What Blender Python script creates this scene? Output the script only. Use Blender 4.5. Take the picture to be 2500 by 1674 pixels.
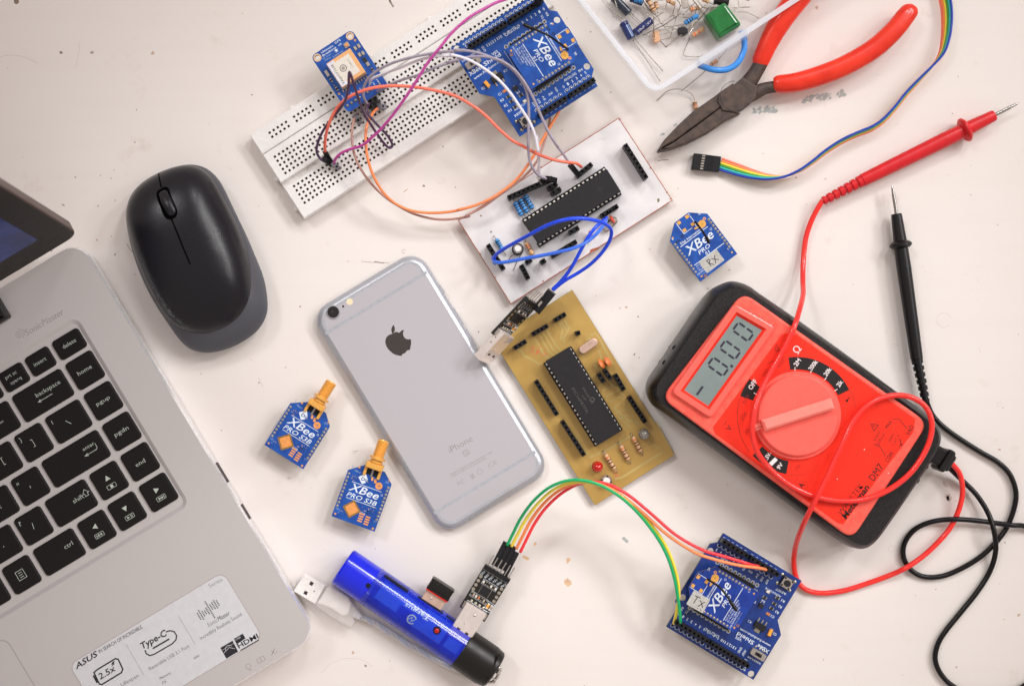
import bpy, math, random
from mathutils import Vector, Matrix
from mathutils.geometry import tessellate_polygon
R = math.radians
random.seed(7)
for o in list(bpy.data.objects): bpy.data.objects.remove(o)
SC = bpy.context.scene
COL = SC.collection
# ---------------------------------------------------------------- camera, light, exposure
CAMH = 760.0                      # camera height over the table, mm
cam = bpy.data.cameras.new('camera'); cam.lens = 50; cam.sensor_width = 36
cam.clip_start = 0.02; cam.clip_end = 20
cam.dof.use_dof = True; cam.dof.focus_distance = 0.748; cam.dof.aperture_fstop = 4.5
camo = bpy.data.objects.new('camera', cam); COL.objects.link(camo)
camo.location = (0, 0, CAMH/1000); SC.camera = camo
w = bpy.data.worlds.new('World'); SC.world = w; w.use_nodes = True
bg = w.node_tree.nodes['Background']; bg.inputs[0].default_value = (1.0, 0.87, 0.80, 1); bg.inputs[1].default_value = 0.50
def area(name, loc, target, size, power, colr, sy=None):
    l = bpy.data.lights.new(name, 'AREA'); l.energy = power; l.color = colr; l.size = size
    if sy: l.shape = 'RECTANGLE'; l.size_y = sy
    o = bpy.data.objects.new(name, l); COL.objects.link(o); o.location = loc
    o.rotation_euler = (Vector(target)-Vector(loc)).to_track_quat('-Z', 'Y').to_euler(); return o
def spot(name, loc, target, rad, power, colr, cone):
    l = bpy.data.lights.new(name, 'SPOT'); l.energy = power; l.color = colr; l.shadow_soft_size = rad; l.spot_size = R(cone); l.spot_blend = 1.0
    o = bpy.data.objects.new(name, l); COL.objects.link(o); o.location = loc
    o.rotation_euler = (Vector(target)-Vector(loc)).to_track_quat('-Z', 'Y').to_euler(); return o
for k, (x, y, z, pw) in enumerate(((1.85, 1.05, 1.65, 183), (1.35, 1.6, 1.75, 143), (2.1, .45, 1.6, 112), (1.25, 1.15, 2.15, 143))):   # the panes of one wide window
    spot('window_light', (x, y, z), (0.05, -0.015, 0), 0.34, pw, (1.0, 0.99, 0.985), 12.5)
for x, y, z, pw in ((0.35, 1.45, 1.55, 75), (-0.85, 0.95, 1.5, 70)):  # added fill spots, narrow cones pool the light at the centre
    spot('fill_spot', (x, y, z), (0.05, -0.01, 0), 0.26, pw, (0.985, 0.99, 1.0), 15)
SC.view_settings.view_transform = 'Standard'; SC.view_settings.look = 'None'
SC.view_settings.exposure = 0.0; SC.view_settings.gamma = 1.0
try: SC.view_settings.use_curve_mapping = False
except Exception: pass
SC.cycles.max_bounces = 8; SC.cycles.transparent_max_bounces = 16
# ---------------------------------------------------------------- measuring: views of the photograph -> table millimetres
K = 2500/(CAMH*36/50)
VIEW = {'S':(0,0,1),'D':(0,0,1.06746),'Z1':(0,400,.38257),'Z2':(0,750,.31888),'Z3':(0,1200,.34159),'Z4':(580,0,.35714),
 'Z5':(1080,0,.25516),'Z6':(1100,270,.3125),'Y1':(620,600,.45906),'Y2':(1140,690,.35714),'Y3':(1560,660,.4527),
 'Y4':(1400,0,.46968),'Y5':(700,1160,.32787),'Y6':(1580,1280,.25135),'X1':(1430,0,.20068),'X2':(1620,500,.12755),
 'X3':(1130,690,.13393),'X4':(1900,880,.50633),'X5':(1100,1320,.22567),'X6':(760,60,.15949),'X7':(1160,540,.16225),'X8':(1220,400,.13664)}
def W(v, x, y, z=0.0):
    ox, oy, s = VIEW[v]; f = (CAMH-z)/CAMH/K
    return Vector(((ox+x*s-1250)*f, (837-oy-y*s)*f, z))
class Fr:
    def __init__(s, o, ang=0.0, M=None):
        s.o = Vector(o); s.ang = ang
        s.M = Matrix.Translation(s.o) @ (M if M is not None else Matrix.Rotation(R(ang), 4, 'Z')); s.I = s.M.inverted()
    def l(s, v, x, y, z=0.0):          # pixel at world height o.z+z -> local mm
        return s.I @ W(v, x, y, s.o.z+z)
    def l2(s, v, x, y, z=0.0):
        p = s.l(v, x, y, z); return (p.x, p.y)
# ---------------------------------------------------------------- materials
def lin(c):
    if isinstance(c, str):
        c = c.lstrip('#'); c = [int(c[i:i+2], 16)/255 for i in (0, 2, 4)]
        return tuple(x/12.92 if x <= .04045 else ((x+.055)/1.055)**2.4 for x in c)
    return c
MATS = {}
def mat(name, c, rough=.5, metal=0, var=.08, nscale=600, bump=0, bscale=2500, trans=0, alpha=1, coat=0, ior=1.45, c2=None, spec=.5, sss=0, stretch=None):
    m = bpy.data.materials.new(name); m.use_nodes = True; nt = m.node_tree; b = nt.nodes['Principled BSDF']
    c = lin(c); N = nt.nodes.new; L = nt.links.new
    b.inputs['Roughness'].default_value = rough; b.inputs['Metallic'].default_value = metal
    b.inputs['Transmission Weight'].default_value = trans; b.inputs['Alpha'].default_value = alpha
    b.inputs['Coat Weight'].default_value = coat; b.inputs['IOR'].default_value = ior; b.inputs['Specular IOR Level'].default_value = spec
    if sss: b.inputs['Subsurface Weight'].default_value = sss; b.inputs['Subsurface Scale'].default_value = .002
    tc = N('ShaderNodeTexCoord'); src = tc.outputs['Object']
    if stretch:
        mp = N('ShaderNodeMapping'); mp.inputs['Scale'].default_value = stretch; L(src, mp.inputs[0]); src = mp.outputs[0]
    n = N('ShaderNodeTexNoise'); n.inputs['Scale'].default_value = nscale; n.inputs['Detail'].default_value = 5; L(src, n.inputs['Vector'])
    r = N('ShaderNodeValToRGB'); L(n.outputs['Fac'], r.inputs[0])
    cc2 = lin(c2) if c2 else tuple(min(1, x*(1+var)) for x in c)
    r.color_ramp.elements[0].position = .35; r.color_ramp.elements[1].position = .65
    r.color_ramp.elements[0].color = (*[x*(1-var) for x in c], 1); r.color_ramp.elements[1].color = (*cc2, 1)
    L(r.outputs[0], b.inputs['Base Color'])
    mr = N('ShaderNodeMapRange'); mr.inputs[3].default_value = max(.02, rough-.07); mr.inputs[4].default_value = min(1, rough+.07)
    n2 = N('ShaderNodeTexNoise'); n2.inputs['Scale'].default_value = nscale*.4; n2.inputs['Detail'].default_value = 4; L(src, n2.inputs['Vector'])
    L(n2.outputs['Fac'], mr.inputs[0]); L(mr.outputs[0], b.inputs['Roughness'])
    if bump:
        n3 = N('ShaderNodeTexNoise'); n3.inputs['Scale'].default_value = bscale; n3.inputs['Detail'].default_value = 3; L(src, n3.inputs['Vector'])
        bp = N('ShaderNodeBump'); bp.inputs['Strength'].default_value = bump; bp.inputs['Distance'].default_value = .0002
        L(n3.outputs['Fac'], bp.inputs['Height']); L(bp.outputs[0], b.inputs['Normal'])
    MATS[name] = m; return m
mat('laptop_metal', '#c6c1c0', .4, .12, .025, 1800, .08, 4000)
mat('laptop_edge', '#ecebee', .2, .5)  # lighter than the body: bright rim highlight put into the colour
mat('emboss', '#c9c2c4', .25, .5)
mat('emboss_dark', '#a59b98', .4, .3)
mat('key_black', '#151211', .5, 0, .15, 900, .1, spec=.3)
mat('legend', '#b9c2b8', .6)
mat('lid_black', '#1d1815', .45, 0, .1, 500)
mat('lid_edge', '#5d4a44', .4, .2)
mat('screen', '#2b3a78', .2, 0, .1, 90, c2='#33458c')
mat('sticker', '#d3d3d7', .35, 0, .03, 300)
mat('sticker_rim', '#b3a9a6', .4)
mat('ink', '#25232b', .6)
mat('ink_soft', '#77757c', .6)
mat('port_dark', '#3a2c30', .6)
mat('mouse_black', '#15141b', .3, 0, .1, 1500, .12, 6000, spec=.45)
mat('mouse_grey', '#4e4f56', .45, 0, .05, 1500, .1, 6000)
mat('seam', '#020202', .9, spec=.05)
mat('abs_white', '#e9e6e4', .45, 0, .03, 500, .05)
mat('hole_dark', '#4a423f', .8)
mat('hole_wall', '#8f8781', .8)
mat('trough', '#dcd8d4', .5)
mat('pcb_blue', '#10469c', .35, 0, .1, 220, coat=.3, c2='#1755ae')
mat('pcb_deep', '#0e3392', .35, 0, .12, 260, coat=.3, c2='#163f9f')
mat('pcb_navy', '#12327c', .38, 0, .12, 260, coat=.3, c2='#183c8c')
mat('pcb_edge', '#7f7a58', .7)
mat('silk', '#dde6f0', .6)
mat('silk_dim', '#8fa6cf', .6)
mat('gold', '#eeb258', .34, .25, .08, 800)
mat('gold_dark', '#a8742f', .4, .3, .15, 800)
mat('copper', '#f0a25c', .4, .15, .08)
mat('solder', '#b9b3a6', .3, .85, .2, 1500)
mat('tin', '#cfc9c2', .28, .9, .1, 900)
mat('tin_warm', '#d3b3a2', .3, .4, .1, 300)
mat('header_black', '#1b1a1d', .42, 0, .15, 900, .1, spec=.35)
mat('pin_hole', '#060607', .8)
mat('chip_black', '#242225', .55, 0, .15, 1200, .25, 5000, spec=.3)
mat('chip_mark', '#585450', .6)
mat('dimple', '#1a191b', .5)
mat('pcb_white', '#d9d6d8', .4, 0, .05, 60, .05, c2='#e6e2e2')
mat('pcb_rust', '#a5573a', .7, 0, .25, 500)
mat('pcb_yellow', '#b08c48', .38, 0, .08, 28, coat=.35, c2='#bf9c54')
mat('trace', '#b7a062', .42, 0, .1, 60)
mat('trace_dark', '#8f7336', .42, 0, .1, 60)
mat('res_blue', '#3f8fd6', .35, 0, .1, 900, coat=.3)
mat('res_tan', '#d0a67e', .4, 0, .1, 900, coat=.2)
mat('band_black', '#17304a', .5)
mat('band_brown', '#5b2c1c', .5)
mat('band_red', '#e0492c', .5)
mat('lead', '#a19a90', .3, .9)
mat('lead_dark', '#6f675d', .35, .8)
mat('red_led', '#e8170f', .12, 0, .05, trans=.4, coat=.5)
mat('clear_led', '#d8d2ca', .12, 0, .05, trans=.7)
mat('disc_orange', '#d2753a', .45)
mat('disc_red', '#c0432c', .45)
mat('button_white', '#e6e3de', .5)
mat('smd_tan', '#b6a894', .45, .2, .2, 2000)
mat('smd_dark', '#2c2824', .45, 0, .2, 2000)
mat('tant', '#f0a43c', .45)
mat('phone_back', '#bbb8bd', .34, .14, .02, 2500, .06, 6000)
mat('phone_edge', '#b2b4bb', .3, .4, .03)
mat('phone_band', '#a9acb3', .4)
mat('phone_mark', '#55504e', .22, .6, .05)
mat('phone_text', '#89817f', .4, .3)
mat('phone_faint', '#a59e9f', .4, .3)
mat('lens_glass', '#0c0b0d', .08, 0, coat=1)
mat('flash', '#f2dcb8', .25, 0, .1, 1500)
mat('meter_red', '#f8594b', .34, 0, .05, 300, .06, 3000, coat=.15, c2='#fa6656')
mat('meter_label', '#f23220', .42, 0, .05, 200, spec=.3)
mat('meter_pink', '#fa665a', .32, 0, .04, 300, .05, 3000, coat=.2)
mat('rubber', '#100e10', .32, 0, .2, 700, .2, 4000, spec=.5)
mat('rubber_dust', '#121013', .5, 0, .4, 1800, .3, 4000, spec=.35, c2='#2a2728')
mat('lcd', '#7d8b89', .3, 0, .05, 150, coat=.4)
mat('lcd_seg', '#2e2c3c', .5)
mat('label_black', '#141110', .5)
mat('label_white', '#efe6e6', .6)
mat('label_dim', '#8f1a12', .6)
mat('wire_red', '#f8322c', .28, 0, .04, 300, coat=.3)
mat('wire_black', '#120f12', .28, 0, .1, 500, spec=.35)
mat('probe_red', '#d42028', .34, 0, .06, 200, .06, 2000)
mat('probe_black', '#151316', .36, 0, .1, 500, .08, spec=.4)
mat('steel', '#a8a5a2', .25, .95, .1)
mat('grip_red', '#e82c14', .34, 0, .07, 120, .1, 900, coat=.25, c2='#f0371d')
mat('grime', '#8d2212', .6)
mat('plier_steel', '#4a403c', .5, .3, .2, 260, .25, 1800, c2='#5a4a42')
mat('plier_rust', '#6b4030', .6, .3, .3, 400, .2, 1800)
mat('plier_line', '#1b1715', .7)
mat('hub_blue', '#0524d2', .16, 0, .06, 120, coat=.55, alpha=.62, c2='#0932e4')
mat('hub_cap', '#0a1fd8', .16, 0, .05, 120, coat=.55)
mat('hub_highlight', '#4a86ee', .35)
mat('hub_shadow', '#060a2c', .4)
mat('hub_black', '#171412', .36, 0, .1, 700, .05, spec=.45)
mat('hub_print', '#8f9fc0', .4, .3)
mat('usb_white', '#f3eeea', .25, .2, .04)
mat('clear_plastic', '#efe9e6', .14, 0, .04, 200, alpha=.38, coat=.6)
mat('braid', '#cfd3e0', .25, .5, .3, 900, .4, 1500, c2='#f4f5fa')
mat('stick_red', '#e02a1c', .4)
mat('pcb_black', '#1a1613', .35, 0, .15, 500, coat=.3)
mat('silver_face', '#efe4de', .2, .5, .05, 300)  # pale base colour carries the light reflected by the metal plug
mat('meter_bar', '#ff8c80', .3, 0, .03, 300, coat=.2)
mat('tray_plastic', '#e8ebf4', .25, 0, .03, 60, alpha=.22, coat=.4)
mat('tray_rim', '#f2f4fa', .22, 0, .02, 60, alpha=.5, coat=.5)
mat('tray_floor', '#e6e3e4', .3, 0, .03, 60, alpha=.10)
mat('handle_blue', '#3f93ea', .3, 0, .04, 100, coat=.3)
mat('cap_navy', '#1d2b62', .3, 0, .15, 400, coat=.4)
mat('cap_dark', '#232c3c', .3, 0, .2, 400, coat=.4)
mat('cap_stripe', '#8fb4e8', .4)
mat('cap_green', '#17692f', .18, 0, .05, 200, coat=.7, c2='#1d7a38')
mat('black_body', '#201c20', .4, 0, .1)
mat('tape_tan', '#dcab84', .6)
mat('patch_tan', '#e9b078', .45, 0, .05)
mat('patch_white', '#e2dcd2', .4, 0, .04)
mat('label_lilac', '#dcdce8', .5)
mat('tape_grey', '#b9b7b2', .6, 0, .12, 700)
mat('cap_grey', '#82808a', .5)
for n, c in dict(coral='#fd7860', orange='#fd8f58', magenta='#c2489f', purple='#4b3050', grey='#a097a6', white='#ebe8f2', brown='#b98c80',
                 blue='#1a4cf0', lightblue='#4078f6', green='#0cae66', yellow='#f7df45', red='#fb3a44', teal='#35b8b0', rainbow_red='#f8806a', dull_brown='#8a4a30',
                 cable_blue='#1c3fae', dkgreen='#4c9a3c').items():
    mat('w_'+n, c, .34, 0, .05, 300, coat=.15)
# ---------------------------------------------------------------- mesh builder (all numbers mm)
def ccw(p):
    a = sum(p[i][0]*p[(i+1)%len(p)][1]-p[(i+1)%len(p)][0]*p[i][1] for i in range(len(p)))
    return list(p) if a > 0 else list(p)[::-1]
def inset(p, d):
    n = len(p); out = []
    for i in range(n):
        a, b, c = Vector(p[i-1][:2]), Vector(p[i][:2]), Vector(p[(i+1)%n][:2])
        e1 = (b-a); e2 = (c-b)
        if e1.length < 1e-9 or e2.length < 1e-9: out.append((b.x, b.y)); continue
        e1.normalize(); e2.normalize()
        n1 = Vector((-e1.y, e1.x)); n2 = Vector((-e2.y, e2.x)); q = 1+n1.dot(n2)
        o = (n1+n2)/max(q, .35)*d; out.append((b.x+o.x, b.y+o.y))
    return out
def rrect(cx, cy, wd, h, r=0, ang=0, n=5):
    pts = []; r = min(r, wd/2-.001, h/2-.001)
    if r <= 0: pts = [(-wd/2, -h/2), (wd/2, -h/2), (wd/2, h/2), (-wd/2, h/2)]
    else:
        for sx, sy, a0 in ((1, -1, -90), (1, 1, 0), (-1, 1, 90), (-1, -1, 180)):
            for i in range(n+1):
                a = R(a0+90*i/n); pts.append((sx*(wd/2-r)+r*math.cos(a), sy*(h/2-r)+r*math.sin(a)))
    ca, sa = math.cos(R(ang)), math.sin(R(ang))
    return [(cx+x*ca-y*sa, cy+x*sa+y*ca) for x, y in pts]
def circ(cx, cy, r, n=20, ry=None): return [(cx+r*math.cos(2*math.pi*i/n), cy+(ry or r)*math.sin(2*math.pi*i/n)) for i in range(n)]
def cr(pts, sub=6, closed=False):
    P = [Vector(p) for p in pts]; n = len(P); out = []
    for i in range(n if closed else n-1):
        if closed: a, b, c, d = P[i-1], P[i], P[(i+1)%n], P[(i+2)%n]
        else: a, b, c, d = P[max(i-1, 0)], P[i], P[i+1], P[min(i+2, n-1)]
        for k in range(sub):
            t = k/sub
            out.append(.5*((2*b)+(c-a)*t+(2*a-5*b+4*c-d)*t*t+(3*b-a-3*c+d)*t**3))
    if not closed: out.append(P[-1])
    return out
GC = {}
def glyphs(s, shear, bold):
    k = (s, shear, bold)
    if k not in GC:
        cu = bpy.data.curves.new('t', 'FONT'); cu.body = s; cu.shear = shear; cu.offset = bold; cu.resolution_u = 2
        ob = bpy.data.objects.new('t', cu); COL.objects.link(ob)
        bpy.context.view_layer.update()
        me = ob.to_mesh(); v = [(q.co.x, q.co.y) for q in me.vertices]; f = [tuple(p.vertices) for p in me.polygons]
        ob.to_mesh_clear(); bpy.data.objects.remove(ob); bpy.data.curves.remove(cu)
        if not v: v = [(0, 0)]; f = []
        x0 = min(a for a, _ in v); x1 = max(a for a, _ in v)
        GC[k] = ([(a-x0, b) for a, b in v], f, max(x1-x0, .01))
    return GC[k]
def rc4(P, r=4):
    P = ccw(P); out = []
    for i in range(len(P)):
        a, bb, c = Vector(P[i-1]), Vector(P[i]), Vector(P[(i+1)%len(P)]); u = (a-bb).normalized(); v = (c-bb).normalized()
        for k in range(6): t = k/5; p0 = bb+u*r; p2 = bb+v*r; out.append(tuple(p0*(1-t)**2+bb*2*t*(1-t)+p2*t*t))
    return out
class MB:
    def __init__(s): s.v = []; s.f = []; s.m = []; s.sm = []; s.mats = []; s.X = Matrix.Identity(4)
    def mi(s, m):
        if m not in s.mats: s.mats.append(m)
        return s.mats.index(m)
    def add(s, vs, fs, m, smooth=False):
        b = len(s.v); s.v += [s.X @ Vector(v) for v in vs]; k = s.mi(m)
        for f in fs: s.f.append(tuple(b+i for i in f)); s.m.append(k); s.sm.append(smooth)
    def poly(s, p, z, m, holes=()):
        loops = [ccw(p)]+[ccw(h)[::-1] for h in holes]
        allp = [(q[0], q[1], z) for l in loops for q in l]
        if len(loops) == 1 and len(p) <= 4: s.add(allp, [tuple(range(len(p)))], m); return
        tris = tessellate_polygon([[Vector((q[0], q[1], 0)) for q in l] for l in loops])
        fs = []
        for t in tris:
            a, b, c = [allp[i] for i in t]
            fs.append(tuple(t) if (b[0]-a[0])*(c[1]-a[1])-(b[1]-a[1])*(c[0]-a[0]) > 0 else tuple(t[::-1]))
        s.add(allp, fs, m)
    def prism(s, p, z0, z1, m, bev=0, steps=1, side=None, holes=(), smooth=False, taper=0, bottom=True):
        p = ccw([q[:2] for q in p]); n = len(p); rings = []
        base = inset(p, taper) if taper else p
        rings.append((base, z0))
        if bev:
            for i in range(steps+1):
                a = i/steps*math.pi/2 if steps > 1 else (0 if i == 0 else math.pi/2)
                d = bev*(1-math.cos(a)); zz = z1-bev+bev*math.sin(a)
                rings.append((inset(p, d) if d > 0 else p, zz))
        else: rings.append((p, z1))
        vs = [(q[0], q[1], z) for r, z in rings for q in r]; fs = []
        for k in range(len(rings)-1):
            for i in range(n):
                j = (i+1) % n; fs.append((k*n+i, k*n+j, (k+1)*n+j, (k+1)*n+i))
        s.add(vs, fs, side or m, smooth)
        s.poly(rings[-1][0], z1, m, holes)
        if bottom: s.poly(base[::-1], z0, side or m, holes)
        for h in holes:
            h = ccw([q[:2] for q in h]); k = len(h)
            s.add([(q[0], q[1], z0) for q in h]+[(q[0], q[1], z1) for q in h], [(i, (i+1)%k, k+(i+1)%k, k+i)[::-1] for i in range(k)], side or m)
    def box(s, cx, cy, wd, h, z0, z1, m, ang=0, bev=.12, r=0, side=None): s.prism(rrect(cx, cy, wd, h, r, ang, 4), z0, z1, m, min(bev, (z1-z0)*.4, wd*.3, h*.3), side=side)
    def seg(s, a, b, wd, z0, z1, m, bev=.1):       # box along a segment
        dx, dy = b[0]-a[0], b[1]-a[1]; L = math.hypot(dx, dy)
        s.box((a[0]+b[0])/2, (a[1]+b[1])/2, L, wd, z0, z1, m, math.degrees(math.atan2(dy, dx)), bev)
    def line(s, pts, wd, z, m, closed=False):      # flat painted line, mitred
        P = [Vector((p[0], p[1])) for p in pts]; n = len(P); vs = []
        for i in range(n):
            a = P[i-1] if (i or closed) else None; c = P[(i+1)%n] if (i < n-1 or closed) else None
            d1 = (P[i]-a).normalized() if a is not None else (c-P[i]).normalized(); d2 = (c-P[i]).normalized() if c is not None else d1
            n1 = Vector((-d1.y, d1.x)); n2 = Vector((-d2.y, d2.x)); q = max(1+n1.dot(n2), .5); o = (n1+n2)/q*wd/2
            vs += [(P[i].x-o.x, P[i].y-o.y, z), (P[i].x+o.x, P[i].y+o.y, z)]
        s.add(vs, [(2*i, 2*((i+1)%n), 2*((i+1)%n)+1, 2*i+1) for i in range(n if closed else n-1)], m)
    def ring(s, cx, cy, r0, r1, z, m, n=24, a0=0, a1=360):
        k = n; vs = []
        for i in range(k+1):
            a = R(a0+(a1-a0)*i/k)
            vs += [(cx+r0*math.cos(a), cy+r0*math.sin(a), z), (cx+r1*math.cos(a), cy+r1*math.sin(a), z)]
        s.add(vs, [(2*i, 2*i+1, 2*i+3, 2*i+2) for i in range(k)], m)
    def tube(s, pts, r, m, n=8, sub=5, smooth=True, flat=1.0, caps=True, raw=False):
        rs = r if isinstance(r, (list, tuple)) else None
        if raw: P = [Vector(p) for p in pts]; RR = list(rs) if rs else [r]*len(P)
        else:
            P = cr(pts, sub)
            RR = [q[0] for q in cr([(x, 0, 0) for x in rs], sub)] if rs else [r]*len(P)
        vs = []; k = len(P); prev = None
        for i, p in enumerate(P):
            t = (P[min(i+1, k-1)]-P[max(i-1, 0)])
            if t.length < 1e-9: t = Vector((1, 0, 0))
            t.normalize()
            if prev is None or flat != 1:
                u = Vector((0, 0, 1)).cross(t)
                if u.length < .05: u = Vector((1, 0, 0)).cross(t)
            else: u = prev - t*prev.dot(t)
            u.normalize(); prev = u; q = t.cross(u)
            for j in range(n):
                a = 2*math.pi*j/n; vs.append(p+u*math.cos(a)*RR[i]+q*math.sin(a)*RR[i]*flat)
        fs = [(i*n+j, i*n+(j+1)%n, (i+1)*n+(j+1)%n, (i+1)*n+j) for i in range(k-1) for j in range(n)]
        s.add(vs, fs, m, smooth)
        if caps: b = len(s.v)-len(vs); s.f += [tuple(b+j for j in range(n))[::-1], tuple(b+(k-1)*n+j for j in range(n))]; s.m += [s.mi(m)]*2; s.sm += [False]*2
    def lathe(s, a, b, prof, m, n=16, flat=1.0, smooth=True):   # profile of (mm along, radius[, material])
        a = Vector(a); b = Vector(b); t = (b-a); L = t.length; t.normalize()
        u = Vector((0, 0, 1)).cross(t)
        if u.length < .05: u = Vector((1, 0, 0)).cross(t)
        u.normalize(); q = t.cross(u); rings = []
        for pr in prof:
            d, r = pr[0], pr[1]
            rings.append([a+t*d+u*math.cos(2*math.pi*j/n)*r+q*math.sin(2*math.pi*j/n)*r*flat for j in range(n)])
        for i in range(len(rings)-1):
            mm = prof[i+1][2] if len(prof[i+1]) > 2 else m
            s.add(rings[i]+rings[i+1], [(j, (j+1)%n, n+(j+1)%n, n+j) for j in range(n)], mm, smooth)
        s.add(rings[0], [tuple(range(n))[::-1]], m); s.add(rings[-1], [tuple(range(n))], m)
    def dome(s, outline, c, z0, h, m, rings=12, p=2.4, q=2.0, lift=0):
        n = len(outline); vs = []; 
        for k in range(rings+1):
            t = math.cos(k/rings*math.pi/2)
            z = z0+h*(max(0, 1-t**p))**(1/q)
            for o in outline: vs.append((c[0]+(o[0]-c[0])*t, c[1]+(o[1]-c[1])*t, z))
        fs = [(k*n+i, k*n+(i+1)%n, (k+1)*n+(i+1)%n, (k+1)*n+i) for k in range(rings) for i in range(n)]
        s.add(vs, fs, m, True)
    def ball(s, c, r, m, rz=None, n=12, half=False):
        rz = rz or r; st = 6; vs = []
        for k in range(st+1):
            a = math.pi/2*k/st if half else -math.pi/2+math.pi*k/st
            for j in range(n): vs.append((c[0]+r*math.cos(a)*math.cos(2*math.pi*j/n), c[1]+r*math.cos(a)*math.sin(2*math.pi*j/n), c[2]+rz*math.sin(a)))
        s.add(vs, [(k*n+j, k*n+(j+1)%n, (k+1)*n+(j+1)%n, (k+1)*n+j) for k in range(st) for j in range(n)], m, True)
    def text(s, st, p0, p1, h, z, m, shear=0, bold=0):   # baseline from p0 to p1, capital height h
        v, f, wd = glyphs(st, shear, bold)
        d = Vector((p1[0]-p0[0], p1[1]-p0[1])); L = d.length; d.normalize(); nn = Vector((-d.y, d.x)); sx = L/wd; sy = h/.72
        s.add([(p0[0]+d.x*x*sx+nn.x*y*sy, p0[1]+d.y*x*sx+nn.y*y*sy, z) for x, y in v], f, m)
    def textc(s, st, c, wd, h, ang, z, m, shear=0, bold=0):
        dx, dy = math.cos(R(ang)), math.sin(R(ang)); nx, ny = -dy, dx
        p0 = (c[0]-dx*wd/2-nx*h/2, c[1]-dy*wd/2-ny*h/2); s.text(st, p0, (p0[0]+dx*wd, p0[1]+dy*wd), h, z, m, shear, bold)
    def build(s, name, parent=None, org=None):
        me = bpy.data.meshes.new(name); o0 = Vector(org) if org is not None else Vector((0, 0, 0))
        me.from_pydata([tuple((v-o0)*.001) for v in s.v], [], s.f)
        for m in s.mats: me.materials.append(MATS[m])
        me.polygons.foreach_set('material_index', s.m); me.polygons.foreach_set('use_smooth', s.sm); me.update()
        o = bpy.data.objects.new(name, me); COL.objects.link(o)
        if org is not None: o.location = o0*.001
        if parent: o.parent = parent
        return o
def tag(o, label, cat, group=None, kind=None):
    if label: o['label'] = label
    if cat: o['category'] = cat
    if group: o['group'] = group
    if kind: o['kind'] = kind
    return o
def thing(name, label, cat, F, group=None):
    o = bpy.data.objects.new(name, None); COL.objects.link(o); o.empty_display_size = .01
    o.matrix_world = Matrix.Translation(F.o*.001) @ F.M.to_3x3().to_4x4()
    return tag(o, label, cat, group)
def one(name, fn, parent):
    b = MB(); fn(b); return b.build(name, parent)
def copy_tree(o, parent=None):
    c = o.copy(); COL.objects.link(c); c.parent = parent
    for ch in list(o.children): copy_tree(ch, c)
    return c
# ================================================================ TABLE
m = bpy.data.materials.new('table_paint'); m.use_nodes = True; nt = m.node_tree; b = nt.nodes['Principled BSDF']; N = nt.nodes.new; L = nt.links.new
tc = N('ShaderNodeTexCoord')
def noise(sc, det=4, rough=.5):
    n = N('ShaderNodeTexNoise'); n.inputs['Scale'].default_value = sc; n.inputs['Detail'].default_value = det; n.inputs['Roughness'].default_value = rough
    L(tc.outputs['Object'], n.inputs['Vector']); return n
def ramp(src, p0, c0, p1, c1):
    r = N('ShaderNodeValToRGB'); L(src, r.inputs[0]); e = r.color_ramp.elements
    e[0].position = p0; e[0].color = (*c0, 1); e[1].position = p1; e[1].color = (*c1, 1); return r
def mix(f, a, b_):
    x = N('ShaderNodeMixRGB'); 
    if hasattr(f, 'links'): L(f, x.inputs[0])
    else: x.inputs[0].default_value = f
    L(a, x.inputs[1])
    if hasattr(b_, 'links'): L(b_, x.inputs[2])
    else: x.inputs[2].default_value = (*b_, 1)
    return x.outputs[0]
base = ramp(noise(7, 5).outputs['Fac'], .35, lin('#e4dcd7'), .7, lin('#ebe5e1')).outputs[0]
fine = ramp(noise(900, 6, .7).outputs['Fac'], .3, (0, 0, 0), .75, (1, 1, 1)).outputs[0]
base = mix(fine, base, lin('#e8e1dc'))
blot = ramp(noise(42, 6, .65).outputs['Fac'], .62, (0, 0, 0), .8, (.5, .5, .5)).outputs[0]
base = mix(blot, base, lin('#cdb9ad'))
v1 = N('ShaderNodeTexVoronoi'); v1.inputs['Scale'].default_value = 95; L(tc.outputs['Object'], v1.inputs['Vector'])
sp = ramp(v1.outputs['Distance'], .035, (1, 1, 1), .06, (0, 0, 0)).outputs[0]
gate = ramp(noise(24, 3).outputs['Fac'], .56, (0, 0, 0), .66, (.75, .75, .75)).outputs[0]
mm = N('ShaderNodeMath'); mm.operation = 'MULTIPLY'; L(sp, mm.inputs[0]); L(gate, mm.inputs[1])
base = mix(mm.outputs[0], base, lin('#8b7468'))
mp_ = N('ShaderNodeMapping'); mp_.inputs['Scale'].default_value = (9, 130, 1); mp_.inputs['Rotation'].default_value = (0, 0, R(4)); L(tc.outputs['Object'], mp_.inputs[0])
sn = N('ShaderNodeTexNoise'); sn.inputs['Scale'].default_value = 1.0; sn.inputs['Detail'].default_value = 5; L(mp_.outputs[0], sn.inputs['Vector'])
base = mix(ramp(sn.outputs['Fac'], .45, (0, 0, 0), .85, (.10, .10, .10)).outputs[0], base, lin('#d3c8c1'))
L(base, b.inputs['Base Color'])
rr = ramp(noise(60, 5).outputs['Fac'], .3, (.36,)*3, .7, (.5,)*3); L(rr.outputs[0], b.inputs['Roughness']); b.inputs['Specular IOR Level'].default_value = .35
bp = N('ShaderNodeBump'); bp.inputs['Strength'].default_value = .25; bp.inputs['Distance'].default_value = .0003
L(noise(180, 6, .6).outputs['Fac'], bp.inputs['Height']); L(bp.outputs[0], b.inputs['Normal'])
MATS['table_paint'] = m
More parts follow.
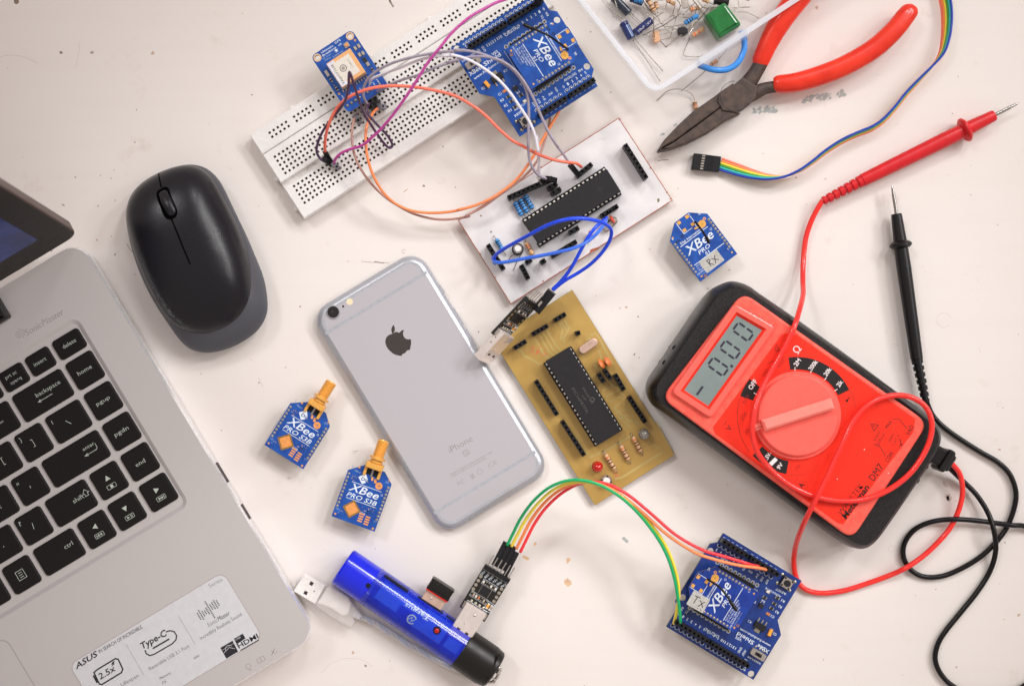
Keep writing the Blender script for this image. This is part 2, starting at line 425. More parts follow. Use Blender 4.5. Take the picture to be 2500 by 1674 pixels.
mat('scuff_grey', '#a9adab', .6, 0, .1, 900); mat('speck', '#8a766a', .7); mat('stain', '#c9ac9a', .6, 0, .1, 900); mat('scratch', '#9b8d86', .6); mat('pale_mark', '#d3c5bd', .5); mat('flake', '#dcb992', .6)
t = MB(); t.prism([(-900, -600), (900, -600), (900, 600), (-900, 600)], -25, 0, 'table_paint')
def blob(v, x, y, rx, ry, ang, m, jag=.35, n=18, z=.02):
    c = W(v, x, y); s = VIEW[v][2]/K; ca, sa = math.cos(R(ang)), math.sin(R(ang)); P = []
    for i in range(n):
        a = 2*math.pi*i/n; r = 1+random.uniform(-jag, jag); px, py = rx*s*r*math.cos(a), ry*s*r*math.sin(a)
        P.append((c.x+px*ca-py*sa, c.y+px*sa+py*ca))
    t.poly(P, z, m)
# worn grey patches below the pliers
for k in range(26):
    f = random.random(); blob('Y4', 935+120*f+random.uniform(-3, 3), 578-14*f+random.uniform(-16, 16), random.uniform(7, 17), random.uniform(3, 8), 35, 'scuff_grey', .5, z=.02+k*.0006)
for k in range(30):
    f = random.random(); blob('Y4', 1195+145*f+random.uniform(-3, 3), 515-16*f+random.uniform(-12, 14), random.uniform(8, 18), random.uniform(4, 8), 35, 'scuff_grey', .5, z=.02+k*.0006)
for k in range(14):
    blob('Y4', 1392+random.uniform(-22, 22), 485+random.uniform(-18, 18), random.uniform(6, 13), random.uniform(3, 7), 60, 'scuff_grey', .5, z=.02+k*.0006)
for q in ((463, 698, 14, 8), (530, 650, 10, 5)): blob('Y4', *q, 20, 'scuff_grey', .5)
for q in (('Y4', 1265, 42, 9, 13), ('Y2', 1090, 168, 9, 12), ('Y2', 1170, 232, 5, 9), ('Y2', 1143, 487, 4, 10), ('Y2', 882, 92, 7, 3), ('X4', 1068, 428, 7, 9), 
          ('Y5', 495, 1320, 12, 16), ('Y5', 588, 1415, 9, 12), ('Y1', 246, 322, 4, 8), ('Y1', 478, 322, 2, 2), ('Z4', 1272, 1272, 12, 8), ('Z4', 1150, 1302, 22, 6), ('Z4', 740, 183, 5, 4), ('Z4', 1490, 1280, 5, 4),
          ('Z1', 617, 487, 9, 8), ('Z1', 735, 578, 12, 6), ('Z1', 755, 595, 4, 4), ('Z1', 712, 462, 5, 5), ('Z1', 640, 75, 4, 4), ('Z1', 1025, 1420, 4, 6), ('Z1', 860, 705, 12, 4), ('Z6', 870, 158, 12, 3),
          ('Z6', 300, 230, 5, 4), ('Z6', 38, 600, 5, 4), ('Y3', 1370, 353, 2, 6), ('Y3', 1155, 75, 3, 3), ('X4', 1090, 1245, 5, 4), ('X4', 1160, 1225, 10, 8), ('Z5', 1192, 178, 5, 5), ('Z5', 1142, 1250, 14, 4), ('Z5', 445, 1338, 5, 4)):
    blob(q[0], q[1], q[2], q[3]*.8, q[4]*.8, random.uniform(0, 60), random.choice(['stain', 'stain', 'speck', 'scratch']), .4, 10)
for q in (('X4', 800, 590, 14, 30), ('X4', 822, 655, 24, 32), ('Y2', 1045, 170, 10, 10), ('Y3', 1665, 1225, 20, 30), ('Y1', 540, 1095, 40, 6), ('Y1', 190, 1235, 26, 8)):
    for k in range(3): blob(q[0], q[1]+random.uniform(-6, 6), q[2]+random.uniform(-8, 8), q[3]*.5, q[4]*.5, random.uniform(0, 40), 'pale_mark', .45, 12, .021+.001*k)
def scr(v, pts, wd, m='scratch'): t.line([W(v, *p) for p in pts], wd, .03, m)
scr('Z4', [(1040, 0), (1050, 25), (1066, 50)], 1.0, 'scratch'); scr('Z4', [(1030, -10), (1044, 20)], .5, 'speck')
scr('Y1', [(570, 82), (620, 88), (700, 90), (720, 93)], .25); scr('Y1', [(640, 84), (690, 92)], .4, 'speck'); scr('Y4', [(438, 836), (470, 832), (495, 831)], .35, 'speck')
scr('Z1', [(808, 510), (830, 545), (850, 568)], .25, 'speck'); scr('Z1', [(395, 258), (412, 268)], .6); scr('Y2', [(1140, 498), (1148, 482)], .5, 'speck')
scr('Y5', [(255, 1468), (330, 1395), (440, 1358), (540, 1362), (600, 1390), (635, 1420)], .12, 'stain')
scr('Z1', [(1650, 1365), (1678, 1418)], .35, 'pale_mark'); scr('Z1', [(1590, 1240), (1625, 1260)], .3, 'pale_mark')
for k in range(150):
    x, y = random.uniform(0, 2500), random.uniform(0, 1674)
    if random.random() < .85: blob('S', x, y, random.uniform(.8, 2.2), random.uniform(.8, 1.8), random.uniform(0, 90), random.choice(['stain', 'speck', 'pale_mark', 'scratch']), .4, 7)
    else:
        a = random.uniform(0, 6.3); l = random.uniform(4, 16); scr('S', [(x, y), (x+l*math.cos(a), y+l*math.sin(a))], .22, 'pale_mark')
blob('S', 40, 2, 6.5, 9, 10, 'speck', .12, 14)
scr('S', [(-5, 141), (12, 136), (32, 135), (52, 138), (72, 145), (93, 155)], .28, 'pale_mark'); scr('S', [(194, 104), (193, 128), (189, 148), (183, 168)], .22, 'pale_mark'); blob('S', 373, 130, 4.5, 4, 10, 'stain'); blob('S', 149, 129, 4, 3.5, 10, 'speck'); blob('S', 225, 129, 4, 3.5, 10, 'scratch')
for q in ((1306, 1327, 3.2, 5.4), (1284, 1361, 9, 4), (1387.5, 1367, 4.5, 7), (1386, 1420, 9, 9)): blob('S', *q, -30, 'flake', .28, 12)
blob('S', 1387, 1418, 4, 4, 0, 'stain', .4, 9, .035); blob('S', 1527, 1318, 9, 4.5, -40, 'scuff_grey', .45, 12)
# faint dried rings
for (v, x, y, r) in (('Y3', 1645, 268, 40), ('Y1', 797, 30, 11), ('X4', 1065, 210, 10), ('X4', 545, 905, 14)):
    c = W(v, x, y); t.ring(c.x, c.y, r*VIEW[v][2]/K-.2, r*VIEW[v][2]/K, .025, 'scratch' if r == 11 else 'pale_mark', 20, 20, 320)
tag(t.build('tabletop'), 'off-white painted tabletop with worn grey patches and small specks', 'table', None, 'structure')

# ================================================================ LAPTOP
ls = .9787
FL = Fr(W('S', 193.5, 583.8, 20), 31.05)
lap = thing('laptop', 'open silver laptop with black keys and a white sticker on the palm rest', 'laptop', Fr((FL.o.x, FL.o.y, 0), FL.ang))
FL0 = Fr((FL.o.x, FL.o.y, 0), FL.ang)     # local z = world z
def s2(x, y): return (x*ls, y*ls)
BW, BD = -375*ls, -246*ls
outer = rrect(BW/2, BD/2, -BW, -BD, 11, 0, 8)
wx0, wx1, wy0, wy1 = -330*ls, -22.3*ls, -151.3*ls, -34.2*ls
well = rrect((wx0+wx1)/2, (wy0+wy1)/2, wx1-wx0, wy1-wy0, 5, 0, 6)
b = MB()
b.prism(outer, 1, 18.6, 'laptop_metal', 0, taper=2.5, side='laptop_edge')
n = len(outer); o2 = ccw(outer); i2 = inset(o2, .7)
b.add([(x, y, 18.6) for x, y in o2]+[(x, y, 20) for x, y in i2], [(i, (i+1)%n, n+(i+1)%n, n+i) for i in range(n)], 'laptop_edge', True)
b.poly(i2, 20, 'laptop_metal', holes=[well])
w2 = ccw(well); wi = inset(w2, 2.2); k = len(w2)
b.add([(x, y, 20) for x, y in w2]+[(x, y, 18.7) for x, y in wi], [(i, (i+1)%k, k+(i+1)%k, k+i) for i in range(k)], 'laptop_metal', True)
b.poly(wi, 18.7, 'laptop_metal')
def lt(v, x, y): p = FL0.l(v, x, y, 20.05); return (p.x, p.y)
# embossed writing above the keyboard, its relief shade painted as a dark offset copy
b.text('SonicMaster', lt('Z2', 205, 220), lt('Z2', 495, 50), 3.6, 20.05, 'emboss', .25, -.005)
b.text('SonicMaster', tuple(q+.25 for q in lt('Z2', 207, 223)), tuple(q+.25 for q in lt('Z2', 497, 53)), 3.6, 20.04, 'emboss_dark', .25, -.01)
for i in range(6):
    hh = [2.5, 4.5, 3.6, 5.5, 4, 2.4][i]; p = lt('Z2', 138+i*12, 240-i*7.5); nx, ny = 0, 1
    b.line([(p[0], p[1]-hh/2+1.5), (p[0], p[1]+hh/2+1.5)], .45, 20.05, 'emboss')
b.build('base', lap)
# status marks near the front edge
st = MB()
c = lt('Z3', 1775, 1245); st.ring(c[0], c[1], 1.15, 1.5, 20.06, 'emboss', 16); st.line([(c[0]-.6, c[1]-2.1), (c[0]+.6, c[1]-2.1)], .35, 20.06, 'emboss'); st.line([(c[0]-.5, c[1]-1.3), (c[0]-.5, c[1]-2)], .3, 20.06, 'emboss')
c = lt('Z3', 1865, 1198); st.line(rrect(c[0], c[1], 4, 2.4, .4), .35, 20.06, 'emboss', True); st.line([(c[0]+.4, c[1]+.9), (c[0]-.4, c[1]), (c[0]+.4, c[1]), (c[0]-.4, c[1]-.9)], .3, 20.06, 'emboss')
c = lt('Z3', 1955, 1142); st.line([(c[0]-1.8, c[1]-1), (c[0]+1.5, c[1]+1.2)], .5, 20.06, 'emboss'); st.line([(c[0]-.6, c[1]+1.2), (c[0]+.3, c[1]-1.4)], .35, 20.06, 'emboss'); st.line([(c[0]+.8, c[1]-1.3), (c[0]+1.9, c[1]-.3)], .3, 20.06, 'emboss')
st.build('status_marks', lap)
# touchpad
one('touchpad', lambda b: (b.prism(rrect((-142.5-52.5)*ls, (-160.5-37)*ls, 105*ls, 74*ls, 5, 0, 6), 19.9, 20.06, 'emboss_dark'), b.prism(rrect((-142.5-52.5)*ls, (-160.5-37)*ls, 105*ls-.7, 74*ls-.7, 4.7, 0, 6), 19.95, 20.1, 'laptop_metal')), lap)
# side ports
def ports(b):
    for (v0, v1) in ((-139, -150), (-166, -172), (-26, -38)): b.box(.05-.9, (v0+v1)/2, 1.6, abs(v1-v0), 9, 15.5, 'port_dark')
one('port', lambda b: b.box(-1.3, -142, 1.4, 12, 8, 15.5, 'port_dark'), lap)
one('port', lambda b: b.box(-1.35, -166, 1.4, 9, 8, 15.5, 'port_dark'), lap)
# keys
P_ = 18.94
def arrow_key(b, kind, cx, cy, z):
    tri = {'u': [(-2, -1.6), (2, -1.6), (0, 1.9)], 'd': [(-2, 1.6), (2, 1.6), (0, -1.9)], 'l': [(1.6, -2), (1.6, 2), (-1.9, 0)], 'r': [(-1.6, -2), (-1.6, 2), (1.9, 0)]}[kind]
    b.poly([(cx+x*.75, cy+1.6+y*.75) for x, y in tri], z, 'legend')
    b.line(rrect(cx, cy-3.2, 5, 2.2, .3, 0, 2), .22, z, 'legend', True)
    if kind == 'u': b.poly(rrect(cx, cy-3.2, 1.6, 1.5), z, 'legend')
    if kind in 'rd': b.poly([(cx-1.5, cy-3.9), (cx-1.5, cy-2.5), (cx, cy-3.2)], z, 'legend')
    if kind == 'r': b.poly([(cx, cy-3.9), (cx, cy-2.5), (cx+1.4, cy-3.2)], z, 'legend'); b.line([(cx+1.6, cy-3.9), (cx+1.6, cy-2.5)], .3, z, 'legend')
    if kind == 'l':
        for q in (0, 1.5): b.poly([(cx+q, cy-3.9), (cx+q, cy-2.5), (cx-1.4+q, cy-3.2)], z, 'legend')
        b.line([(cx-1.6, cy-3.9), (cx-1.6, cy-2.5)], .3, z, 'legend')
    if kind == 'd':
        for q in (.7, 1.4): b.line([(cx+q, cy-3.9), (cx+q, cy-2.5)], .3, z, 'legend')
rows = {}
def key(cx, cy, wd, h, *leg):
    cx *= ls; cy *= ls; b = MB()
    b.prism(rrect(cx, cy, wd*ls, h*ls, 1.9, 0, 5), 18.0, 19.95, 'key_black', .75, 3, taper=-.35)
    z = 19.99
    for L_ in leg:
        if L_[0] in 'udlr' and len(L_) == 1: arrow_key(b, L_, cx, cy, z)
        elif L_[0] == 'T':
            _, s, dx, dy, wt, ht = L_; b.textc(s, (cx+dx, cy+dy), wt, ht, 0, z, 'legend', 0, -.004)
        elif L_[0] == 'L': b.line([(cx+x, cy+y) for x, y in L_[1]], .3, z, 'legend')
        elif L_[0] == 'P': b.poly([(cx+x, cy+y) for x, y in L_[1]], z, 'legend')
        elif L_[0] == 'C': b.line([(cx+x, cy+y) for x, y in L_[1]], .3, z, 'legend', True)
    b.build('key', lap)
Y0 = -61.1
key(-33.5, -44.9, 16.2, 11.4, ('T', 'delete', 0.3, .3, 7.8, 2.2))
key(-51.4, -44.9, 14.2, 11.4, ('T', 'insert', -.1, .1, 7.2, 2.2))
key(-67.8, -44.9, 14.2, 11.4, ('T', 'prt sc', -.6, 2.0, 6.6, 2.0), ('T', 'sysrq', .2, -1.8, 6.4, 1.8))
key(-84.2, -44.9, 14.2, 11.4)
key(-33.5, Y0, 16.2, 16.2, ('T', 'home', 0, .2, 8.2, 2.3)); key(-33.5, Y0-P_, 16.2, 16.2, ('T', 'pgup', 0, .2, 8, 2.0))
key(-33.5, Y0-2*P_, 16.2, 16.2, ('T', 'pgdn', 0, .2, 8.2, 2.2)); key(-33.5, Y0-3*P_, 16.2, 16.2, ('T', 'end', 0, -.4, 5.6, 2.2)); key(-33.5, Y0-4*P_, 16.2, 16.2, 'r')
key(-59.6, Y0, 30.2, 16.2, ('T', 'backspace', 4.2, 1.8, 14.5, 2.3), ('L', [(-2.5, -1.8), (5, -1.8)]), ('P', [(-4, -1.8), (-2, -1), (-2, -2.6)]))
key(-85.7, Y0, 16.2, 16.2, ('T', '=', 0, -.8, 2.6, 1.8), ('T', '+', -4.5, 4, 2, 1.6)); key(-104.7, Y0, 16.2, 16.2)
key(-55.1, Y0-P_, 21, 16.2, ('L', [(-1, 1.2), (.9, -1.6)]), ('L', [(-7.3, 5), (-7.3, 3)]))
key(-76.7, Y0-P_, 16.2, 16.2, ('L', [(-.8, 1.9), (0.1, 1.9), (.1, -2), (-.8, -2)]), ('T', '}', -5, 4.8, 1, 2.4))
key(-95.7, Y0-P_, 16.2, 16.2, ('L', [(.8, 1.9), (-.1, 1.9), (-.1, -2), (.8, -2)]), ('T', '{', -5, 4.8, 1, 2.4)); key(-114.6, Y0-P_, 16.2, 16.2)
key(-61.9, Y0-2*P_, 34.6, 16.2, ('T', 'enter', 9, 2.3, 6.8, 2.0), ('L', [(12.8, 1.8), (12.8, -.5), (12, -1.3), (6.2, -1.3)]), ('P', [(4.6, -1.3), (6.8, -.5), (6.8, -2.1)]))
key(-90.2, Y0-2*P_, 16.2, 16.2, ('L', [(.2, .4), (-.1, -1)]), ('L', [(-5.2, 5), (-5.3, 3.7)]), ('L', [(-4.4, 5), (-4.5, 3.7)]))
key(-109.2, Y0-2*P_, 16.2, 16.2, ('T', ';', 0, -.6, .7, 2.4)); key(-128.2, Y0-2*P_, 16.2, 16.2)
key(-52.8, Y0-3*P_, 16.2, 16.2, 'u')
key(-76.2, Y0-3*P_, 24.6, 16.2, ('T', 'shift', 4.6, .3, 6.4, 2.4), ('C', [(8.6, -.9), (8.6, .6), (7.6, .6), (9.5, 2.6), (11.3, .6), (10.3, .6), (10.3, -.9)]))
key(-99.6, Y0-3*P_, 16.2, 16.2, ('L', [(.4, 1.7), (-.4, -1.5)]), ('T', '?', -5.3, 4.6, 1.5, 2.4)); key(-118.6, Y0-3*P_, 16.2, 16.2, ('P', circ(0, -1.2, .3, 8))); key(-137.5, Y0-3*P_, 16.2, 16.2)
key(-53, Y0-4*P_, 16.2, 16.2, 'd'); key(-71.8, Y0-4*P_, 16.2, 16.2, 'l')
key(-95.1, Y0-4*P_, 24.4, 16.2, ('T', 'ctrl', 6.2, .8, 5, 2.4))
key(-118.5, Y0-4*P_, 16.2, 16.2, ('C', rrect(0, .2, 4.4, 4.8)), ('L', [(-1.1, 1.4), (1.1, 1.4)]), ('L', [(-1.1, .2), (1.1, .2)]), ('L', [(-1.1, -1), (1.1, -1)])); key(-137.5, Y0-4*P_, 16.2, 16.2)
# hinge and lid
one('hinge', lambda b: b.prism(rrect((-52-60)*ls, -9.5*ls, 120*ls, 15*ls, 1), 15, 26, 'lid_black', 2, 3), lap)
tl = R(12.0); LW, LH = 372*ls, 226
lid = MB(); Ml = Matrix.Translation(Vector((LW/2*-1+2.5, 2.5, 23))) @ Matrix.Rotation(math.pi/2-tl, 4, 'X')
Ml = Matrix.Translation(Vector((2.0, 1.5, 23))) @ Matrix.Rotation(math.pi/2-tl+R(0), 4, 'X') @ Matrix.Rotation(0, 4, 'Z')
lid.X = Ml; lid.prism(rrect(-LW/2, LH/2, LW, LH, 7, 0, 6), -6, 0, 'lid_black', .8, 2, side='lid_edge'); lido = lid.build('lid', lap)
scn = MB(); scn.X = Ml; scn.prism(rrect(-LW/2, LH/2+2, LW-30, LH-36, 0), .01, .12, 'screen'); scn.build('screen', lido)
# palm rest sticker
sk = MB(); zs = 20.25
P4 = [(-121*ls, -231.5*ls), (-25.8*ls, -231.5*ls), (-25.8*ls, -191*ls), (-121*ls, -191*ls)]
sc_, sh_ = (P4[0][0]+P4[1][0])/2, (P4[0][1]+P4[2][1])/2
sk.prism(rrect(sc_, sh_, 95.2*ls+.8, 40.5*ls+.8, 4.5), 20.0, 20.12, 'sticker_rim'); sk.prism(rrect(sc_, sh_, 95.2*ls, 40.5*ls, 4.2), 20.0, 20.2, 'sticker')
def zt(x, y): p = FL0.l('Z3', x, y, 20.2); return (p.x, p.y)
def ST(s, a, c, h, m='ink', sh=0, bo=0): sk.text(s, zt(*a), zt(*c), h*.34159/K, zs, m, sh, bo)
ST('ASUS', (545, 1268), (708, 1165), 40, 'ink', .3, .02); ST('IN SEARCH OF INCREDIBLE', (712, 1152), (1020, 972), 26, 'ink', 0, 0)
ST('Battery Lifespan', (742, 1462), (995, 1318), 26, 'ink_soft'); ST('Type-C', (1020, 1122), (1200, 1020), 46, 'ink', .2, .02); ST('Reversible USB 3.1 Port', (1072, 1276), (1357, 1108), 26, 'ink_soft')
ST('Series', (1500, 686), (1592, 634), 30, 'ink_soft', 0, -.01); ST('Sonic', (1488, 966), (1560, 926), 32, 'ink', .3, -.015); ST('Master', (1562, 924), (1648, 874), 32, 'ink', .3, -.002)
ST('Incredibly Realistic Sound', (1438, 1056), (1730, 882), 26, 'ink_soft'); ST('HDD', (1390, 1196), (1428, 1173), 16); ST('Memory', (1146, 1340), (1222, 1296), 16); ST('OS', (1163, 1372), (1190, 1356), 16)
ST('HDMI', (1708, 1118), (1850, 1040), 34, 'ink', 0, .02); sk.line([zt(1718, 1132), zt(1850, 1056)], .5, zs, 'ink')
sk.line([zt(900, 1085), zt(1028, 1308)], .15, zs, 'ink_soft'); sk.line([zt(1275, 885), zt(1397, 1090)], .15, zs, 'ink_soft')
sk.line([zt(*q) for q in ((700, 1350), (672, 1290), (690, 1272), (825, 1190), (845, 1195), (878, 1265), (868, 1290), (728, 1375), (712, 1372))], .75, zs, 'ink', True)
sk.poly([zt(*q) for q in ((662, 1312), (672, 1306), (700, 1360), (690, 1366))], zs, 'ink'); ST('2.5x', (716, 1342), (832, 1272), 44, 'ink', .15, .012)
sk.poly([zt(*q) for q in ((805, 1212), (822, 1206), (812, 1226), (824, 1222), (795, 1252), (806, 1230), (794, 1234))], zs, 'ink')
sk.line([zt(*q) for q in ((1036, 1130), (1046, 1155), (1070, 1168), (1100, 1160), (1230, 1085), (1258, 1055), (1262, 1025), (1245, 998), (1215, 990), (1185, 1000))], .65, zs, 'ink')
sk.line([zt(1092, 1118), zt(1210, 1050)], .8, zs, 'ink')
bars = [(-4, 4), (-3, 6), (-2, 3), (-1, 1), (0, 5), (1, 3), (2, 9), (3, 4), (4, 6), (5, 4)]
for i, (dx, q) in enumerate(((0, 5), (1, 7), (2, 4), (3, 3), (4, 5), (5, 12), (6, 4), (7, 5), (8, 6), (9, 4))):
    off = (0, -1, 1, 2, 1, -1, 2, 3, 5, 6)[i]
    c = zt(1418+dx*15.5, 880-dx*9.5)
    for k in range(q):
        sk.poly(rrect(c[0], c[1]+(k-q/2)*.86+.3*(off-2)*.0+(.6 if i > 5 else -.2), .72, .5), zs, 'ink')
sk.poly([zt(*q) for q in ((1575, 1113), (1662, 1062), (1702, 1140), (1618, 1190))], zs, 'ink'); sk.line([zt(*q) for q in ((1600, 1150), (1640, 1110), (1680, 1120))], .2, zs+.01, 'sticker'); sk.line([zt(1588, 1130), zt(1672, 1080)], .15, zs+.01, 'sticker')
sk.ring(*zt(1638, 1122), 1.9, 2.1, zs+.012, 'sticker', 20, 20, 170)
sk.poly([zt(*q) for q in ((1672, 1048), (1735, 1012), (1755, 1045), (1692, 1088))], zs, 'ink'); sk.text('USB', zt(1685, 1062), zt(1722, 1040), .9, zs+.01, 'sticker')
sk.build('sticker', lap)

# ================================================================ MOUSE
def wp(v, pts, z): return [W(v, x, y, z) for x, y in pts]
mo = [(1200, 5), (1290, 18), (1360, 62), (1420, 140), (1500, 305), (1570, 450), (1630, 590), (1685, 735), (1708, 880), (1698, 970), (1650, 1055), (1560, 1128), (1450, 1180), (1340, 1204), (1240, 1192), (1160, 1138), (1080, 1030), (985, 885), (905, 725), (845, 555), (810, 390), (808, 290), (835, 205), (895, 130), (990, 68), (1095, 25)]
mb = [(1180, 18), (1250, 30), (1310, 68), (1365, 140), (1430, 262), (1490, 385), (1535, 500), (1570, 610), (1590, 740), (1588, 840), (1560, 920), (1505, 990), (1420, 1045), (1320, 1078), (1230, 1075), (1140, 1040), (1070, 980), (1000, 880), (920, 720), (855, 552), (815, 390), (812, 290), (842, 208), (900, 136), (995, 75), (1095, 32)]
mb = [(810+(x-810)*1.03, 390+(y-390)*1.02) for x, y in mb]
c0 = W('Z1', 1250, 600, 0)
FM = Fr((c0.x, c0.y, 0), -19.3)
mouse = thing('mouse', 'black wireless computer mouse with a grey underside beside the laptop', 'mouse', FM)
def loc(F, v, pts, z, sub=4): return [tuple(q)[:2] for q in cr([F.l(v, x, y, z) for x, y in pts], sub, True)]
b = MB(); ol = ccw(loc(FM, 'Z1', mo, 9)); cc = tuple(FM.l('Z1', 1255, 600, 15))[:2]
b.prism(inset(ol, 1.5), 1, 3, 'mouse_grey'); nn = len(ol); i2 = inset(ol, 1.5)
b.add([(x, y, 3) for x, y in i2]+[(x, y, 9) for x, y in ol], [(i, (i+1)%nn, nn+(i+1)%nn, nn+i) for i in range(nn)], 'mouse_grey', True)
b.dome(ol, cc, 9, 18, 'mouse_grey', 14, 2.2, 1.6); b.build('lower_shell', mouse)
b = MB(); ol = ccw(loc(FM, 'Z1', mb, 15)); cc = tuple(FM.l('Z1', 1200, 560, 30))[:2]; nn = len(ol)
i2 = inset(ol, .5)
b.add([(x, y, 8) for x, y in i2]+[(x, y, 15) for x, y in ol], [(i, (i+1)%nn, nn+(i+1)%nn, nn+i) for i in range(nn)], 'mouse_black', True)
b.dome(ol, cc, 15, 18.5, 'mouse_black', 26, 2.9, 1.8); b.build('top_shell', mouse)
def mz(x, y):   # height of the black dome at a local point
    import bisect
    best = 0
    a = math.atan2(y-cc[1], x-cc[0]); r = math.hypot(x-cc[0], y-cc[1])
    o = min(ol, key=lambda q: abs((math.atan2(q[1]-cc[1], q[0]-cc[0])-a+math.pi) % (2*math.pi)-math.pi)); Ro = math.hypot(o[0]-cc[0], o[1]-cc[1])
    tt = min(1, r/Ro); return 15+18.5*(1-tt**2.9)**(1/1.8)
def mpath(pts, zg=31, lift=.05):
    out = []
    for x, y in pts:
        q = FM.l('Z1', x, y, zg); z = mz(q.x, q.y); q = FM.l('Z1', x, y, z); out.append((q.x, q.y, mz(q.x, q.y)+lift))
    return out
def btn(b):
    b.tube(mpath([(1008, 62), (1018, 100), (1030, 150)], 25), .38, 'seam', 6, 4); b.tube(mpath([(1095, 355), (1135, 450), (1175, 550), (1214, 640)]), .38, 'seam', 6, 4)
one('button_seam', btn, mouse)
sl = mpath([(1025, 160), (1050, 147), (1075, 155), (1090, 200), (1110, 245), (1130, 295), (1125, 335), (1095, 354), (1062, 350), (1040, 320), (1022, 270), (1000, 215), (1003, 175)], 31, .22)
b = MB(); sm_ = cr(sl, 3, True); ctr = sum(sm_, Vector())/len(sm_)
b.add([tuple(q) for q in sm_]+[tuple(ctr+Vector((0, 0, .22)))], [(i, (i+1)%len(sm_), len(sm_)) for i in range(len(sm_))], 'seam'); 
b.build('wheel_slot', mouse)
wa = mpath([(1030, 168), (1112, 338)], 31); wc = (Vector(wa[0])+Vector(wa[1]))/2
wv0, wv1 = Vector(wa[0]), Vector(wa[1])
one('scroll_wheel', lambda b: b.tube([wv0.lerp(wv1, t)+Vector((0, 0, h)) for t, h in ((.06, -.6), (.12, .1), (.24, .6), (.42, 1.0), (.58, 1.0), (.76, .6), (.88, .1), (.94, -.6))], [1.0, 2.1, 2.6, 2.8, 2.8, 2.6, 2.1, 1.0], 'mouse_grey' if False else 'mouse_black', 20, 4, flat=.55), mouse)

# ================================================================ PHONE
cp = W('Y1', 938, 780.6, 7); FP = Fr((cp.x, cp.y, 0), 31.2)
ph = thing('phone', 'grey metal smartphone lying face down in the middle of the table', 'phone', FP)
b = MB(); PW, PH, r_ = 67.1, 138.2, 10.5
prof = [(3.2, .2), (1.6, .7), (.5, 1.8), (0, 3.5), (.45, 5.2), (1.5, 6.4), (3.2, 7.0)]
rr0 = rrect(0, 0, PW, PH, r_, 0, 10); rings = [(inset(ccw(rr0), d), z) for d, z in prof]; nn = len(rr0)
vs = [(q[0], q[1], z) for r, z in rings for q in r]
b.add(vs, [(k*nn+i, k*nn+(i+1)%nn, (k+1)*nn+(i+1)%nn, (k+1)*nn+i) for k in range(len(prof)-1) for i in range(nn)], 'phone_edge', True)
b.poly(rings[-1][0], 7.0, 'phone_back'); b.poly(rings[0][0], .2, 'lens_glass'); b.build('body', ph)
def band(b, sgn):
    if True:
        y0 = sgn*(PH/2-13.6); yE = sgn*(PH/2-3.3)
        b.line([(-PW/2+2.2, y0), (PW/2-2.2, y0)], 1.7, 7.06, 'phone_band')
        arc = [(-PW/2+4, y0-sgn*1.2)]+[(x, sgn*y) for x, y in [(-PW/2+4+6.8*(1-math.cos(a)), PH/2-4.0-6.8*(1-math.sin(a))) for a in [R(10*k) for k in range(0, 10)]]]
        arc += [(-x, y) for x, y in arc[::-1]]
        b.line(arc, 1.1, 7.03, 'phone_band')
for sgn_ in (1, -1): one('antenna_band', lambda b: band(b, sgn_), ph)
def pc(x, y): return FP.l2('Y1', x, y, 7.2)
c = pc(422, 352)
one('camera', lambda b: (b.prism(circ(*c, 3.65, 28), 6.9, 7.75, 'phone_edge', .3), b.prism(circ(*c, 3.1, 28), 7.5, 7.8, 'lens_glass'), b.ring(*c, 1.35, 1.6, 7.82, 'chip_black'), b.prism(circ(c[0]-.3, c[1]+.3, .5, 10), 7.8, 7.83, 'phone_mark')), ph)
c2 = pc(474, 322); one('microphone', lambda b: b.prism(circ(*c2, .6, 12), 6.9, 7.05, 'lens_glass'), ph)
c3 = pc(509, 297); one('flash', lambda b: (b.prism(circ(*c3, 1.75, 20), 6.9, 7.06, 'flash')), ph)
ap = [(770, 455), (785, 450), (797, 462), (792, 447)]
apple = [(757, 457), (772, 462), (783, 452), (797, 447), (793, 462), (795, 478), (805, 492), (820, 497), (833, 496), (836, 515), (833, 535), (829, 552), (815, 556), (803, 570), (790, 575), (785, 584), (765, 582), (745, 575), (725, 560), (708, 540), (699, 515), (702, 492), (715, 476), (735, 467)]
one('logo', lambda b: (b.poly([tuple(q)[:2] for q in cr([(*FP.l2('Y1', x, y, 7.05), 0) for x, y in apple], 4, True)], 7.04, 'phone_mark'),
    b.poly([tuple(q)[:2] for q in cr([(*FP.l2('Y1', x, y, 7.05), 0) for x, y in ((742, 421), (748, 432), (749, 448), (743, 461), (736, 465), (731, 452), (732, 437))], 4, True)], 7.04, 'phone_mark')), ph)
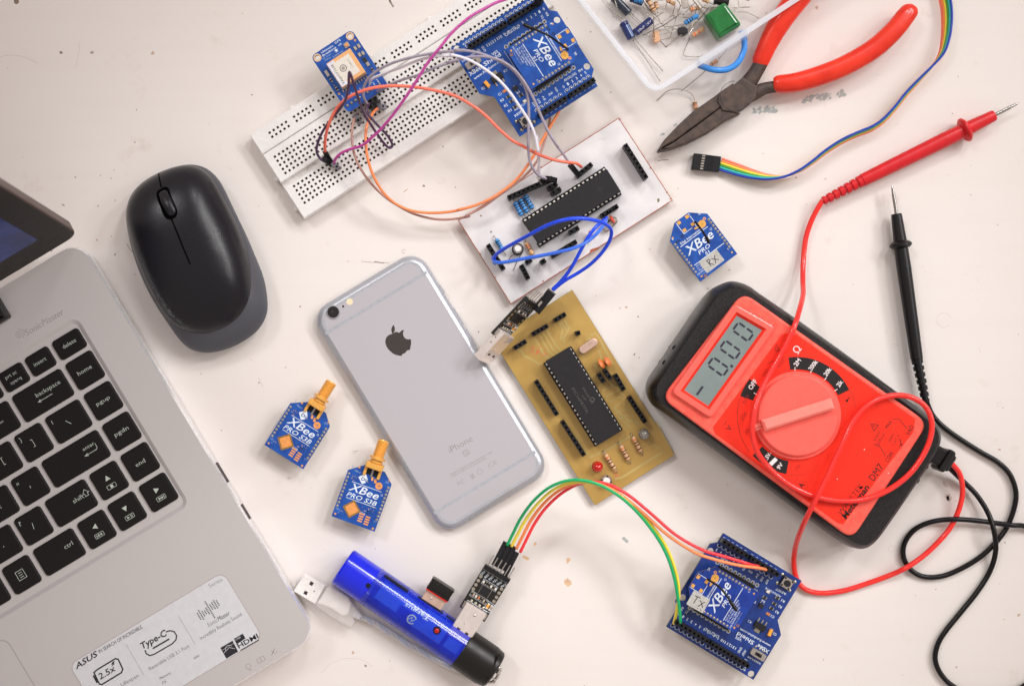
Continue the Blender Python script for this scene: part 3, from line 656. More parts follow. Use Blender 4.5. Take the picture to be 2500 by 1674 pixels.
def ptx(b):
    b.text('iPhone', pc(1045, 1102), pc(1165, 1036), 3.6, 7.04, 'phone_text', 0, -.02)
    x, y = pc(1128, 1100); b.line(rrect(x, y, 2.9, 2.7, .5, 0, 3), .18, 7.04, 'phone_text', True); b.textc('S', (x, y), 1.1, 1.4, 0, 7.04, 'phone_text', 0, -.02)
    b.text('Designed by Apple in California Assembled in China', pc(1048, 1218), pc(1268, 1098), .95, 7.04, 'phone_faint', 0, -.01)
    b.text('Model A1688 FCC ID BCG-E2946A', pc(1056, 1230), pc(1240, 1130), .95, 7.04, 'phone_faint', 0, -.01)
    b.text('FC', pc(1090, 1275), pc(1122, 1257), 2.3, 7.04, 'phone_faint', 0, -.02); b.text('CE', pc(1252, 1180), pc(1296, 1155), 2.3, 7.04, 'phone_faint', 0, -.02)
    x, y = pc(1162, 1224); b.line([(x-1, y-1.3), (x+1, y+1.3)], .15, 7.04, 'phone_faint'); b.line([(x+1, y-1.3), (x-1, y+1.3)], .15, 7.04, 'phone_faint'); b.line(rrect(x, y, 1.6, 2), .12, 7.04, 'phone_faint', True)
    x, y = pc(1202, 1200); b.ring(x, y, 1.3, 1.45, 7.04, 'phone_faint', 20)
one('back_print', ptx, ph)
for k, (yy, ln) in enumerate(((44, 5), (27, 10), (14, 10))):
    one('side_button', lambda b: b.box(PW/2-.15, yy, 1.0, ln, 2.7, 4.6, 'phone_edge', bev=.3), ph)
# ================================================================ shared electronics pieces
def header(name, parent, F, v, p0, p1, n, zb, h=8.4, wd=2.4, label=None):
    """female pin strip between two photo points (its long ends, at its top), n sockets; zb = local z it stands on"""
    a = F.l2(v, *p0, zb+h); c = F.l2(v, *p1, zb+h); return strip(name, parent, a, c, n, zb, h, wd)
def strip(name, parent, a, c, n, zb, h=8.4, wd=2.4):
    b = MB(); dx, dy = c[0]-a[0], c[1]-a[1]; L_ = math.hypot(dx, dy); an = math.degrees(math.atan2(dy, dx)); zt_ = zb+h
    cx, cy = (a[0]+c[0])/2, (a[1]+c[1])/2; hs = []
    for i in range(n):
        t = (i+.5)/n; hs.append(rrect(a[0]+dx*t, a[1]+dy*t, 1.15, 1.15, 0, an))
    b.prism(rrect(cx, cy, L_, wd, .25, an, 2), zb, zt_, 'header_black', .2, holes=hs)
    for hh in hs: b.poly(hh, zt_-1.6, 'pin_hole')
    ux, uy = dx/L_, dy/L_
    for i in range(1, n):
        t = i/n; x, y = a[0]+dx*t, a[1]+dy*t
        for sg in (-1, 1): b.box(x-uy*wd*.5*sg, y+ux*wd*.5*sg, .35, .12, zb+.3, zt_-.3, 'pin_hole', an, 0)
    return b.build(name, parent)
def resistor(name, parent, a, c, r, z, body, bands, leads=True, lead='lead', group=None):
    a = Vector((a[0], a[1], z)); c = Vector((c[0], c[1], z)); L_ = (c-a).length; b = MB()
    pr = [(0, r*.35), (L_*.04, r*.8), (L_*.12, r), (L_*.24, r*.98), (L_*.32, r*.84)]; pos = L_*.32
    pr = [(0, r*.3, body), (L_*.04, r*.8, body), (L_*.11, r, body)]
    cuts = [(.18, .26), (.36, .43), (.52, .59), (.76, .84)]
    for i, (s0, s1) in enumerate(cuts):
        rr = r if i in (0, 3) else r*.86; k = bands[i % len(bands)]
        pr += [(L_*s0, rr, body), (L_*(s0+.001), rr*1.012, k), (L_*s1, rr*1.012, k), (L_*(s1+.001), rr, body)]
        if i == 0: pr += [(L_*.31, r*.87, body)]
        if i == 2: pr += [(L_*.70, r*.87, body)]
    pr += [(L_*.9, r, body), (L_*.96, r*.8, body), (L_, r*.3, body)]
    b.lathe(a, c, pr, body, 14); o = b.build(name, parent)
    if leads:
        u = (c-a).normalized()
        for e, s in ((a, -1), (c, 1)):
            lb = MB(); lb.tube([e, e+u*s*1.2, e+u*s*1.9+Vector((0, 0, -.5)), e+u*s*2.1+Vector((0, 0, -r-1.2))], .27, lead, 6, 3); lb.build('lead', o)
    return o
def smd(b, x, y, wd, h, ang, z, m='smd_tan', ends='tin'):
    b.box(x, y, wd*.6, h, z, z+.6, m, ang, .05); ca, sa = math.cos(R(ang)), math.sin(R(ang))
    for s in (-1, 1): b.box(x+s*wd*.4*ca, y+s*wd*.4*sa, wd*.22, h*1.02, z, z+.62, ends, ang, .05)
def rings(b, pts, r0, r1, z, m, hole=None):
    for x, y in pts:
        b.ring(x, y, r0, r1, z, m, 14)
        if hole: b.poly(circ(x, y, r0, 12), z-.005, hole)

# ================================================================ BREADBOARD
bo = W('Z4', 82, 925, 8.5); FB = Fr((bo.x, bo.y, 0), 33.0); q_ = 1.012
BBL, BBW = 170*q_, 52.0*q_
bbd = thing('breadboard', 'white solderless breadboard full of small square holes, laid at an angle', 'breadboard', FB)
def bx_(x): return x*q_
def grid(b, xs, ys, x0, x1, y0, y1, zt_, m):     # hole centres xs, ys (y down-board, positive); block bounds
    hw = .62*q_; ex = [x0]; ey = [y0]
    for x in xs: ex += [x-hw, x+hw]
    for y in ys: ey += [y-hw, y+hw]
    ex.append(x1); ey.append(y1)
    for i in range(len(ex)-1):
        for j in range(len(ey)-1):
            a, c, d, e = ex[i], ex[i+1], -ey[j], -ey[j+1]
            if i % 2 and j % 2:
                z2 = zt_-1.5; s = .22
                b.add([(a, e, zt_), (c, e, zt_), (c, d, zt_), (a, d, zt_), (a+s, e+s, z2), (c-s, e+s, z2), (c-s, d-s, z2), (a+s, d-s, z2)],
                      [(0, 1, 5, 4), (1, 2, 6, 5), (2, 3, 7, 6), (3, 0, 4, 7)], 'hole_wall'); b.add([(a+s, e+s, z2), (c-s, e+s, z2), (c-s, d-s, z2), (a+s, d-s, z2)], [(0, 1, 2, 3)], 'hole_dark')
            else: b.add([(a, e, zt_), (c, e, zt_), (c, d, zt_), (a, d, zt_)], [(0, 1, 2, 3)], m)
def block(name, y0, y1, rows, rail=False):
    b = MB(); zt_ = 8.5; e = .45
    cols = [bx_(5.0+2.54*i) for i in range(63)] if not rail else [bx_(9.5+15.24*g+2.54*i) for g in range(11) for i in range(5)]
    cols = [c for c in cols if c < BBL-3]
    grid(b, cols, [bx_(y) for y in rows], e, BBL-e, y0+e, y1-e, zt_, 'abs_white')
    P = [(0, -y1), (BBL, -y1), (BBL, -y0), (0, -y0)]; I = [(e, -y1+e), (BBL-e, -y1+e), (BBL-e, -y0-e), (e, -y0-e)]
    b.add([(x, y, zt_-e) for x, y in P]+[(x, y, zt_) for x, y in I], [(i, (i+1)%4, 4+(i+1)%4, 4+i) for i in range(4)], 'abs_white')
    b.add([(x, y, 0.1) for x, y in P]+[(x, y, zt_-e) for x, y in P], [(i, (i+1)%4, 4+(i+1)%4, 4+i) for i in range(4)], 'abs_white')
    return b.build(name, bbd)
y1 = 12.2*q_; y2 = 31.2*q_; 
block('power_rail', 0, y1-.15, (4.6, 7.14), True)
block('terminal_block', y1+.15, y2-1.4, (16.6, 19.14, 21.68, 24.22, 26.76))
one('trough', lambda b: b.prism([(0, -(y2+1.6)), (BBL, -(y2+1.6)), (BBL, -(y2-1.45)), (0, -(y2-1.45))], .1, 6.0, 'trough'), bbd)
block('terminal_block', y2+1.6, BBW, (35.0, 37.54, 40.08, 42.62, 45.16))
for x, y in ((0, 26.5), (0, 45.2)): one('locating_tab', lambda b: b.box(-.9, -y, 2.6, 2.4, .2, 5.5, 'abs_white', r=.8, bev=.4), bbd)
for x in (26.5, 75, 112): one('locating_tab', lambda b: b.box(x*q_, .8, 2.6, 2.2, .2, 5.5, 'abs_white', r=.8, bev=.4), bbd)
for x in (30.0, 92.0): one('notch', lambda b: b.box(x*q_, -BBW-.02, 2.4, .5, .3, 8.0, 'trough'), bbd)

# ================================================================ GPS BREAKOUT
g0 = W('X6', 97, 515, 19); FG = Fr((g0.x, g0.y, 18.2), 33.5)
gps = thing('circuit_board', 'small blue positioning board with a square ceramic antenna, standing on the breadboard', 'circuit board', FG)
def gp(x, y, z=.8): return FG.l2('X6', x, y, z)
zt_ = 1.6
b = MB(); gx1 = gp(595, 185)[0]
outl = rrect((gx1)/2, -15.2, gx1+5.2, 35.4, 2.6, 0, 6)
b.prism(outl, 0, zt_, 'pcb_blue', side='pcb_edge', holes=[circ(0, 0, 1.35, 20), circ(gx1, 0, 1.35, 20)])
for x in (0, gx1): b.ring(x, 0, 1.35, 2.1, zt_+.02, 'flake', 24)
def gt(s, a, c, h, m='silk', bo=.01): b.text(s, gp(*a, 2), gp(*c, 2), h, zt_+.03, m, 0, bo)
gt('Ultimate', (158, 447), (338, 332), 1.1); gt('GPS', (365, 300), (452, 245), 1.1); gt('Breakout', (178, 492), (385, 358), 1.1); gt('v3', (415, 335), (465, 305), 1.0)
gt('adafruit', (332, 512), (492, 410), .9, 'silk_dim'); gt('66 chan', (180, 535), (300, 460), .8, 'silk_dim'); gt('10Hz', (215, 560), (300, 510), .8, 'silk_dim')
sx, sy = gp(385, 405); b.poly([(sx+(1.25 if k % 2 == 0 else .5)*math.cos(R(90+36*k)), sy+(1.25 if k % 2 == 0 else .5)*math.sin(R(90+36*k))) for k in range(10)], zt_+.03, 'silk')
for s, x, y in (('3.3V', 965, 795), ('EN', 1015, 860), ('VBAT', 955, 905), ('FIX', 890, 950), ('TX', 750, 990), ('RX', 690, 1010), ('GND', 620, 1060), ('VIN', 480, 1110)):
    p = gp(x, y, 2); b.textc(s, p, 1.9, .7, 90, zt_+.03, 'silk', 0, .01)
for x, y in ((668, 240), (425, 1060)): p = gp(x, y, 2); b.ring(*p, .25, .6, zt_+.02, 'gold', 14)
b.build('pcb', gps)
def gant(b):
    P = [gp(235, 610, 4), gp(592, 378, 4), gp(872, 765, 4), gp(462, 985, 4)]
    cx = sum(p[0] for p in P)/4; cy = sum(p[1] for p in P)/4
    b.box(cx, cy, 15.0, 15.4, zt_, zt_+2.2, 'tin', 0, .1); b.box(cx, cy, 14.6, 14.8, zt_+2.2, zt_+5.6, 'patch_tan', 0, .25)
    b.box(cx-.3, cy, 11.0, 11.0, zt_+5.6, zt_+5.75, 'patch_white', 0, .05); b.ring(cx-1.2, cy+.6, 1.5, 1.85, zt_+5.8, 'chip_mark', 24); b.prism(circ(cx-1.2, cy+.6, .95, 16), zt_+5.7, zt_+5.95, 'tin', .1)
    b.textc('G.TOP013', (cx+3.2, cy+.8), 5, .8, -90, zt_+5.78, 'pcb_edge')
    b.box(cx-5.2, cy-.2, 3.9, 14.2, zt_+5.6, zt_+5.72, 'label_lilac', 0, .02); b.textc('PA6H1F1538', (cx-5.2, cy-.4), 11.2, 1.3, 90, zt_+5.76, 'ink')
    return cx, cy
bg_ = MB(); gcx, gcy = gant(bg_); bg_.build('antenna', gps)
def gcomp(b):
    for x, y, an in ((675, 365, 90), (728, 330, 90), (740, 465, 90), (792, 440, 90)): p = gp(x, y, 2); smd(b, *p, 2.2, 1.3, an, zt_)
    p = gp(820, 545, 2); b.box(*p, 1.6, 2.6, zt_, zt_+.9, 'smd_dark'); p = gp(865, 605, 2); smd(b, *p, 1.6, 2.2, 0, zt_, 'tin'); p = gp(935, 690, 2); smd(b, *p, 1.8, 1.1, 90, zt_, 'smd_dark')
    p = gp(240, 750, 2); smd(b, *p, 3.4, 1.5, 90, zt_, 'tin'); p = gp(305, 855, 2); smd(b, *p, 1.8, 1.2, 90, zt_, 'smd_dark'); p = gp(355, 935, 2); b.ball((*p, zt_+.2), .5, 'solder'); p = gp(392, 985, 2); smd(b, *p, 2, 1.1, 90, zt_, 'smd_dark')
    p = gp(540, 315, 2); b.box(*p, 2.8, 2.8, zt_, zt_+.6, 'tin', 0, .1); b.prism(circ(*p, .9, 16), zt_, zt_+1.1, 'copper', .1)
    for i in range(5): p = gp(695+38*i, 900-25*i, 2); b.box(*p, .7, 1.3, zt_, zt_+.5, 'solder')
    for i in range(3): p = gp(490+38*i, 1020-25*i, 2); b.box(*p, .7, 1.3, zt_, zt_+.5, 'solder')
one('components', gcomp, gps)
for i in range(9):
    p = (gp(560, 1250)[0]+2.54*i*.985, gp(560, 1250)[1]+.2)
    one('pin', lambda b: (b.ball((*p, zt_), .85, 'solder', .9, 12, True), b.box(*p, .6, .6, -9.6, zt_+1.1, 'tin')), gps)
one('pin_strip', lambda b: b.box(gx1/2, gp(560, 1250)[1]+.2, 23, 2.4, -9.6, -.02, 'header_black'), gps)

# ================================================================ RADIO MODULES
def xb_pins(b, z, n0=5.6):
    for x in (1.1, 23.2):
        for i in range(10):
            y = n0+2.0*i; b.ring(x, y, .3, .75, z+.02, 'solder', 12); b.ball((x, y, z), .5, 'solder', .45, 10, True)
def xbee_text(b, z, l2='PRO', pro_shear=.15):
    b.text('XBee', (3.0, 14.6), (20.4, 14.6), 5.0, z, 'silk', .25, .012)
    b.ring(21.1, 18.9, .45, .6, z, 'silk', 12)
def module_whip(name, label, F, group=None, pcbm='pcb_blue', sticker=None, tip=(14.2, 13.4, 17), mid=(15.6, 20.5, 9), flatz=False, standing=True):
    th = thing(name, label, 'radio module', F, group); z = 1.2; o = MB()
    outl = [(0, 0), (24.4, 0), (24.4, 26.5), (16.8, 33), (7.7, 33), (0, 26.8)]
    o.prism(outl, 0, z, pcbm, side='pcb_edge'); z += .02; xb_pins(o, 1.2)
    o.line([(8.2, 32.4), (8.2, 25.3), (13.6, 25.3)], .3, z, 'silk'); o.line([(16.4, 32.6), (16.4, 26.6), (15.4, 23.8)], .3, z, 'silk')
    o.line([(2.5, 20.9), (20.6, 20.9)], .35, z, 'silk'); o.line([(2.5, 8.8), (22.2, 8.8)], .35, z, 'silk')
    o.text('Digi International', (3.6, 21.6), (18.2, 21.6), 1.25, z, 'silk', 0, .01); xbee_text(o, z)
    o.text('PRO', (8.2, 11.5), (15.6, 11.5), 2.2, z, 'silk', .2, .01); o.text('S1', (10.8, 9.3), (13.4, 9.3), 1.5, z, 'silk', .1, .02)
    o.text('20', (20.4, 28.4), (22.1, 28.4), 1.2, z, 'silk', 0, .01); o.text('1', (1.4, 26.2), (1.9, 26.2), 1.1, z, 'silk'); o.text('10', (1.0, 3.2), (2.6, 3.2), 1.1, z, 'silk'); o.text('11', (21.8, 4.6), (23, 4.6), 1.0, z, 'silk')
    for i, s in enumerate(('FCC ID: OUR-XBEEPRO', 'IC: 4214A-XBEEPRO', 'Model: XBEE PRO', '000WRT33-001', 'www.digi.com')):
        o.text(s, (3.0, 7.2-i*1.25), (3.0+len(s)*.66, 7.2-i*1.25), .85, z, 'silk' if i != 4 else 'silk_dim')
    for x, y in ((9.6, 31.6), (14.9, 31.6), (9.6, 26.7), (15.0, 26.6)): o.box(x, y, 1.9, 1.7, 1.2, 1.26, 'gold', 0, .01)
    o.box(15.2, 23.9, 2.2, 1.0, 1.2, 1.26, 'gold', -15, .01); o.prism(circ(19.0, 23.8, 2.05, 24), 1.2, 1.27, 'gold', .01); o.ring(19.0, 23.8, .35, .5, 1.29, 'gold_dark', 12); o.box(17.6, 24.6, 1.6, 1.6, 1.2, 1.25, 'gold', 45, .01)
    o.ring(21.6, 25.3, .35, .85, z, 'copper', 14); o.ring(2.2, 1.9, 0, .55, z, 'gold', 12); o.ring(4.0, .9, .4, .8, z, 'gold_dark', 12); o.ring(22.6, 2.4, 0, .5, z, 'gold', 12); o.ring(2.2, 27.2, 0, .5, z, 'gold', 12)
    for x, y, wd, h in ((3.2, 24.2, 2.8, 1.4), (7, 25, 2.2, 1.3), (18.3, 31, 1.2, .9), (16, 31.4, 1, .8)): o.textc('IIA', (x, y), wd, h, 8, z, 'chip_black', 0, .03)
    o.build('pcb', th)
    for k, x in enumerate((1.1, 23.2)):
        one('pin_header', lambda b: ([b.box(x, 5.6+2*i, .5, .5, -6.6, -2, 'tin', 0, .05) for i in range(10)], b.box(x, 14.6, 1.9, 20, -2, -.02, 'header_black')), th)
    if sticker:
        a, cxy, an, wd, hh = sticker
        def stk(b):
            b.prism(rrect(*cxy, wd, hh, .3, an, 2), z-.01, z+.08, 'tape_grey')
            lw = .42
            dx, dy = math.cos(R(an)), math.sin(R(an))
            def P(x, y): return (cxy[0]+x*dx-y*dy, cxy[1]+x*dy+y*dx)
            if a == 'RX':
                b.line([P(-1.7, -2.0), P(-2.0, 1.6)], lw, z+.1, 'ink'); b.line([P(-2.3, 1.7), P(-.6, 1.9), P(-.3, 1.0), P(-1.9, -.1)], lw, z+.1, 'ink'); b.line([P(-1.7, 0), P(0, -2.3)], lw, z+.1, 'ink')
            else: b.line([P(-3.2, 2.0), P(.1, 2.2)], lw, z+.1, 'ink'); b.line([P(-1.6, 2.0), P(-1.8, -2.0)], lw, z+.1, 'ink')
            b.line([P(1.0, -2.2), P(3.0, 1.6)], lw, z+.1, 'ink'); b.line([P(.6, 1.2), P(3.6, -1.6)], lw, z+.1, 'ink')
        one('sticker', stk, th)
    def whip(b):
        b.tube([(16.6, 26.9, 1.2), (16.5, 26.2, 3.0), mid, tip], [.5, .55, .6, .65], 'wire_black', 10, 6)
    w_ = one('antenna_wire', whip, th)
    mv, tv = Vector(mid), Vector(tip); s0 = tv+(mv-tv)*.42
    one('tip_sleeve', lambda b: (b.lathe(s0, tv, [(0, .7), (.5, .95), ((tv-s0).length-.6, 1.0), ((tv-s0).length+.2, .95), ((tv-s0).length+.9, .5)], 'wire_black', 12)), w_)
    return th
xo = W('X2', 705, 1470, 9.8)
module_whip('radio_module', 'small blue radio module marked RX on a grey sticker, lying by the white board', Fr((xo.x, xo.y, 8.6), 36.9), None, 'pcb_blue', ('RX', (11.2, 5.0), 0, 11.6, 7.2), (14.3, 14.6, 13), (15.7, 20.5, 8.5))
def module_sma(label, F):
    th = thing('radio_module', label, 'radio module', F, 'two blue radio modules with gold antenna sockets'); z = 1.22; o = MB()
    o.prism([(0, 0), (24.2, 0), (24.2, 26.4), (18.6, 31.4), (7.6, 31.4), (0, 25.9)], 0, 1.2, 'pcb_blue', side='pcb_edge'); xb_pins(o, 1.2, 6.3)
    o.line([(4, 20.9), (20.5, 20.9)], .28, z, 'silk'); o.line([(3.8, 12.0), (20.8, 12.0)], .28, z, 'silk')
    o.text('XBee', (3.6, 16.2), (20.0, 16.2), 4.2, z, 'silk', .25, .012); o.text('PRO S3B', (3.6, 12.8), (20.3, 12.8), 2.5, z, 'silk', .25, .01); o.ring(21.2, 19.4, .4, .55, z, 'silk', 12)
    o.poly([(6.4, 24.2), (9.4, 21.4), (12.2, 23.6), (9.4, 27.4)], z, 'silk'); o.text('Digi', (8.2, 23.2), (12.8, 23.2), 1.8, z+.01, 'pcb_navy', 0, .02)
    o.text('1', (1.6, 28), (2.0, 28), 1.1, z, 'silk_dim'); o.text('20', (20.6, 26.2), (22.6, 26.2), 1.2, z, 'silk_dim'); o.text('10', (.9, 4.2), (2.5, 4.2), 1.1, z, 'silk_dim'); o.text('11', (22, 4.6), (23.2, 4.6), 1.0, z, 'silk_dim'); o.text('9807', (3.2, 26.6), (6.8, 26.0), 1.0, z, 'silk_dim', .1)
    o.ring(18.2, 23.4, .4, 1.9, z, 'copper', 22); o.ring(18.2, 23.4, .9, 1.05, z+.01, 'gold_dark', 18); o.box(15.6, 25.2, 1.3, 2.2, 1.2, 1.26, 'copper', 15, .01); o.box(13.6, 25.8, 1.1, 2.0, 1.2, 1.26, 'copper', 25, .01); o.ball((16.2, 26.6, 1.2), .8, 'solder', .5, 10, True)
    o.prism(rrect(8.8, 7.2, 7.2, 7.2, .4, 48, 2), 1.2, 1.24, 'gold_dark'); o.prism(rrect(8.8, 7.2, 5.4, 5.4, .3, 48, 2), 1.2, 1.28, 'copper')
    ca, sa = math.cos(R(48)), math.sin(R(48))
    for k in range(9):
        for e in range(4):
            t = -2.8+.7*k; u, v_ = [(t, 3.3), (t, -3.3), (3.3, t), (-3.3, t)][e]; o.box(8.8+u*ca-v_*sa, 7.2+u*sa+v_*ca, .32 if e < 2 else .6, .6 if e < 2 else .32, 1.2, 1.3, 'pcb_edge', 48, 0)
    for j in range(4):
        for i, x in enumerate((14.8, 18.4)): o.box(x, 2.1+j*1.3+(0 if i else .5), 2.5, .8, 1.2, 1.27, 'copper', 0, .01)
    o.line([(13.4, 6.2), (16.2, 6.2), (16.2, 7.3), (13.4, 7.3)], .15, z, 'silk', True)
    for x, y, r in ((1.5, 1.9, .55), (22.8, 1.2, .6), (5.2, 29.2, .6), (22.4, 28.0, .5)): o.ring(x, y, 0 if r > .5 else .2, r, z, 'copper', 12)
    random.seed(3)
    for k in range(26): x, y = random.choice([(random.uniform(2.5, 6), random.uniform(2, 5)), (random.uniform(13, 20), random.uniform(8, 11)), (random.uniform(2.6, 6), random.uniform(21.5, 25)), (random.uniform(17, 21), random.uniform(9, 12))]); o.ring(x, y, 0, random.uniform(.15, .3), z, random.choice(['copper', 'silk_dim', 'solder']), 7)
    for y in (9.2, 8.0): o.textc('671', (18, y), 3, .9, 8, z, 'chip_black', 0, .03)
    o.build('pcb', th)
    for k, x in enumerate((1.1, 23.2)):
        one('pin_header', lambda b: ([b.box(x, 6.3+2*i, .5, .5, -6.6, -2, 'tin', 0, .05) for i in range(10)], b.box(x, 15.3, 1.9, 20, -2, -.02, 'header_black')), th)
    sma = MB(); zc = 1.8; cx = 12.6
    sma.box(cx, 32.6, 9.2, 3.2, -1.6, 5.0, 'gold', 0, .4)
    sma.lathe((cx, 34.2, zc), (cx, 50, zc), [(0, 3.0), (.5, 3.6), (1.3, 3.6), (1.4, 2.9), (2.2, 2.9), (2.3, 4.3), (3.3, 4.3), (3.4, 2.8), (4.2, 2.8)]+[(4.2+.32*k, 3.1 if k % 2 else 2.75) for k in range(1, 26)]+[(12.6, 2.7), (12.7, 2.1), (12.2, 1.9)], 'gold', 22)
    for x in (cx-3.9, cx+3.9): sma.box(x, 29.2, 1.5, 5.4, 1.0, 2.6, 'gold', 0, .2); sma.ball((x, 27.6, 1.2), 1.1, 'solder', .8, 10, True)
    sma.box(cx, 28.8, 1.0, 4.6, 1.2, 2.0, 'solder', 0, .2)
    for x in (cx-2, cx+2): sma.box(x, 29.6, 2.3, 4.2, 1.2, 1.9, 'pin_hole', 0, .1)
    sma.build('antenna_socket', th); return th
p = W('Y1', 55, 1057, 9.8); module_sma('blue radio module with gold antenna socket, the one nearer the laptop and keyboard', Fr((p.x, p.y, 8.6), -32.0))
p = W('Y1', 412, 1436, 9.8); module_sma('blue radio module with gold antenna socket, the one touching distance from the phone edge', Fr((p.x, p.y, 8.6), -19.8))

# ================================================================ SHIELDS
class _S: pass
def SHc(x, y):
    dx, dy = x-185, y-990; u = (.854*dx+.52*dy)*.0541; v = (.52*dx-.854*dy)*.0541; return (25.5-u, 28.8-v)
def shield(F, label, tilt=None, pcbm='pcb_blue', silk='silk', tempt=True):
    th = thing('shield_board', label, 'circuit board', F, None)
    if tilt is not None: th.matrix_world = Matrix.Translation(F.o*.001) @ tilt
    z = 1.6; zs = 1.63; q = .979
    O = [(26, 29.4), (26, 17.9), (29, 15.2), (29, -20.8), (26, -23.6), (26, -29.4), (-23.3, -29.4), (-23.3, -4.7), (-29, 1.1), (-28.8, 29.4)]
    O = [(x*q, y*q) for x, y in O]; o = MB()
    hl = [circ(*SHc(615, 257), 1.75, 20), circ(*SHc(345, 708), 1.75, 20), circ(*SHc(1012, 1450), 1.75, 20)]
    o.prism(O, 0, z, pcbm, side='pcb_edge', holes=hl)
    yD, yDh, yA, yAh = 23.3, 26.4, -25.3, -22.2
    def nx(u): return 25.5-u
    x8 = (nx(21.9), nx(1.2)); x10 = (nx(46.4), nx(22.9)); xA = (nx(16.2), nx(.4)); xP = (nx(34.9), nx(17.6))
    for (a, c), n, y in ((x8, 8, yDh), (x10, 10, yDh), (xA, 6, yAh), (xP, 6, yAh)):
        for i in range(n):
            x = a+(c-a)*(i+.5)/n; o.ring(x, y, .95, 1.15, zs, silk, 12, -20, 200) if y > 0 else o.ring(x, y, .95, 1.15, zs, silk, 12, -20, 200)
            o.ball((x, y, z), .62, 'solder' if tempt else 'header_black', .5, 8, True)
        yy = (yD-1.7) if y > 0 else yA-1.9
        if y < 0:
            for i in range(n): o.line([(a+(c-a)*(i+.25)/n, yy+.1), (a+(c-a)*(i+.75)/n, yy+.1)], .18, zs, silk)
    # radio socket hole rows
    h1a, h1b = SHc(685, 368), SHc(1068, 586); h2a, h2b = SHc(415, 810), SHc(790, 1035)
    for a, c in ((h1a, h1b), (h2a, h2b)):
        for i in range(10):
            x, y = a[0]+(c[0]-a[0])*i/9, a[1]+(c[1]-a[1])*i/9; o.ring(x, y, .95, 1.12, zs, silk, 12); o.ring(x, y, .4, .85, zs, 'solder', 12); o.poly(circ(x, y, .4, 8), zs-.01, 'pin_hole')
    o.line([SHc(968, 578), SHc(1072, 640), SHc(835, 1035)], .2, zs, silk)
    def tx(s, a, c, h, bo=.012): o.text(s, SHc(*a), SHc(*c), h, zs, silk, 0, bo)
    tx('XBee', (1192, 1222), (1082, 1156), 2.2); tx('Shield', (1045, 1135), (885, 1040), 2.2); tx('V03', (925, 1112), (868, 1080), 1.5); tx('www.funduino.com', (1205, 1170), (908, 1002), 1.3)
    tx('DIGITAL', (702, 1078), (568, 998), 1.7)
    for s, u in (('0', 2.3), ('1', 4.9), ('2', 7.5), ('3', 10.1), ('4', 12.7), ('5', 15.2), ('6', 17.8), ('7', 20.4), ('8', 24), ('9', 26.5), ('10', 29), ('11', 31.5), ('12', 34), ('13', 36.4)):
        o.textc(s, (nx(u), 19.7), .9*len(s), 1.5, 0, zs, silk, 0, .015)
    for s, u in (('RX', 2.3), ('TX', 5.2)): o.textc(s, (nx(u), 16.6), 2.2, 1.2, 90, zs, silk, 0, .015)
    for s, u in (('GND', 39.6), ('AREF', 42.2)): o.textc(s, (nx(u), 19.2), 3.4, 1.3, 90, zs, silk, 0, .015)
    for s, u in (('5', .9), ('4', 3.6), ('3', 6.3), ('2', 9), ('1', 11.7), ('0', 14.4)): o.textc(s, (nx(u+.8), -19.4), .9, 1.4, 0, zs, silk, 0, .015)
    o.textc('ANALOG', (nx(9.6), -17.0), 7.4, 1.4, 0, zs, silk, 0, .012); o.textc('IN', (nx(3.2), -17.0), 2.2, 1.4, 0, zs, silk, 0, .012)
    for s, u in (('VIN', 19.2), ('GND', 22.8), ('5V', 27), ('3V3', 30), ('RST', 33)): o.textc(s, (nx(u), -18.8), 2.6, 1.2, 90 if s not in ('GND',) else 0, zs, silk, 0, .015)
    tx('RESET', (1352, 664), (1256, 612), 1.2); tx('ASSOCIATE', (1305, 694), (1155, 606), 1.0)
    for s, x, y in (('R1', 1320, 740), ('R2', 1292, 796), ('R3', 1262, 850), ('C1', 1220, 893), ('R4', 1128, 742), ('T1', 1046, 748), ('IC1', 998, 942), ('C2', 1240, 1062)): o.textc(s, SHc(x, y), 1.9, 1.3, 0, zs, silk, 0, .015)
    tx('XBEE/USB', (1110, 1345), (980, 1272), 1.0); tx('20', (975, 1318), (950, 1300), 1.1); tx('Keyes', (955, 1420), (968, 1320), 1.0)
    o.build('pcb', th)
    strip('pin_header', th, (x8[0], yD), (x8[1], yD), 8, z, 7.6 if True else 8, 2.5); strip('pin_header', th, (x10[0], yD), (x10[1], yD), 10, z, 7.6, 2.5)
    strip('pin_header', th, (xA[0], yA), (xA[1], yA), 6, z, 7.6, 2.5); strip('pin_header', th, (xP[0], yA), (xP[1], yA), 6, z, 7.6, 2.5)
    for (a, c), y in ((x8, yD), (x10, yD), (xA, yA), (xP, yA)):
        n = int(round((c-a)/2.54)); one('pin', lambda b: [b.box(a+(c-a)*(i+.5)/n, y, .6, .6, -10.2, -.01, 'tin', 0, .05) for i in range(n)], th)
    for a, c in ((h1a, h1b), (h2a, h2b)):
        m0 = ((a[0]+c[0])/2, (a[1]+c[1])/2); off = -1.7 if m0[1] > 0 else 1.7
        one('radio_socket', lambda b: b.box(m0[0], m0[1]+off, 20.6, 2.2, z, z+5, 'header_black', math.degrees(math.atan2(a[1]-c[1], a[0]-c[0])), .15), th)
    rb = SHc(1350, 560)
    def rst(b):
        b.box(*rb, 6, 6, z, z+3.0, 'smd_dark', 0, .3); b.box(*rb, 5.6, 5.6, z+3.0, z+3.25, 'tin', 0, .1); b.prism(circ(*rb, 1.7, 20), z+3.2, z+4.6, 'button_black' if False else 'chip_black', .2)
        for sx in (-1, 1):
            for sy in (-1, 1): b.ball((rb[0]+sx*2.1, rb[1]+sy*2.1, z+3.2), .6, 'chip_black', .3, 8, True); b.ball((rb[0]+sx*3.8, rb[1]+sy*2.6, z), 1.0, 'solder', .7, 10, True)
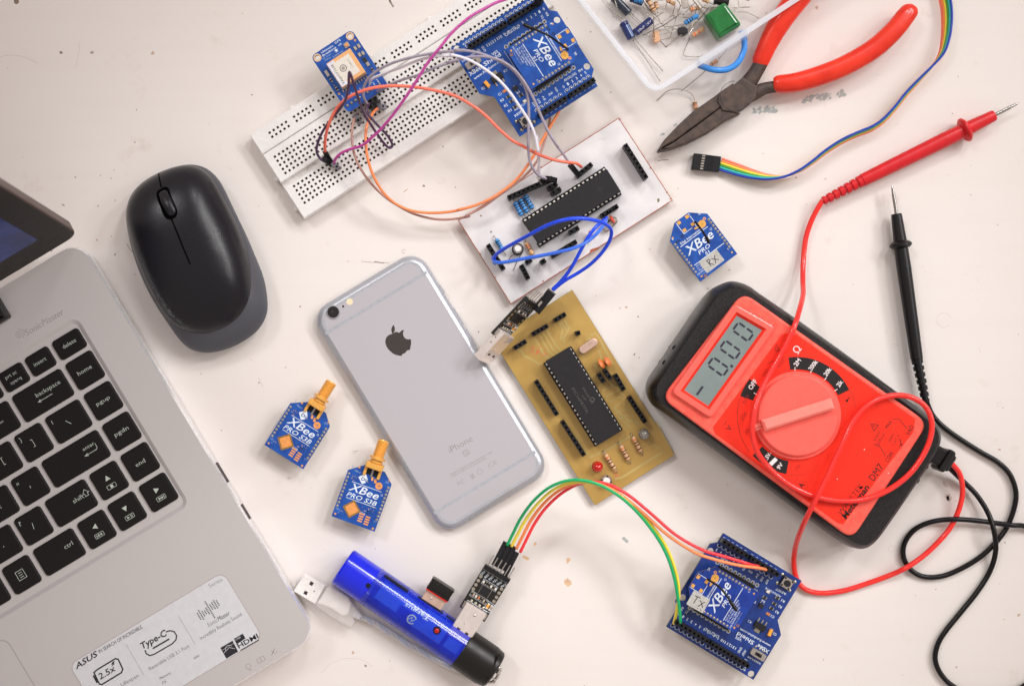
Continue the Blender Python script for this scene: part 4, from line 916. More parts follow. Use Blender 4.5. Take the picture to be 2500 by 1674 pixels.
    one('reset_button', rst, th)
    ic = SHc(1093, 985)
    one('regulator', lambda b: (b.box(*ic, 6.3, 3.4, z, z+1.7, 'chip_black', 0, .15), [b.box(ic[0]+dx, ic[1]-2.8, .8, 2.2, z, z+.5, 'tin') for dx in (-2.2, 0, 2.2)], b.box(ic[0], ic[1]+2.6, 3.1, 2.2, z, z+.5, 'solder')), th)
    tc_ = SHc(1192, 1045); one('capacitor', lambda b: (b.box(*tc_, 1.8, 3.6, z, z+1.8, 'tant', 8, .2), b.box(tc_[0], tc_[1]-2.0, 1.4, .7, z, z+.8, 'tin', 8)), th)
    sw = SHc(1070, 1250)
    one('slide_switch', lambda b: (b.box(*sw, 8.6, 3.8, z, z+3.2, 'tin', 0, .25, r=.8), b.box(*sw, 3.6, 1.7, z+3.15, z+3.3, 'chip_black', 0, .02), b.box(sw[0]-.8, sw[1], 1.5, 1.5, z+3.2, z+5.2, 'chip_black', 0, .2),
        [b.ball((sw[0]+dx, sw[1]-2.9, z), .7, 'solder', .5, 8, True) for dx in (-2.5, 0, 2.5)]), th)
    def sm(b):
        for x, y, m_, an in ((1175, 650, 'patch_white', 0), (1142, 705, 'smd_dark', 0), (1265, 710, 'smd_dark', 0), (1235, 765, 'smd_dark', 0), (1208, 810, 'smd_dark', 0), (1175, 865, 'disc_orange', 0)): p = SHc(x, y); smd(b, *p, 2.4, 1.4, an, z, m_)
        p = SHc(1105, 785); b.box(*p, 2.6, 1.6, z, z+1, 'smd_dark', 0, .1)
        for dx, dy in ((-.9, -1.3), (.9, -1.3), (0, 1.3)): b.ball((p[0]+dx, p[1]+dy, z), .4, 'solder', .4, 8, True)
    one('components', sm, th)
    return th
def place_module(Fs, M3, mod_o, label, **kw):
    """module frame in shield space: its +y along the shield's +x"""
    loc_ = Matrix.Translation(Vector(mod_o)) @ Matrix.Rotation(R(-90), 4, 'Z')
    M = Matrix.Translation(Fs.o) @ M3 @ loc_
    class FF: pass
    f = FF(); f.o = M.to_translation(); f.M = M
    return module_whip('radio_module', label, f, **kw)
# lower shield
ctrp = Vector((25.5, 28.8)); a0 = 180-31.35
p = W('Y6', 185, 990, 12.5); FS = Fr((0, 0, 0), a0); gq = Matrix.Rotation(R(a0), 3, 'Z') @ Vector((25.5, 28.8, 0)); FS = Fr((p.x-gq.x, p.y-gq.y, 10.6), a0)
shield(FS, 'blue adapter board with black sockets and a module marked TX, in the lower right', None, 'pcb_navy', 'silk', False)
place_module(FS, Matrix.Rotation(R(a0), 4, 'Z'), (-5.4, 12.1, 8.4), 'blue radio module marked TX on a grey sticker, plugged into the lower adapter board', pcbm='pcb_deep', sticker=('TX', (3.9, 24.9), -90+2, 9.8, 8.2), tip=(11.2, 7.6, 7.5), mid=(16.2, 19.0, 6.5))
# upper shield, resting on the breadboard
k2 = W('Z5', 740, 1310, 20); k3 = W('Z5', 1480, 835, 20); au = math.degrees(math.atan2(k3.y-k2.y, k3.x-k2.x))+.2
gq = Matrix.Rotation(R(au), 3, 'Z') @ Vector((-23.3*.979, -29.4*.979, 0)); tq = Matrix.Rotation(R(au), 4, 'Z') @ Matrix.Rotation(R(3.5), 4, 'X')
FU = Fr((k2.x-gq.x, k2.y-gq.y, 21.0), au)
shield(FU, 'blue adapter board with black sockets resting on the white breadboard', tq, 'pcb_blue', 'silk', True)
place_module(FU, tq, (-5.4, 12.1, 8.4), 'blue radio module without a sticker, plugged into the adapter board on the breadboard', pcbm='pcb_blue', tip=(-3.5, 13.2, 14.0), mid=(7.0, 20.5, 12.5))
# ================================================================ WHITE HOME-MADE BOARD
def dip(b_parent, F, v, top, bot, body, zb, n=20, mark=None, socket=True, pinm='solder'):
    """forty-pin chip; top/bot = photo ends of the two pin rows, body = its four corners"""
    z1 = zb+4.2; z2 = zb+7.4
    t0, t1 = F.l2(v, *top[0], z1), F.l2(v, *top[1], z1); q0, q1 = F.l2(v, *bot[0], z1), F.l2(v, *bot[1], z1)
    if socket:
        def so(b):
            for a, c in ((t0, t1), (q0, q1)):
                L_ = math.hypot(c[0]-a[0], c[1]-a[1]); ux, uy = (c[0]-a[0])/L_, (c[1]-a[1])/L_
                b.seg((a[0]-ux*1.3, a[1]-uy*1.3), (c[0]+ux*1.3, c[1]+uy*1.3), 2.5, zb, z1, 'header_black', .15)
                for i in range(n):
                    x, y = a[0]+ux*L_*i/(n-1), a[1]+uy*L_*i/(n-1); b.box(x, y, 1.5, 1.0, z1-.2, z1+.06, 'pin_hole', math.degrees(math.atan2(uy, ux)), 0)
        so_ = one('chip_socket', so, b_parent)
    def ch(b):
        P = [F.l2(v, *q, z2) for q in body]; b.prism(P, zb+3.6, z2, 'chip_black', .3, 2)
        A, B_, C, D = [Vector(q) for q in P]   # A-B one short end
        mid0 = (A+B_)/2; mid1 = (C+D)/2; ax = (mid1-mid0).normalized(); Lb = (mid1-mid0).length
        for f in (.17, .83): c = mid0+ax*Lb*f; b.poly(circ(c.x, c.y, 1.55, 24), z2+.015, 'dimple')
        if mark:
            an = math.degrees(math.atan2(ax.y, ax.x))+mark[1]; c = mid0+ax*Lb*.52; nrm = Vector((-ax.y, ax.x))
            for i, (s, wd, h) in enumerate((('PIC16F877A', 15, 1.5), ('I/P', 3, 1.2), ('0436M2S', 10, 1.2))): p_ = c+nrm*(-2.6+2.4*i)*(1 if mark[1] == 0 else -1); b.textc(s, (p_.x, p_.y), wd, h, an, z2+.02, 'chip_mark', 0, -.01)
            p_ = c+ax*3+nrm*3.0; b.ring(p_.x, p_.y, .9, 1.3, z2+.02, 'chip_mark', 16)
    one('chip', ch, b_parent)
    def pn(b):
        for a, c, s in ((t0, t1, 1), (q0, q1, -1)):
            L_ = math.hypot(c[0]-a[0], c[1]-a[1]); ux, uy = (c[0]-a[0])/L_, (c[1]-a[1])/L_
            for i in range(n):
                x, y = a[0]+ux*L_*i/(n-1), a[1]+uy*L_*i/(n-1); b.box(x, y, 1.25, .85, z1, z1+1.3, pinm, math.degrees(math.atan2(uy, ux)), .15)
    one('chip_pins', pn, b_parent)
c = W('Z6', 470, 1512, 4.5); c2 = W('Z6', 1735, 700, 4.5)
FW_ = Fr((c.x, c.y, 2.9), math.degrees(math.atan2(c2.y-c.y, c2.x-c.x)))
wb = thing('circuit_board', 'white home-made circuit board with brown edges, long black chip, blue resistors', 'circuit board', FW_)
def w6(x, y, z=1.6): return FW_.l2('Z6', x, y, z)
zw = 1.6
b = MB(); P = [w6(1315, 55), w6(1737, 702), w6(470, 1513), w6(57, 858)]
cor = ccw(P); jag = []
random.seed(5)
for i in range(4):
    a, d = Vector(cor[i]), Vector(cor[(i+1)%4]); nse = 26
    for k in range(nse):
        t = k/nse; q = a+(d-a)*t; nn_ = Vector((-(d-a).y, (d-a).x)).normalized(); jag.append(tuple(q+nn_*(random.uniform(0, .14) if k else 0)))
b.prism(jag, 0, zw-.02, 'pcb_rust'); b.poly(inset(jag, .42), zw, 'pcb_white')
for q in ((720, 1330), (760, 1318), (820, 1285), (850, 1262), (960, 1200), (700, 445), (880, 330), (1100, 195), (1560, 450), (1690, 640), (1320, 70), (1720, 690), (230, 1120), (350, 1300)):
    p = w6(q[0]+random.uniform(-4, 4), q[1]); b.poly([(p[0]+random.uniform(.1, .9)*math.cos(t), p[1]+random.uniform(.1, .6)*math.sin(t)) for t in [k*.9 for k in range(7)]], zw+.012, 'pcb_rust')
b.poly([w6(*q) for q in ((1092, 1085), (1140, 1070), (1168, 1068), (1150, 1085), (1120, 1100), (1085, 1110))], zw+.02, 'pcb_rust')
b.poly([tuple(w6(1625+dx, 705+dy)) for dx, dy in ((-12, -10), (0, -22), (10, -8), (4, 10), (-8, 12))], zw+.012, 'pcb_edge'); b.line([w6(1150, 225), w6(1215, 215), w6(1190, 235)], .25, zw+.012, 'stain')
for q in ((316, 948), (237, 822)): p = w6(*q); b.poly(circ(*p, .55, 9), zw+.015, 'speck')
b.build('pcb', wb)
for p0, p1, n in (((1362, 262), (1532, 530), 8), ((447, 682), (800, 525), 10), ((985, 512), (1105, 415), 4), ((758, 612), (832, 568), 2), ((785, 650), (862, 608), 2), ((1175, 825), (1308, 742), 4),
                  ((928, 955), (1003, 912), 2), ((788, 1140), (985, 1020), 6), ((588, 1190), (632, 1160), 2), ((703, 1190), (742, 1165), 1), ((550, 1205), (608, 1315), 4), ((290, 1045), (415, 1240), 6)):
    header('pin_header', wb, FW_, 'Z6', p0, p1, n, zw, 8.0, 2.45)
def x8(x, y, z=0): return FW_.l2('X8', x, y, z)
dip(wb, FW_, 'X8', ((1857, 108), (455, 1008)), ((2122, 535), (720, 1435)), [(1918, 96), (2166, 492), (700, 1430), (418, 1045)], zw, 20, None, True, 'patch_white')
for a, c in (((500, 715), (557, 822)), ((540, 692), (600, 798)), ((580, 662), (642, 768))): resistor('resistor', wb, w6(*a, 3), w6(*c, 3), 1.45, zw+1.7, 'res_blue', ['band_black', 'band_black', 'band_black', 'band_black'])
resistor('resistor', wb, w6(355, 1003, 3), w6(415, 1100, 3), 1.3, zw+1.5, 'res_blue', ['band_black'], True)
resistor('resistor', wb, w6(588, 1028, 3), w6(642, 1128, 3), 1.25, zw+1.4, 'res_tan', ['disc_orange', 'band_red', 'band_brown', 'gold'])
bc = w6(525, 1083, 4); one('push_button', lambda b: (b.prism(circ(*bc, 3.1, 24), zw, zw+4.2, 'chip_black', .3), b.prism(circ(*bc, 2.5, 24), zw+4.0, zw+4.6, 'tin', .2), b.prism(circ(*bc, 1.75, 20), zw+4.5, zw+6.4, 'button_white', .4, 2),
    b.tube([(bc[0]-1.8, bc[1]-2.0, zw+3), (*w6(470, 1140, 4), zw+3.2), (*w6(455, 1195, 2), zw+.6)], .22, 'lead_dark', 6), b.tube([(bc[0]+1.2, bc[1]-2.5, zw+3), (*w6(515, 1190, 4), zw+3.2), (*w6(490, 1250, 2), zw+.6)], .22, 'lead_dark', 6)), wb)
d1, d2 = w6(1258, 828, 5), w6(1292, 862, 5); one('disc_capacitor', lambda b: b.lathe((*w6(1262, 850, 5), zw+4), (*w6(1285, 835, 5), zw+4.6), [(-.8, .3), (-.6, 1.7), (0, 2.6), (.6, 1.7), (.8, .3)], 'disc_red', 18), wb)
one('disc_capacitor', lambda b: b.lathe((*w6(1092, 968, 4), zw+3.4), (*w6(1112, 962, 4), zw+3.8), [(-.8, .3), (-.6, 1.4), (0, 2.2), (.6, 1.4), (.8, .3)], 'disc_red', 18), wb)
one('crystal', lambda b: (b.box(*w6(1247, 890, 3), 9.5, 3.9, zw, zw+3.4, 'tin', FW_.ang*0+12, .6, 1.9), b.tube([(*w6(1245, 870, 4), zw+3), (*w6(1258, 850, 4), zw+5)], .25, 'lead', 6)), wb)

# ================================================================ YELLOW BOARD
c = W('Y2', 875, 1520, 3.6); c2 = W('Y2', 1420, 1175, 3.6)
FY = Fr((c.x, c.y, 2.0), math.degrees(math.atan2(c2.y-c.y, c2.x-c.x)))
yb = thing('circuit_board', 'amber home-made circuit board with a long black chip and a red lamp', 'circuit board', FY)
def y2(x, y, z=1.6): return FY.l2('Y2', x, y, z)
b = MB(); P = [y2(720, 48), y2(1421, 1175), y2(875, 1521), y2(176, 392)]; b.prism(P, 0, zw, 'pcb_yellow', .12, side='pcb_edge')
TZ = [.012]
def tr(pts, wd=.9, m='trace', z=0): TZ[0] += .002; b.line([y2(*q) for q in pts], wd*1.25, zw+TZ[0], m)
for k, (a, c, d) in enumerate((((465, 375), (520, 480), (560, 520)), ((495, 355), (560, 470), (600, 500)), ((520, 340), (590, 460), (625, 485)), ((545, 325), (610, 430), (650, 470)))): tr((a, c, d), .8)
tr([(365, 450), (390, 500), (440, 520), (500, 560)]); tr([(345, 455), (370, 470)]); tr([(630, 270), (655, 320), (640, 390)]); tr([(665, 255), (700, 310), (660, 380), (665, 410)]); tr([(640, 260), (690, 340)], .7)
tr([(840, 360), (880, 345), (905, 380), (1000, 560)]); tr([(810, 390), (850, 380)]); tr([(900, 460), (920, 520)]); tr([(1000, 700), (1040, 740)]); tr([(870, 560), (900, 600)])
for i in range(7): tr([(905+i*24, 700+i*38), (985+i*20, 660+i*40), (1040+i*18, 700+i*36)], .55, 'trace')
for i in range(7): tr([(640+i*26, 720+i*44), (690+i*24, 760+i*40)], .6, 'trace')
for i in range(6): tr([(560+i*14, 620+i*22), (600+i*18, 650+i*24)], .6, 'trace_dark')
tr([(835, 1195), (870, 1180), (960, 1140), (1060, 1080), (1130, 1040)], 1.0); tr([(1345, 1150), (1060, 1330), (1010, 1340)], 1.0); tr([(1230, 1080), (1330, 1140)], .8); tr([(850, 1230), (860, 1300)], .8); tr([(1290, 950), (1390, 1130)], .7); tr([(830, 1180), (740, 1040)], .7)
tr([(1000, 850), (1100, 940), (1180, 960)], .9, 'trace'); tr([(1030, 910), (1120, 990)], .7); tr([(690, 70), (715, 108)], .35, 'trace')
mat('smudge_red', '#cc6a4a', .6)
random.seed(11)
for k in range(16): p = y2(random.uniform(430, 540), random.uniform(430, 495)); b.poly([(p[0]+random.uniform(.3, 1.6)*math.cos(t), p[1]+random.uniform(.1, .5)*math.sin(t)) for t in [j*.9 for j in range(7)]], zw+.02+k*.001, 'smudge_red')
for k in range(7): p = y2(random.uniform(1000, 1050), random.uniform(1290, 1340)); b.poly([(p[0]+random.uniform(.2, .9)*math.cos(t), p[1]+random.uniform(.1, .5)*math.sin(t)) for t in [j*.9 for j in range(7)]], zw+.02+k*.001, 'smudge_red')
b.build('pcb', yb)
for p0, p1, n in (((596, 260), (675, 212), 3), ((445, 355), (553, 292), 4), ((320, 450), (405, 398), 3), ((742, 348), (775, 340), 1), ((470, 668), (618, 905), 8), ((650, 945), (803, 1182), 8), ((900, 618), (938, 680), 2),
                  ((938, 592), (985, 658), 2), ((1012, 625), (1075, 735), 4), ((1108, 778), (1222, 955), 7)): header('pin_header', yb, FY, 'Y2', p0, p1, n, zw, 6.8, 2.4)
dip(yb, FY, 'Y2', ((545, 558), (880, 1098)), ((708, 456), (1043, 998)), [(538, 535), (700, 438), (1054, 1012), (892, 1112)], zw, 20, (1, 0), True, 'patch_white')
yc = y2(830, 432, 4); one('crystal', lambda b: b.prism(rrect(*yc, 11.2, 4.4, 2.1, math.degrees(math.atan2(y2(875, 400)[1]-y2(785, 462)[1], y2(875, 400)[0]-y2(785, 462)[0])), 6), zw, zw+3.4, 'tin_warm', .7, 3), yb)
for a, an in (((922, 552), 0), ((965, 538), 1)):
    p = y2(*a, 5); dx, dy = (y2(970, 560, 5)[0]-y2(940, 515, 5)[0], y2(970, 560, 5)[1]-y2(940, 515, 5)[1]); l_ = math.hypot(dx, dy); nx_, ny_ = -dy/l_, dx/l_
    one('disc_capacitor', lambda b: (b.lathe((p[0]-nx_*1.2, p[1]-ny_*1.2, zw+3.4), (p[0]+nx_*1.2, p[1]+ny_*1.2, zw+4.6), [(-.1, .3), (.2, 1.8), (1.2, 2.8), (2.2, 1.8), (2.5, .3)], 'disc_orange', 18), b.tube([(p[0], p[1], zw+2), (p[0]+.5, p[1]-.5, zw)], .25, 'lead', 6)), yb)
for a, c in (((945, 1170), (1012, 1275)), ((1050, 1110), (1105, 1212)), ((1133, 1050), (1190, 1155))): resistor('resistor', yb, y2(*a, 3), y2(*c, 3), 1.25, zw+1.4, 'res_tan', ['disc_orange', 'band_brown', 'band_brown', 'band_brown'])
def led(p, m, r=2.6):
    def f(b):
        b.prism(circ(*p, r*1.12, 24), zw+.4, zw+1.6, m, .3); b.lathe((*p, zw+1.5), (*p, zw+8), [(0, r), (3.4, r), (4.6, r*.86), (5.4, r*.6), (5.8, r*.2)], m, 20); b.box(p[0], p[1], 1.2, .6, zw+.5, zw+3.6, 'tin', 20)
    return f
lr = one('indicator_lamp', led(y2(893, 1258, 4), 'red_led'), yb); lr['label'] = 'red round lamp'
lc = one('indicator_lamp', led(y2(1212, 1035, 4), 'clear_led'), yb); lc['label'] = 'clear round lamp'
bp_ = y2(952, 1352, 4)
one('push_button', lambda b: (b.prism(circ(*bp_, 3.0, 24), zw, zw+3.6, 'tin', .3), b.prism(circ(*bp_, 1.9, 22), zw+3.5, zw+5, 'button_white', .3, 2), [b.box(bp_[0]+2.4*math.cos(R(45+90*k)), bp_[1]+2.4*math.sin(R(45+90*k)), 1.1, .8, zw+3.5, zw+3.75, 'chip_black', 45+90*k) for k in range(4)]), yb)

# ================================================================ USB SERIAL ADAPTERS
def adapter(label, o, M3):
    """local: x across, y from plug to pins, z up; origin at the middle of the plug end of the board"""
    class F: pass
    f = F(); f.o = Vector(o); f.M = Matrix.Translation(f.o) @ M3
    th = thing('serial_adapter', label, 'adapter', f); z = 1.2; W2 = 7.7; LN = 26.5
    def pcb(b):
        hl = [circ(s*(W2-1.5), y, .45, 10) for s in (-1, 1) for y in (LN-7.4, LN-9.9, LN-12.4, LN-14.9)]
        b.box(0, LN/2, 2*W2, LN, 0, z, 'pcb_black', 0, .08)
        for s in (-1, 1):
            for k in range(4): b.ring(s*(W2-1.35), LN-7.0-2.55*k, 0, .95, z+.02, 'solder', 14); b.ring(s*(W2-1.35), LN-7.0-2.55*k, 0, .4, z+.03, 'smd_tan', 10)
        b.line([(-W2+.3, LN-3.0), (W2-.3, LN-3.0)], .15, z+.02, 'silk')
        for i, s in enumerate(('DTR', 'RXD', 'TXD', '+5V', 'GND', '3V3')): b.textc(s, (-6.35+2.54*i, LN-5.0), 3.0, 1.2, 60 if i > 2 else 75, z+.02, 'silk', 0, .01)
        b.line(rrect(.0, LN-8.6, 8.6, 2.8, 0), .16, z+.02, 'silk', True); b.line(rrect(-1.5, LN-17.2, 10, 2.8), .16, z+.02, 'silk', True); b.line(rrect(5.6, LN-18.6, 4.0, 5.0), .2, z+.02, 'silk', True)
        b.line([(-6, 5.2), (6.2, 5.2)], .25, z+.02, 'silk')
    one('pcb', pcb, th)
    one('chip', lambda b: (b.box(-.4, LN-12.7, 5.2, 5.2, z, z+.9, 'chip_black', 0, .15), [b.box(-.4+dx, LN-12.7+dy, .3 if abs(dy) > 2.6 else .5, .5 if abs(dy) > 2.6 else .3, z, z+.3, 'tin', 0, 0) for k in range(7) for dx, dy in ((-1.95+.65*k, 2.75), (-1.95+.65*k, -2.75), (2.75, -1.95+.65*k), (-2.75, -1.95+.65*k))]), th)
    def comps(b):
        for i, x in enumerate((-3.6, -2.1, -.6, 1, 2.4, 3.7)): smd(b, x, LN-8.6, 2.0, 1.0, 90, z, ('patch_white', 'smd_dark', 'smd_dark', 'patch_white', 'smd_dark', 'patch_white')[i])
        for i, x in enumerate((-6, -4.6, -3.1, -1.5, .1, 1.6, 3)): smd(b, x, LN-17.1, 2.0, 1.0, 90, z, ('smd_dark', 'smd_tan', 'patch_white', 'disc_orange', 'smd_dark', 'smd_tan', 'smd_dark')[i])
        smd(b, 4.8, LN-18.4, 3.2, 1.3, 90, z, 'tant', 'patch_white'); smd(b, 6.6, LN-18.4, 3.2, 1.3, 90, z, 'smd_tan', 'patch_white')
        for x in (-3.9, -1.4, .9, 3.3): b.ball((x, 6.0, z), .9, 'solder', .6, 10, True)
        for s in (-1, 1): b.box(s*6.6, 2.6, 1.0, 3.8, z, z+1.4, 'tin', 0, .3, .5)
    one('components', comps, th)
    def plug(b):
        zc = z-.4
        b.box(0, -5.0, 12.1, 19.4, zc, zc+4.5, 'silver_face', 0, .35, 0)
        for s in (-1, 1): b.box(s*2.5, -9.4, 1.9, 1.3, zc+4.5, zc+4.53, 'port_dark', 0, 0); b.box(s*2.5, -9.4, 1.9, 1.3, zc-.03, zc, 'port_dark', 0, 0)
        b.ball((1.2, .9, zc+4.45), .8, 'tin', .35, 10, True); b.ball((-1.2, -5.2, zc+4.45), .45, 'tin', .3, 8, True)
        for s in (-1, 1): b.ball((s*6.0, 0, zc+2.2), .3, 'port_dark', .5, 8); b.ball((s*6.0, -3.5, zc+2.2), .3, 'port_dark', .5, 8)
    one('usb_plug', plug, th)
    def hd(b):
        b.box(0, LN-1.3, 15.4, 2.4, z, z+2.5, 'header_black', 0, .15)
        for i in range(6): b.box(-6.35+2.54*i, LN+2.8, .6, 7, z+.9, z+1.5, 'tin', 0, .1); b.box(-6.35+2.54*i, LN-2.7, .6, .6, z, z+1.5, 'tin')
    one('pin_header', hd, th)
    return th, f
# flat adapter plugged into the hub
p0, p1 = W('X5', 100, 712, 12), W('X5', 365, 872, 12); pm = (p0+p1)/2
a_ = math.degrees(math.atan2(p1.y-p0.y, p1.x-p0.x))
FA = (pm.x, pm.y, 11.0); MA = Matrix.Rotation(R(a_), 4, 'Z') 
ad1, fa1 = adapter('black serial adapter lying flat with green, yellow, orange and red wires plugged into it', FA, MA)
# second adapter standing on its edge, leaning on the phone
u0, u1 = W('X3', 520, 985, 12), W('X3', 1110, 355, 16); ax_ = (u1-u0).normalized()
th_ = R(62); xx0 = Vector((ax_.y, -ax_.x, 0)).normalized()       # to the lower right
xx = (xx0*math.cos(th_)-Vector((0, 0, 1))*math.sin(th_)).normalized(); zz = xx.cross(ax_).normalized(); xx = ax_.cross(zz).normalized()
MB2 = Matrix((xx, ax_, zz)).transposed().to_4x4()
oo = W('X3', 655, 945, 13.5); oo = oo + ax_*-1.0
ad2, fa2 = adapter('black serial adapter standing on its edge, its silver plug resting on the phone', oo, MB2)

# ================================================================ USB HUB
h0, h1 = W('Y5', 412, 672, 10), W('Y5', 1312, 1288, 10); hd_ = (h1-h0).normalized(); FH = Fr((h0.x, h0.y, 0), math.degrees(math.atan2(hd_.y, hd_.x)))
hub = thing('usb_hub', 'see-through blue tube-shaped USB hub with a black end and a red lamp', 'USB hub', FH)
LB = (h1-h0).length; zc = 10.2; fl = .9; rH = 10.6
def hy(x, y, z=19): return FH.l2('Y5', x, y, z)
capL = hy(735, 730, 15)[0]
one('blue_cap', lambda b: b.lathe((0, 0, zc), (LB, 0, zc), [(0, rH-1.6), (.4, rH-.5), (1.2, rH), (capL-3, rH), (capL-3, rH-.25)], 'hub_cap', 36, fl), hub)
one('body', lambda b: b.lathe((capL-3, 0, zc), (LB, 0, zc), [(0, rH-.15), (.3, rH+.1), (LB-capL+3, rH+.1)], 'hub_blue', 36, fl), hub)
def inner(b):  # dark block and bright panels put the tube's shade and highlight into colour
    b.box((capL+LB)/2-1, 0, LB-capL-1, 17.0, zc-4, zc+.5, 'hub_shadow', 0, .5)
    def pn(x0, x1, y0, y1, z=4.2): b.box((x0+x1)/2, (y0+y1)/2, x1-x0, y1-y0, zc, zc+z, 'hub_highlight', 0, .4)
    pn(capL+2, capL+16, -3.5, 7.5); pn(capL+16, capL+29, 1.5, 7.0, 5.2); pn(capL+23, capL+44, -4.5, 5.0, 4.6); pn(capL+46, LB-1.5, -4.0, 7.0, 4.4); pn(capL+29, capL+46, 4.5, 7.6, 3.4)
one('inner_tones', inner, hub)
def slots(b):
    pa, pb_ = hy(745, 722, 14), hy(920, 838, 14); b.box((pa[0]+pb_[0])/2, rH*.86, abs(pb_[0]-pa[0]), 2.0, zc+1.0, zc+5.6, 'hub_shadow', 0, .4)
one('port', slots, hub)
one('port', lambda b: b.box(hy(1080, 950, 14)[0], rH*.90, 16, 1.6, zc-1.0, zc+4.2, 'hub_shadow', 0, .4), hub)
one('port', lambda b: b.box(hy(1300, 1110, 14)[0]-1, rH*.90, 16, 1.6, zc-1.0, zc+4.2, 'hub_shadow', 0, .4), hub)
def curved_text(b):
    tmp = MB(); tmp.text('Targus', hy(1068, 1058, 19.6), hy(888, 948, 19.6), 2.3, 0, 'hub_print', .1, .012)
    x, y = hy(930, 1070, 19.6); tmp.ring(x, y, 1.9, 2.6, 0, 'hub_print', 24, 30, 330); tmp.line([(x-1.6, y-.8), (x-.2, y+1.2), (x+.2, y-1.0), (x+1.6, y+.8)], .55, 0, 'hub_print')
    vs = [(v.x, v.y, zc+fl*math.sqrt(max(0, (rH+.16)**2-v.y**2))+.02) for v in tmp.v]; b.add(vs, tmp.f, 'hub_print')
one('print', curved_text, hub)
lx, ly = hy(1118, 1150, 18); lz = zc+fl*math.sqrt(rH**2-ly**2)
ol_ = one('indicator_lamp', lambda b: (b.prism(circ(lx, ly, 2.2, 20), lz-1.2, lz+.25, 'hub_shadow', .3), b.ball((lx, ly, lz+.1), 1.35, 'red_led', .7, 14, True)), hub)
c3 = hy(610, 815, 17); one('stud', lambda b: b.prism(circ(c3[0], c3[1], 1.5, 18), zc+7, zc+fl*math.sqrt(rH**2-c3[1]**2)+.15, 'hub_shadow', .3), hub)
def bk(b):
    b.lathe((LB, 0, zc), (LB+30, 0, zc), [(-.6, rH+.35), (0, rH+.55), (15, rH+.55), (19.5, rH-.3), (20.3, rH-1.2), (20.5, 4)], 'hub_black', 36, fl)
    b.box(LB+17.6, 3, .5, 15, zc+7.2, zc+9.2, 'pin_hole', 8, 0)
one('black_end', bk, hub)
def clip(b):
    e = LB+20
    b.tube([(e-1, -1, zc+3), (e+2, 1.5, zc+2), (e+3.2, -2, zc+1), (e+2.4, -6, zc), (e-.5, -7.5, zc)], .8, 'tin', 8, 5); b.tube([(e-1, 2.5, zc+4), (e+1.5, 3.2, zc+3), (e+2, 0, zc+3)], 1.1, 'tin', 8, 5); b.tube([(e, -3, zc+4), (e+3, -3.5, zc+2.4), (e+3.6, -5, zc+1), (e+1.5, -7.5, zc-2)], .5, 'tin', 8, 5)
one('key_ring', clip, hub)
# flash drive in the hub
d0, d1 = W('Y5', 1035, 830, 15), W('Y5', 1200, 935, 15); FD = Fr((*( (W('Y5', 1130, 870, 14)).xy ), 10), math.degrees(math.atan2(d1.y-d0.y, d1.x-d0.x)))
fd = thing('flash_drive', 'tiny black and red flash drive plugged into the side of the blue hub', 'flash drive', FD)
one('body', lambda b: (b.prism(rrect(0, 2.2, 13.2, 6.0, 1.0, 0, 4), -1.5, 6.0, 'hub_black', 1.2, 3), b.box(0, 4.6, 13.4, 1.0, -1, 6.1, 'hub_black', 0, .3), b.box(0, -.6, 13.4, .9, -1, 6.1, 'hub_black', 0, .3)), fd)
one('red_stripe', lambda b: b.box(0, -1.55, 13.0, .7, -.8, 5.6, 'stick_red', 0, .1), fd)
one('usb_plug', lambda b: (b.box(0, -4.6, 12.0, 5.6, 0, 4.5, 'tin_warm', 0, .3), b.ball((-1.5, -4.5, 4.4), .7, 'tin', .4, 8, True)), fd)
# cable with usb plug
FC = Fr((*W('Y5', 215, 850, 6).xy, 0), math.degrees(math.atan2(-(955-820)*.0, 1)))
q0, q1 = W('Y5', 50, 860, 7), W('Y5', 210, 957, 7); an = math.degrees(math.atan2(q1.y-q0.y, q1.x-q0.x))
ctr = W('Y5', 168, 847, 7); FC = Fr((ctr.x, ctr.y, 0), an)
uc = thing('usb_cable', 'short see-through USB cable with a white metal plug and silver braid, beside the blue hub', 'cable', FC)
def cy(x, y, z=7): return FC.l('Y5', x, y, z)
def upl(b):
    P = [cy(130, 737), cy(287, 822), cy(212, 957), cy(50, 860)]; b.prism([tuple(p)[:2] for p in P], 3.0, 7.5, 'usb_white', .35)
    for q in ((185, 803), (142, 872)): p = cy(*q); b.box(p.x, p.y, 1.9, 1.9, 7.48, 7.55, 'port_dark', 0, 0)
    p = cy(205, 860); b.poly(circ(p.x, p.y, .4, 8), 7.53, 'port_dark')
one('usb_plug', upl, uc)
def ub(b):
    P = [cy(*q, 8) for q in ((292, 822), (330, 812), (470, 905), (498, 960), (560, 1040), (540, 1075), (495, 1062), (505, 1085), (485, 1135), (440, 1120), (330, 1055), (218, 970), (212, 955))]; b.prism([tuple(p)[:2] for p in P], 1.0, 9.0, 'clear_plastic', 1.2, 3)
    Q = [cy(*q, 7) for q in ((300, 835), (335, 830), (455, 905), (480, 950), (455, 1030), (420, 1045), (325, 985), (228, 948))]; b.prism([tuple(p)[:2] for p in Q], 2.4, 7.4, 'usb_white', .8, 2)
one('plug_housing', ub, uc)
path = [cy(490, 1030, 5), cy(560, 1060, 5), cy(640, 1095, 5), cy(760, 1170, 5), cy(900, 1260, 5), cy(1050, 1345, 6), cy(1200, 1415, 8), cy(1290, 1450, 10)]
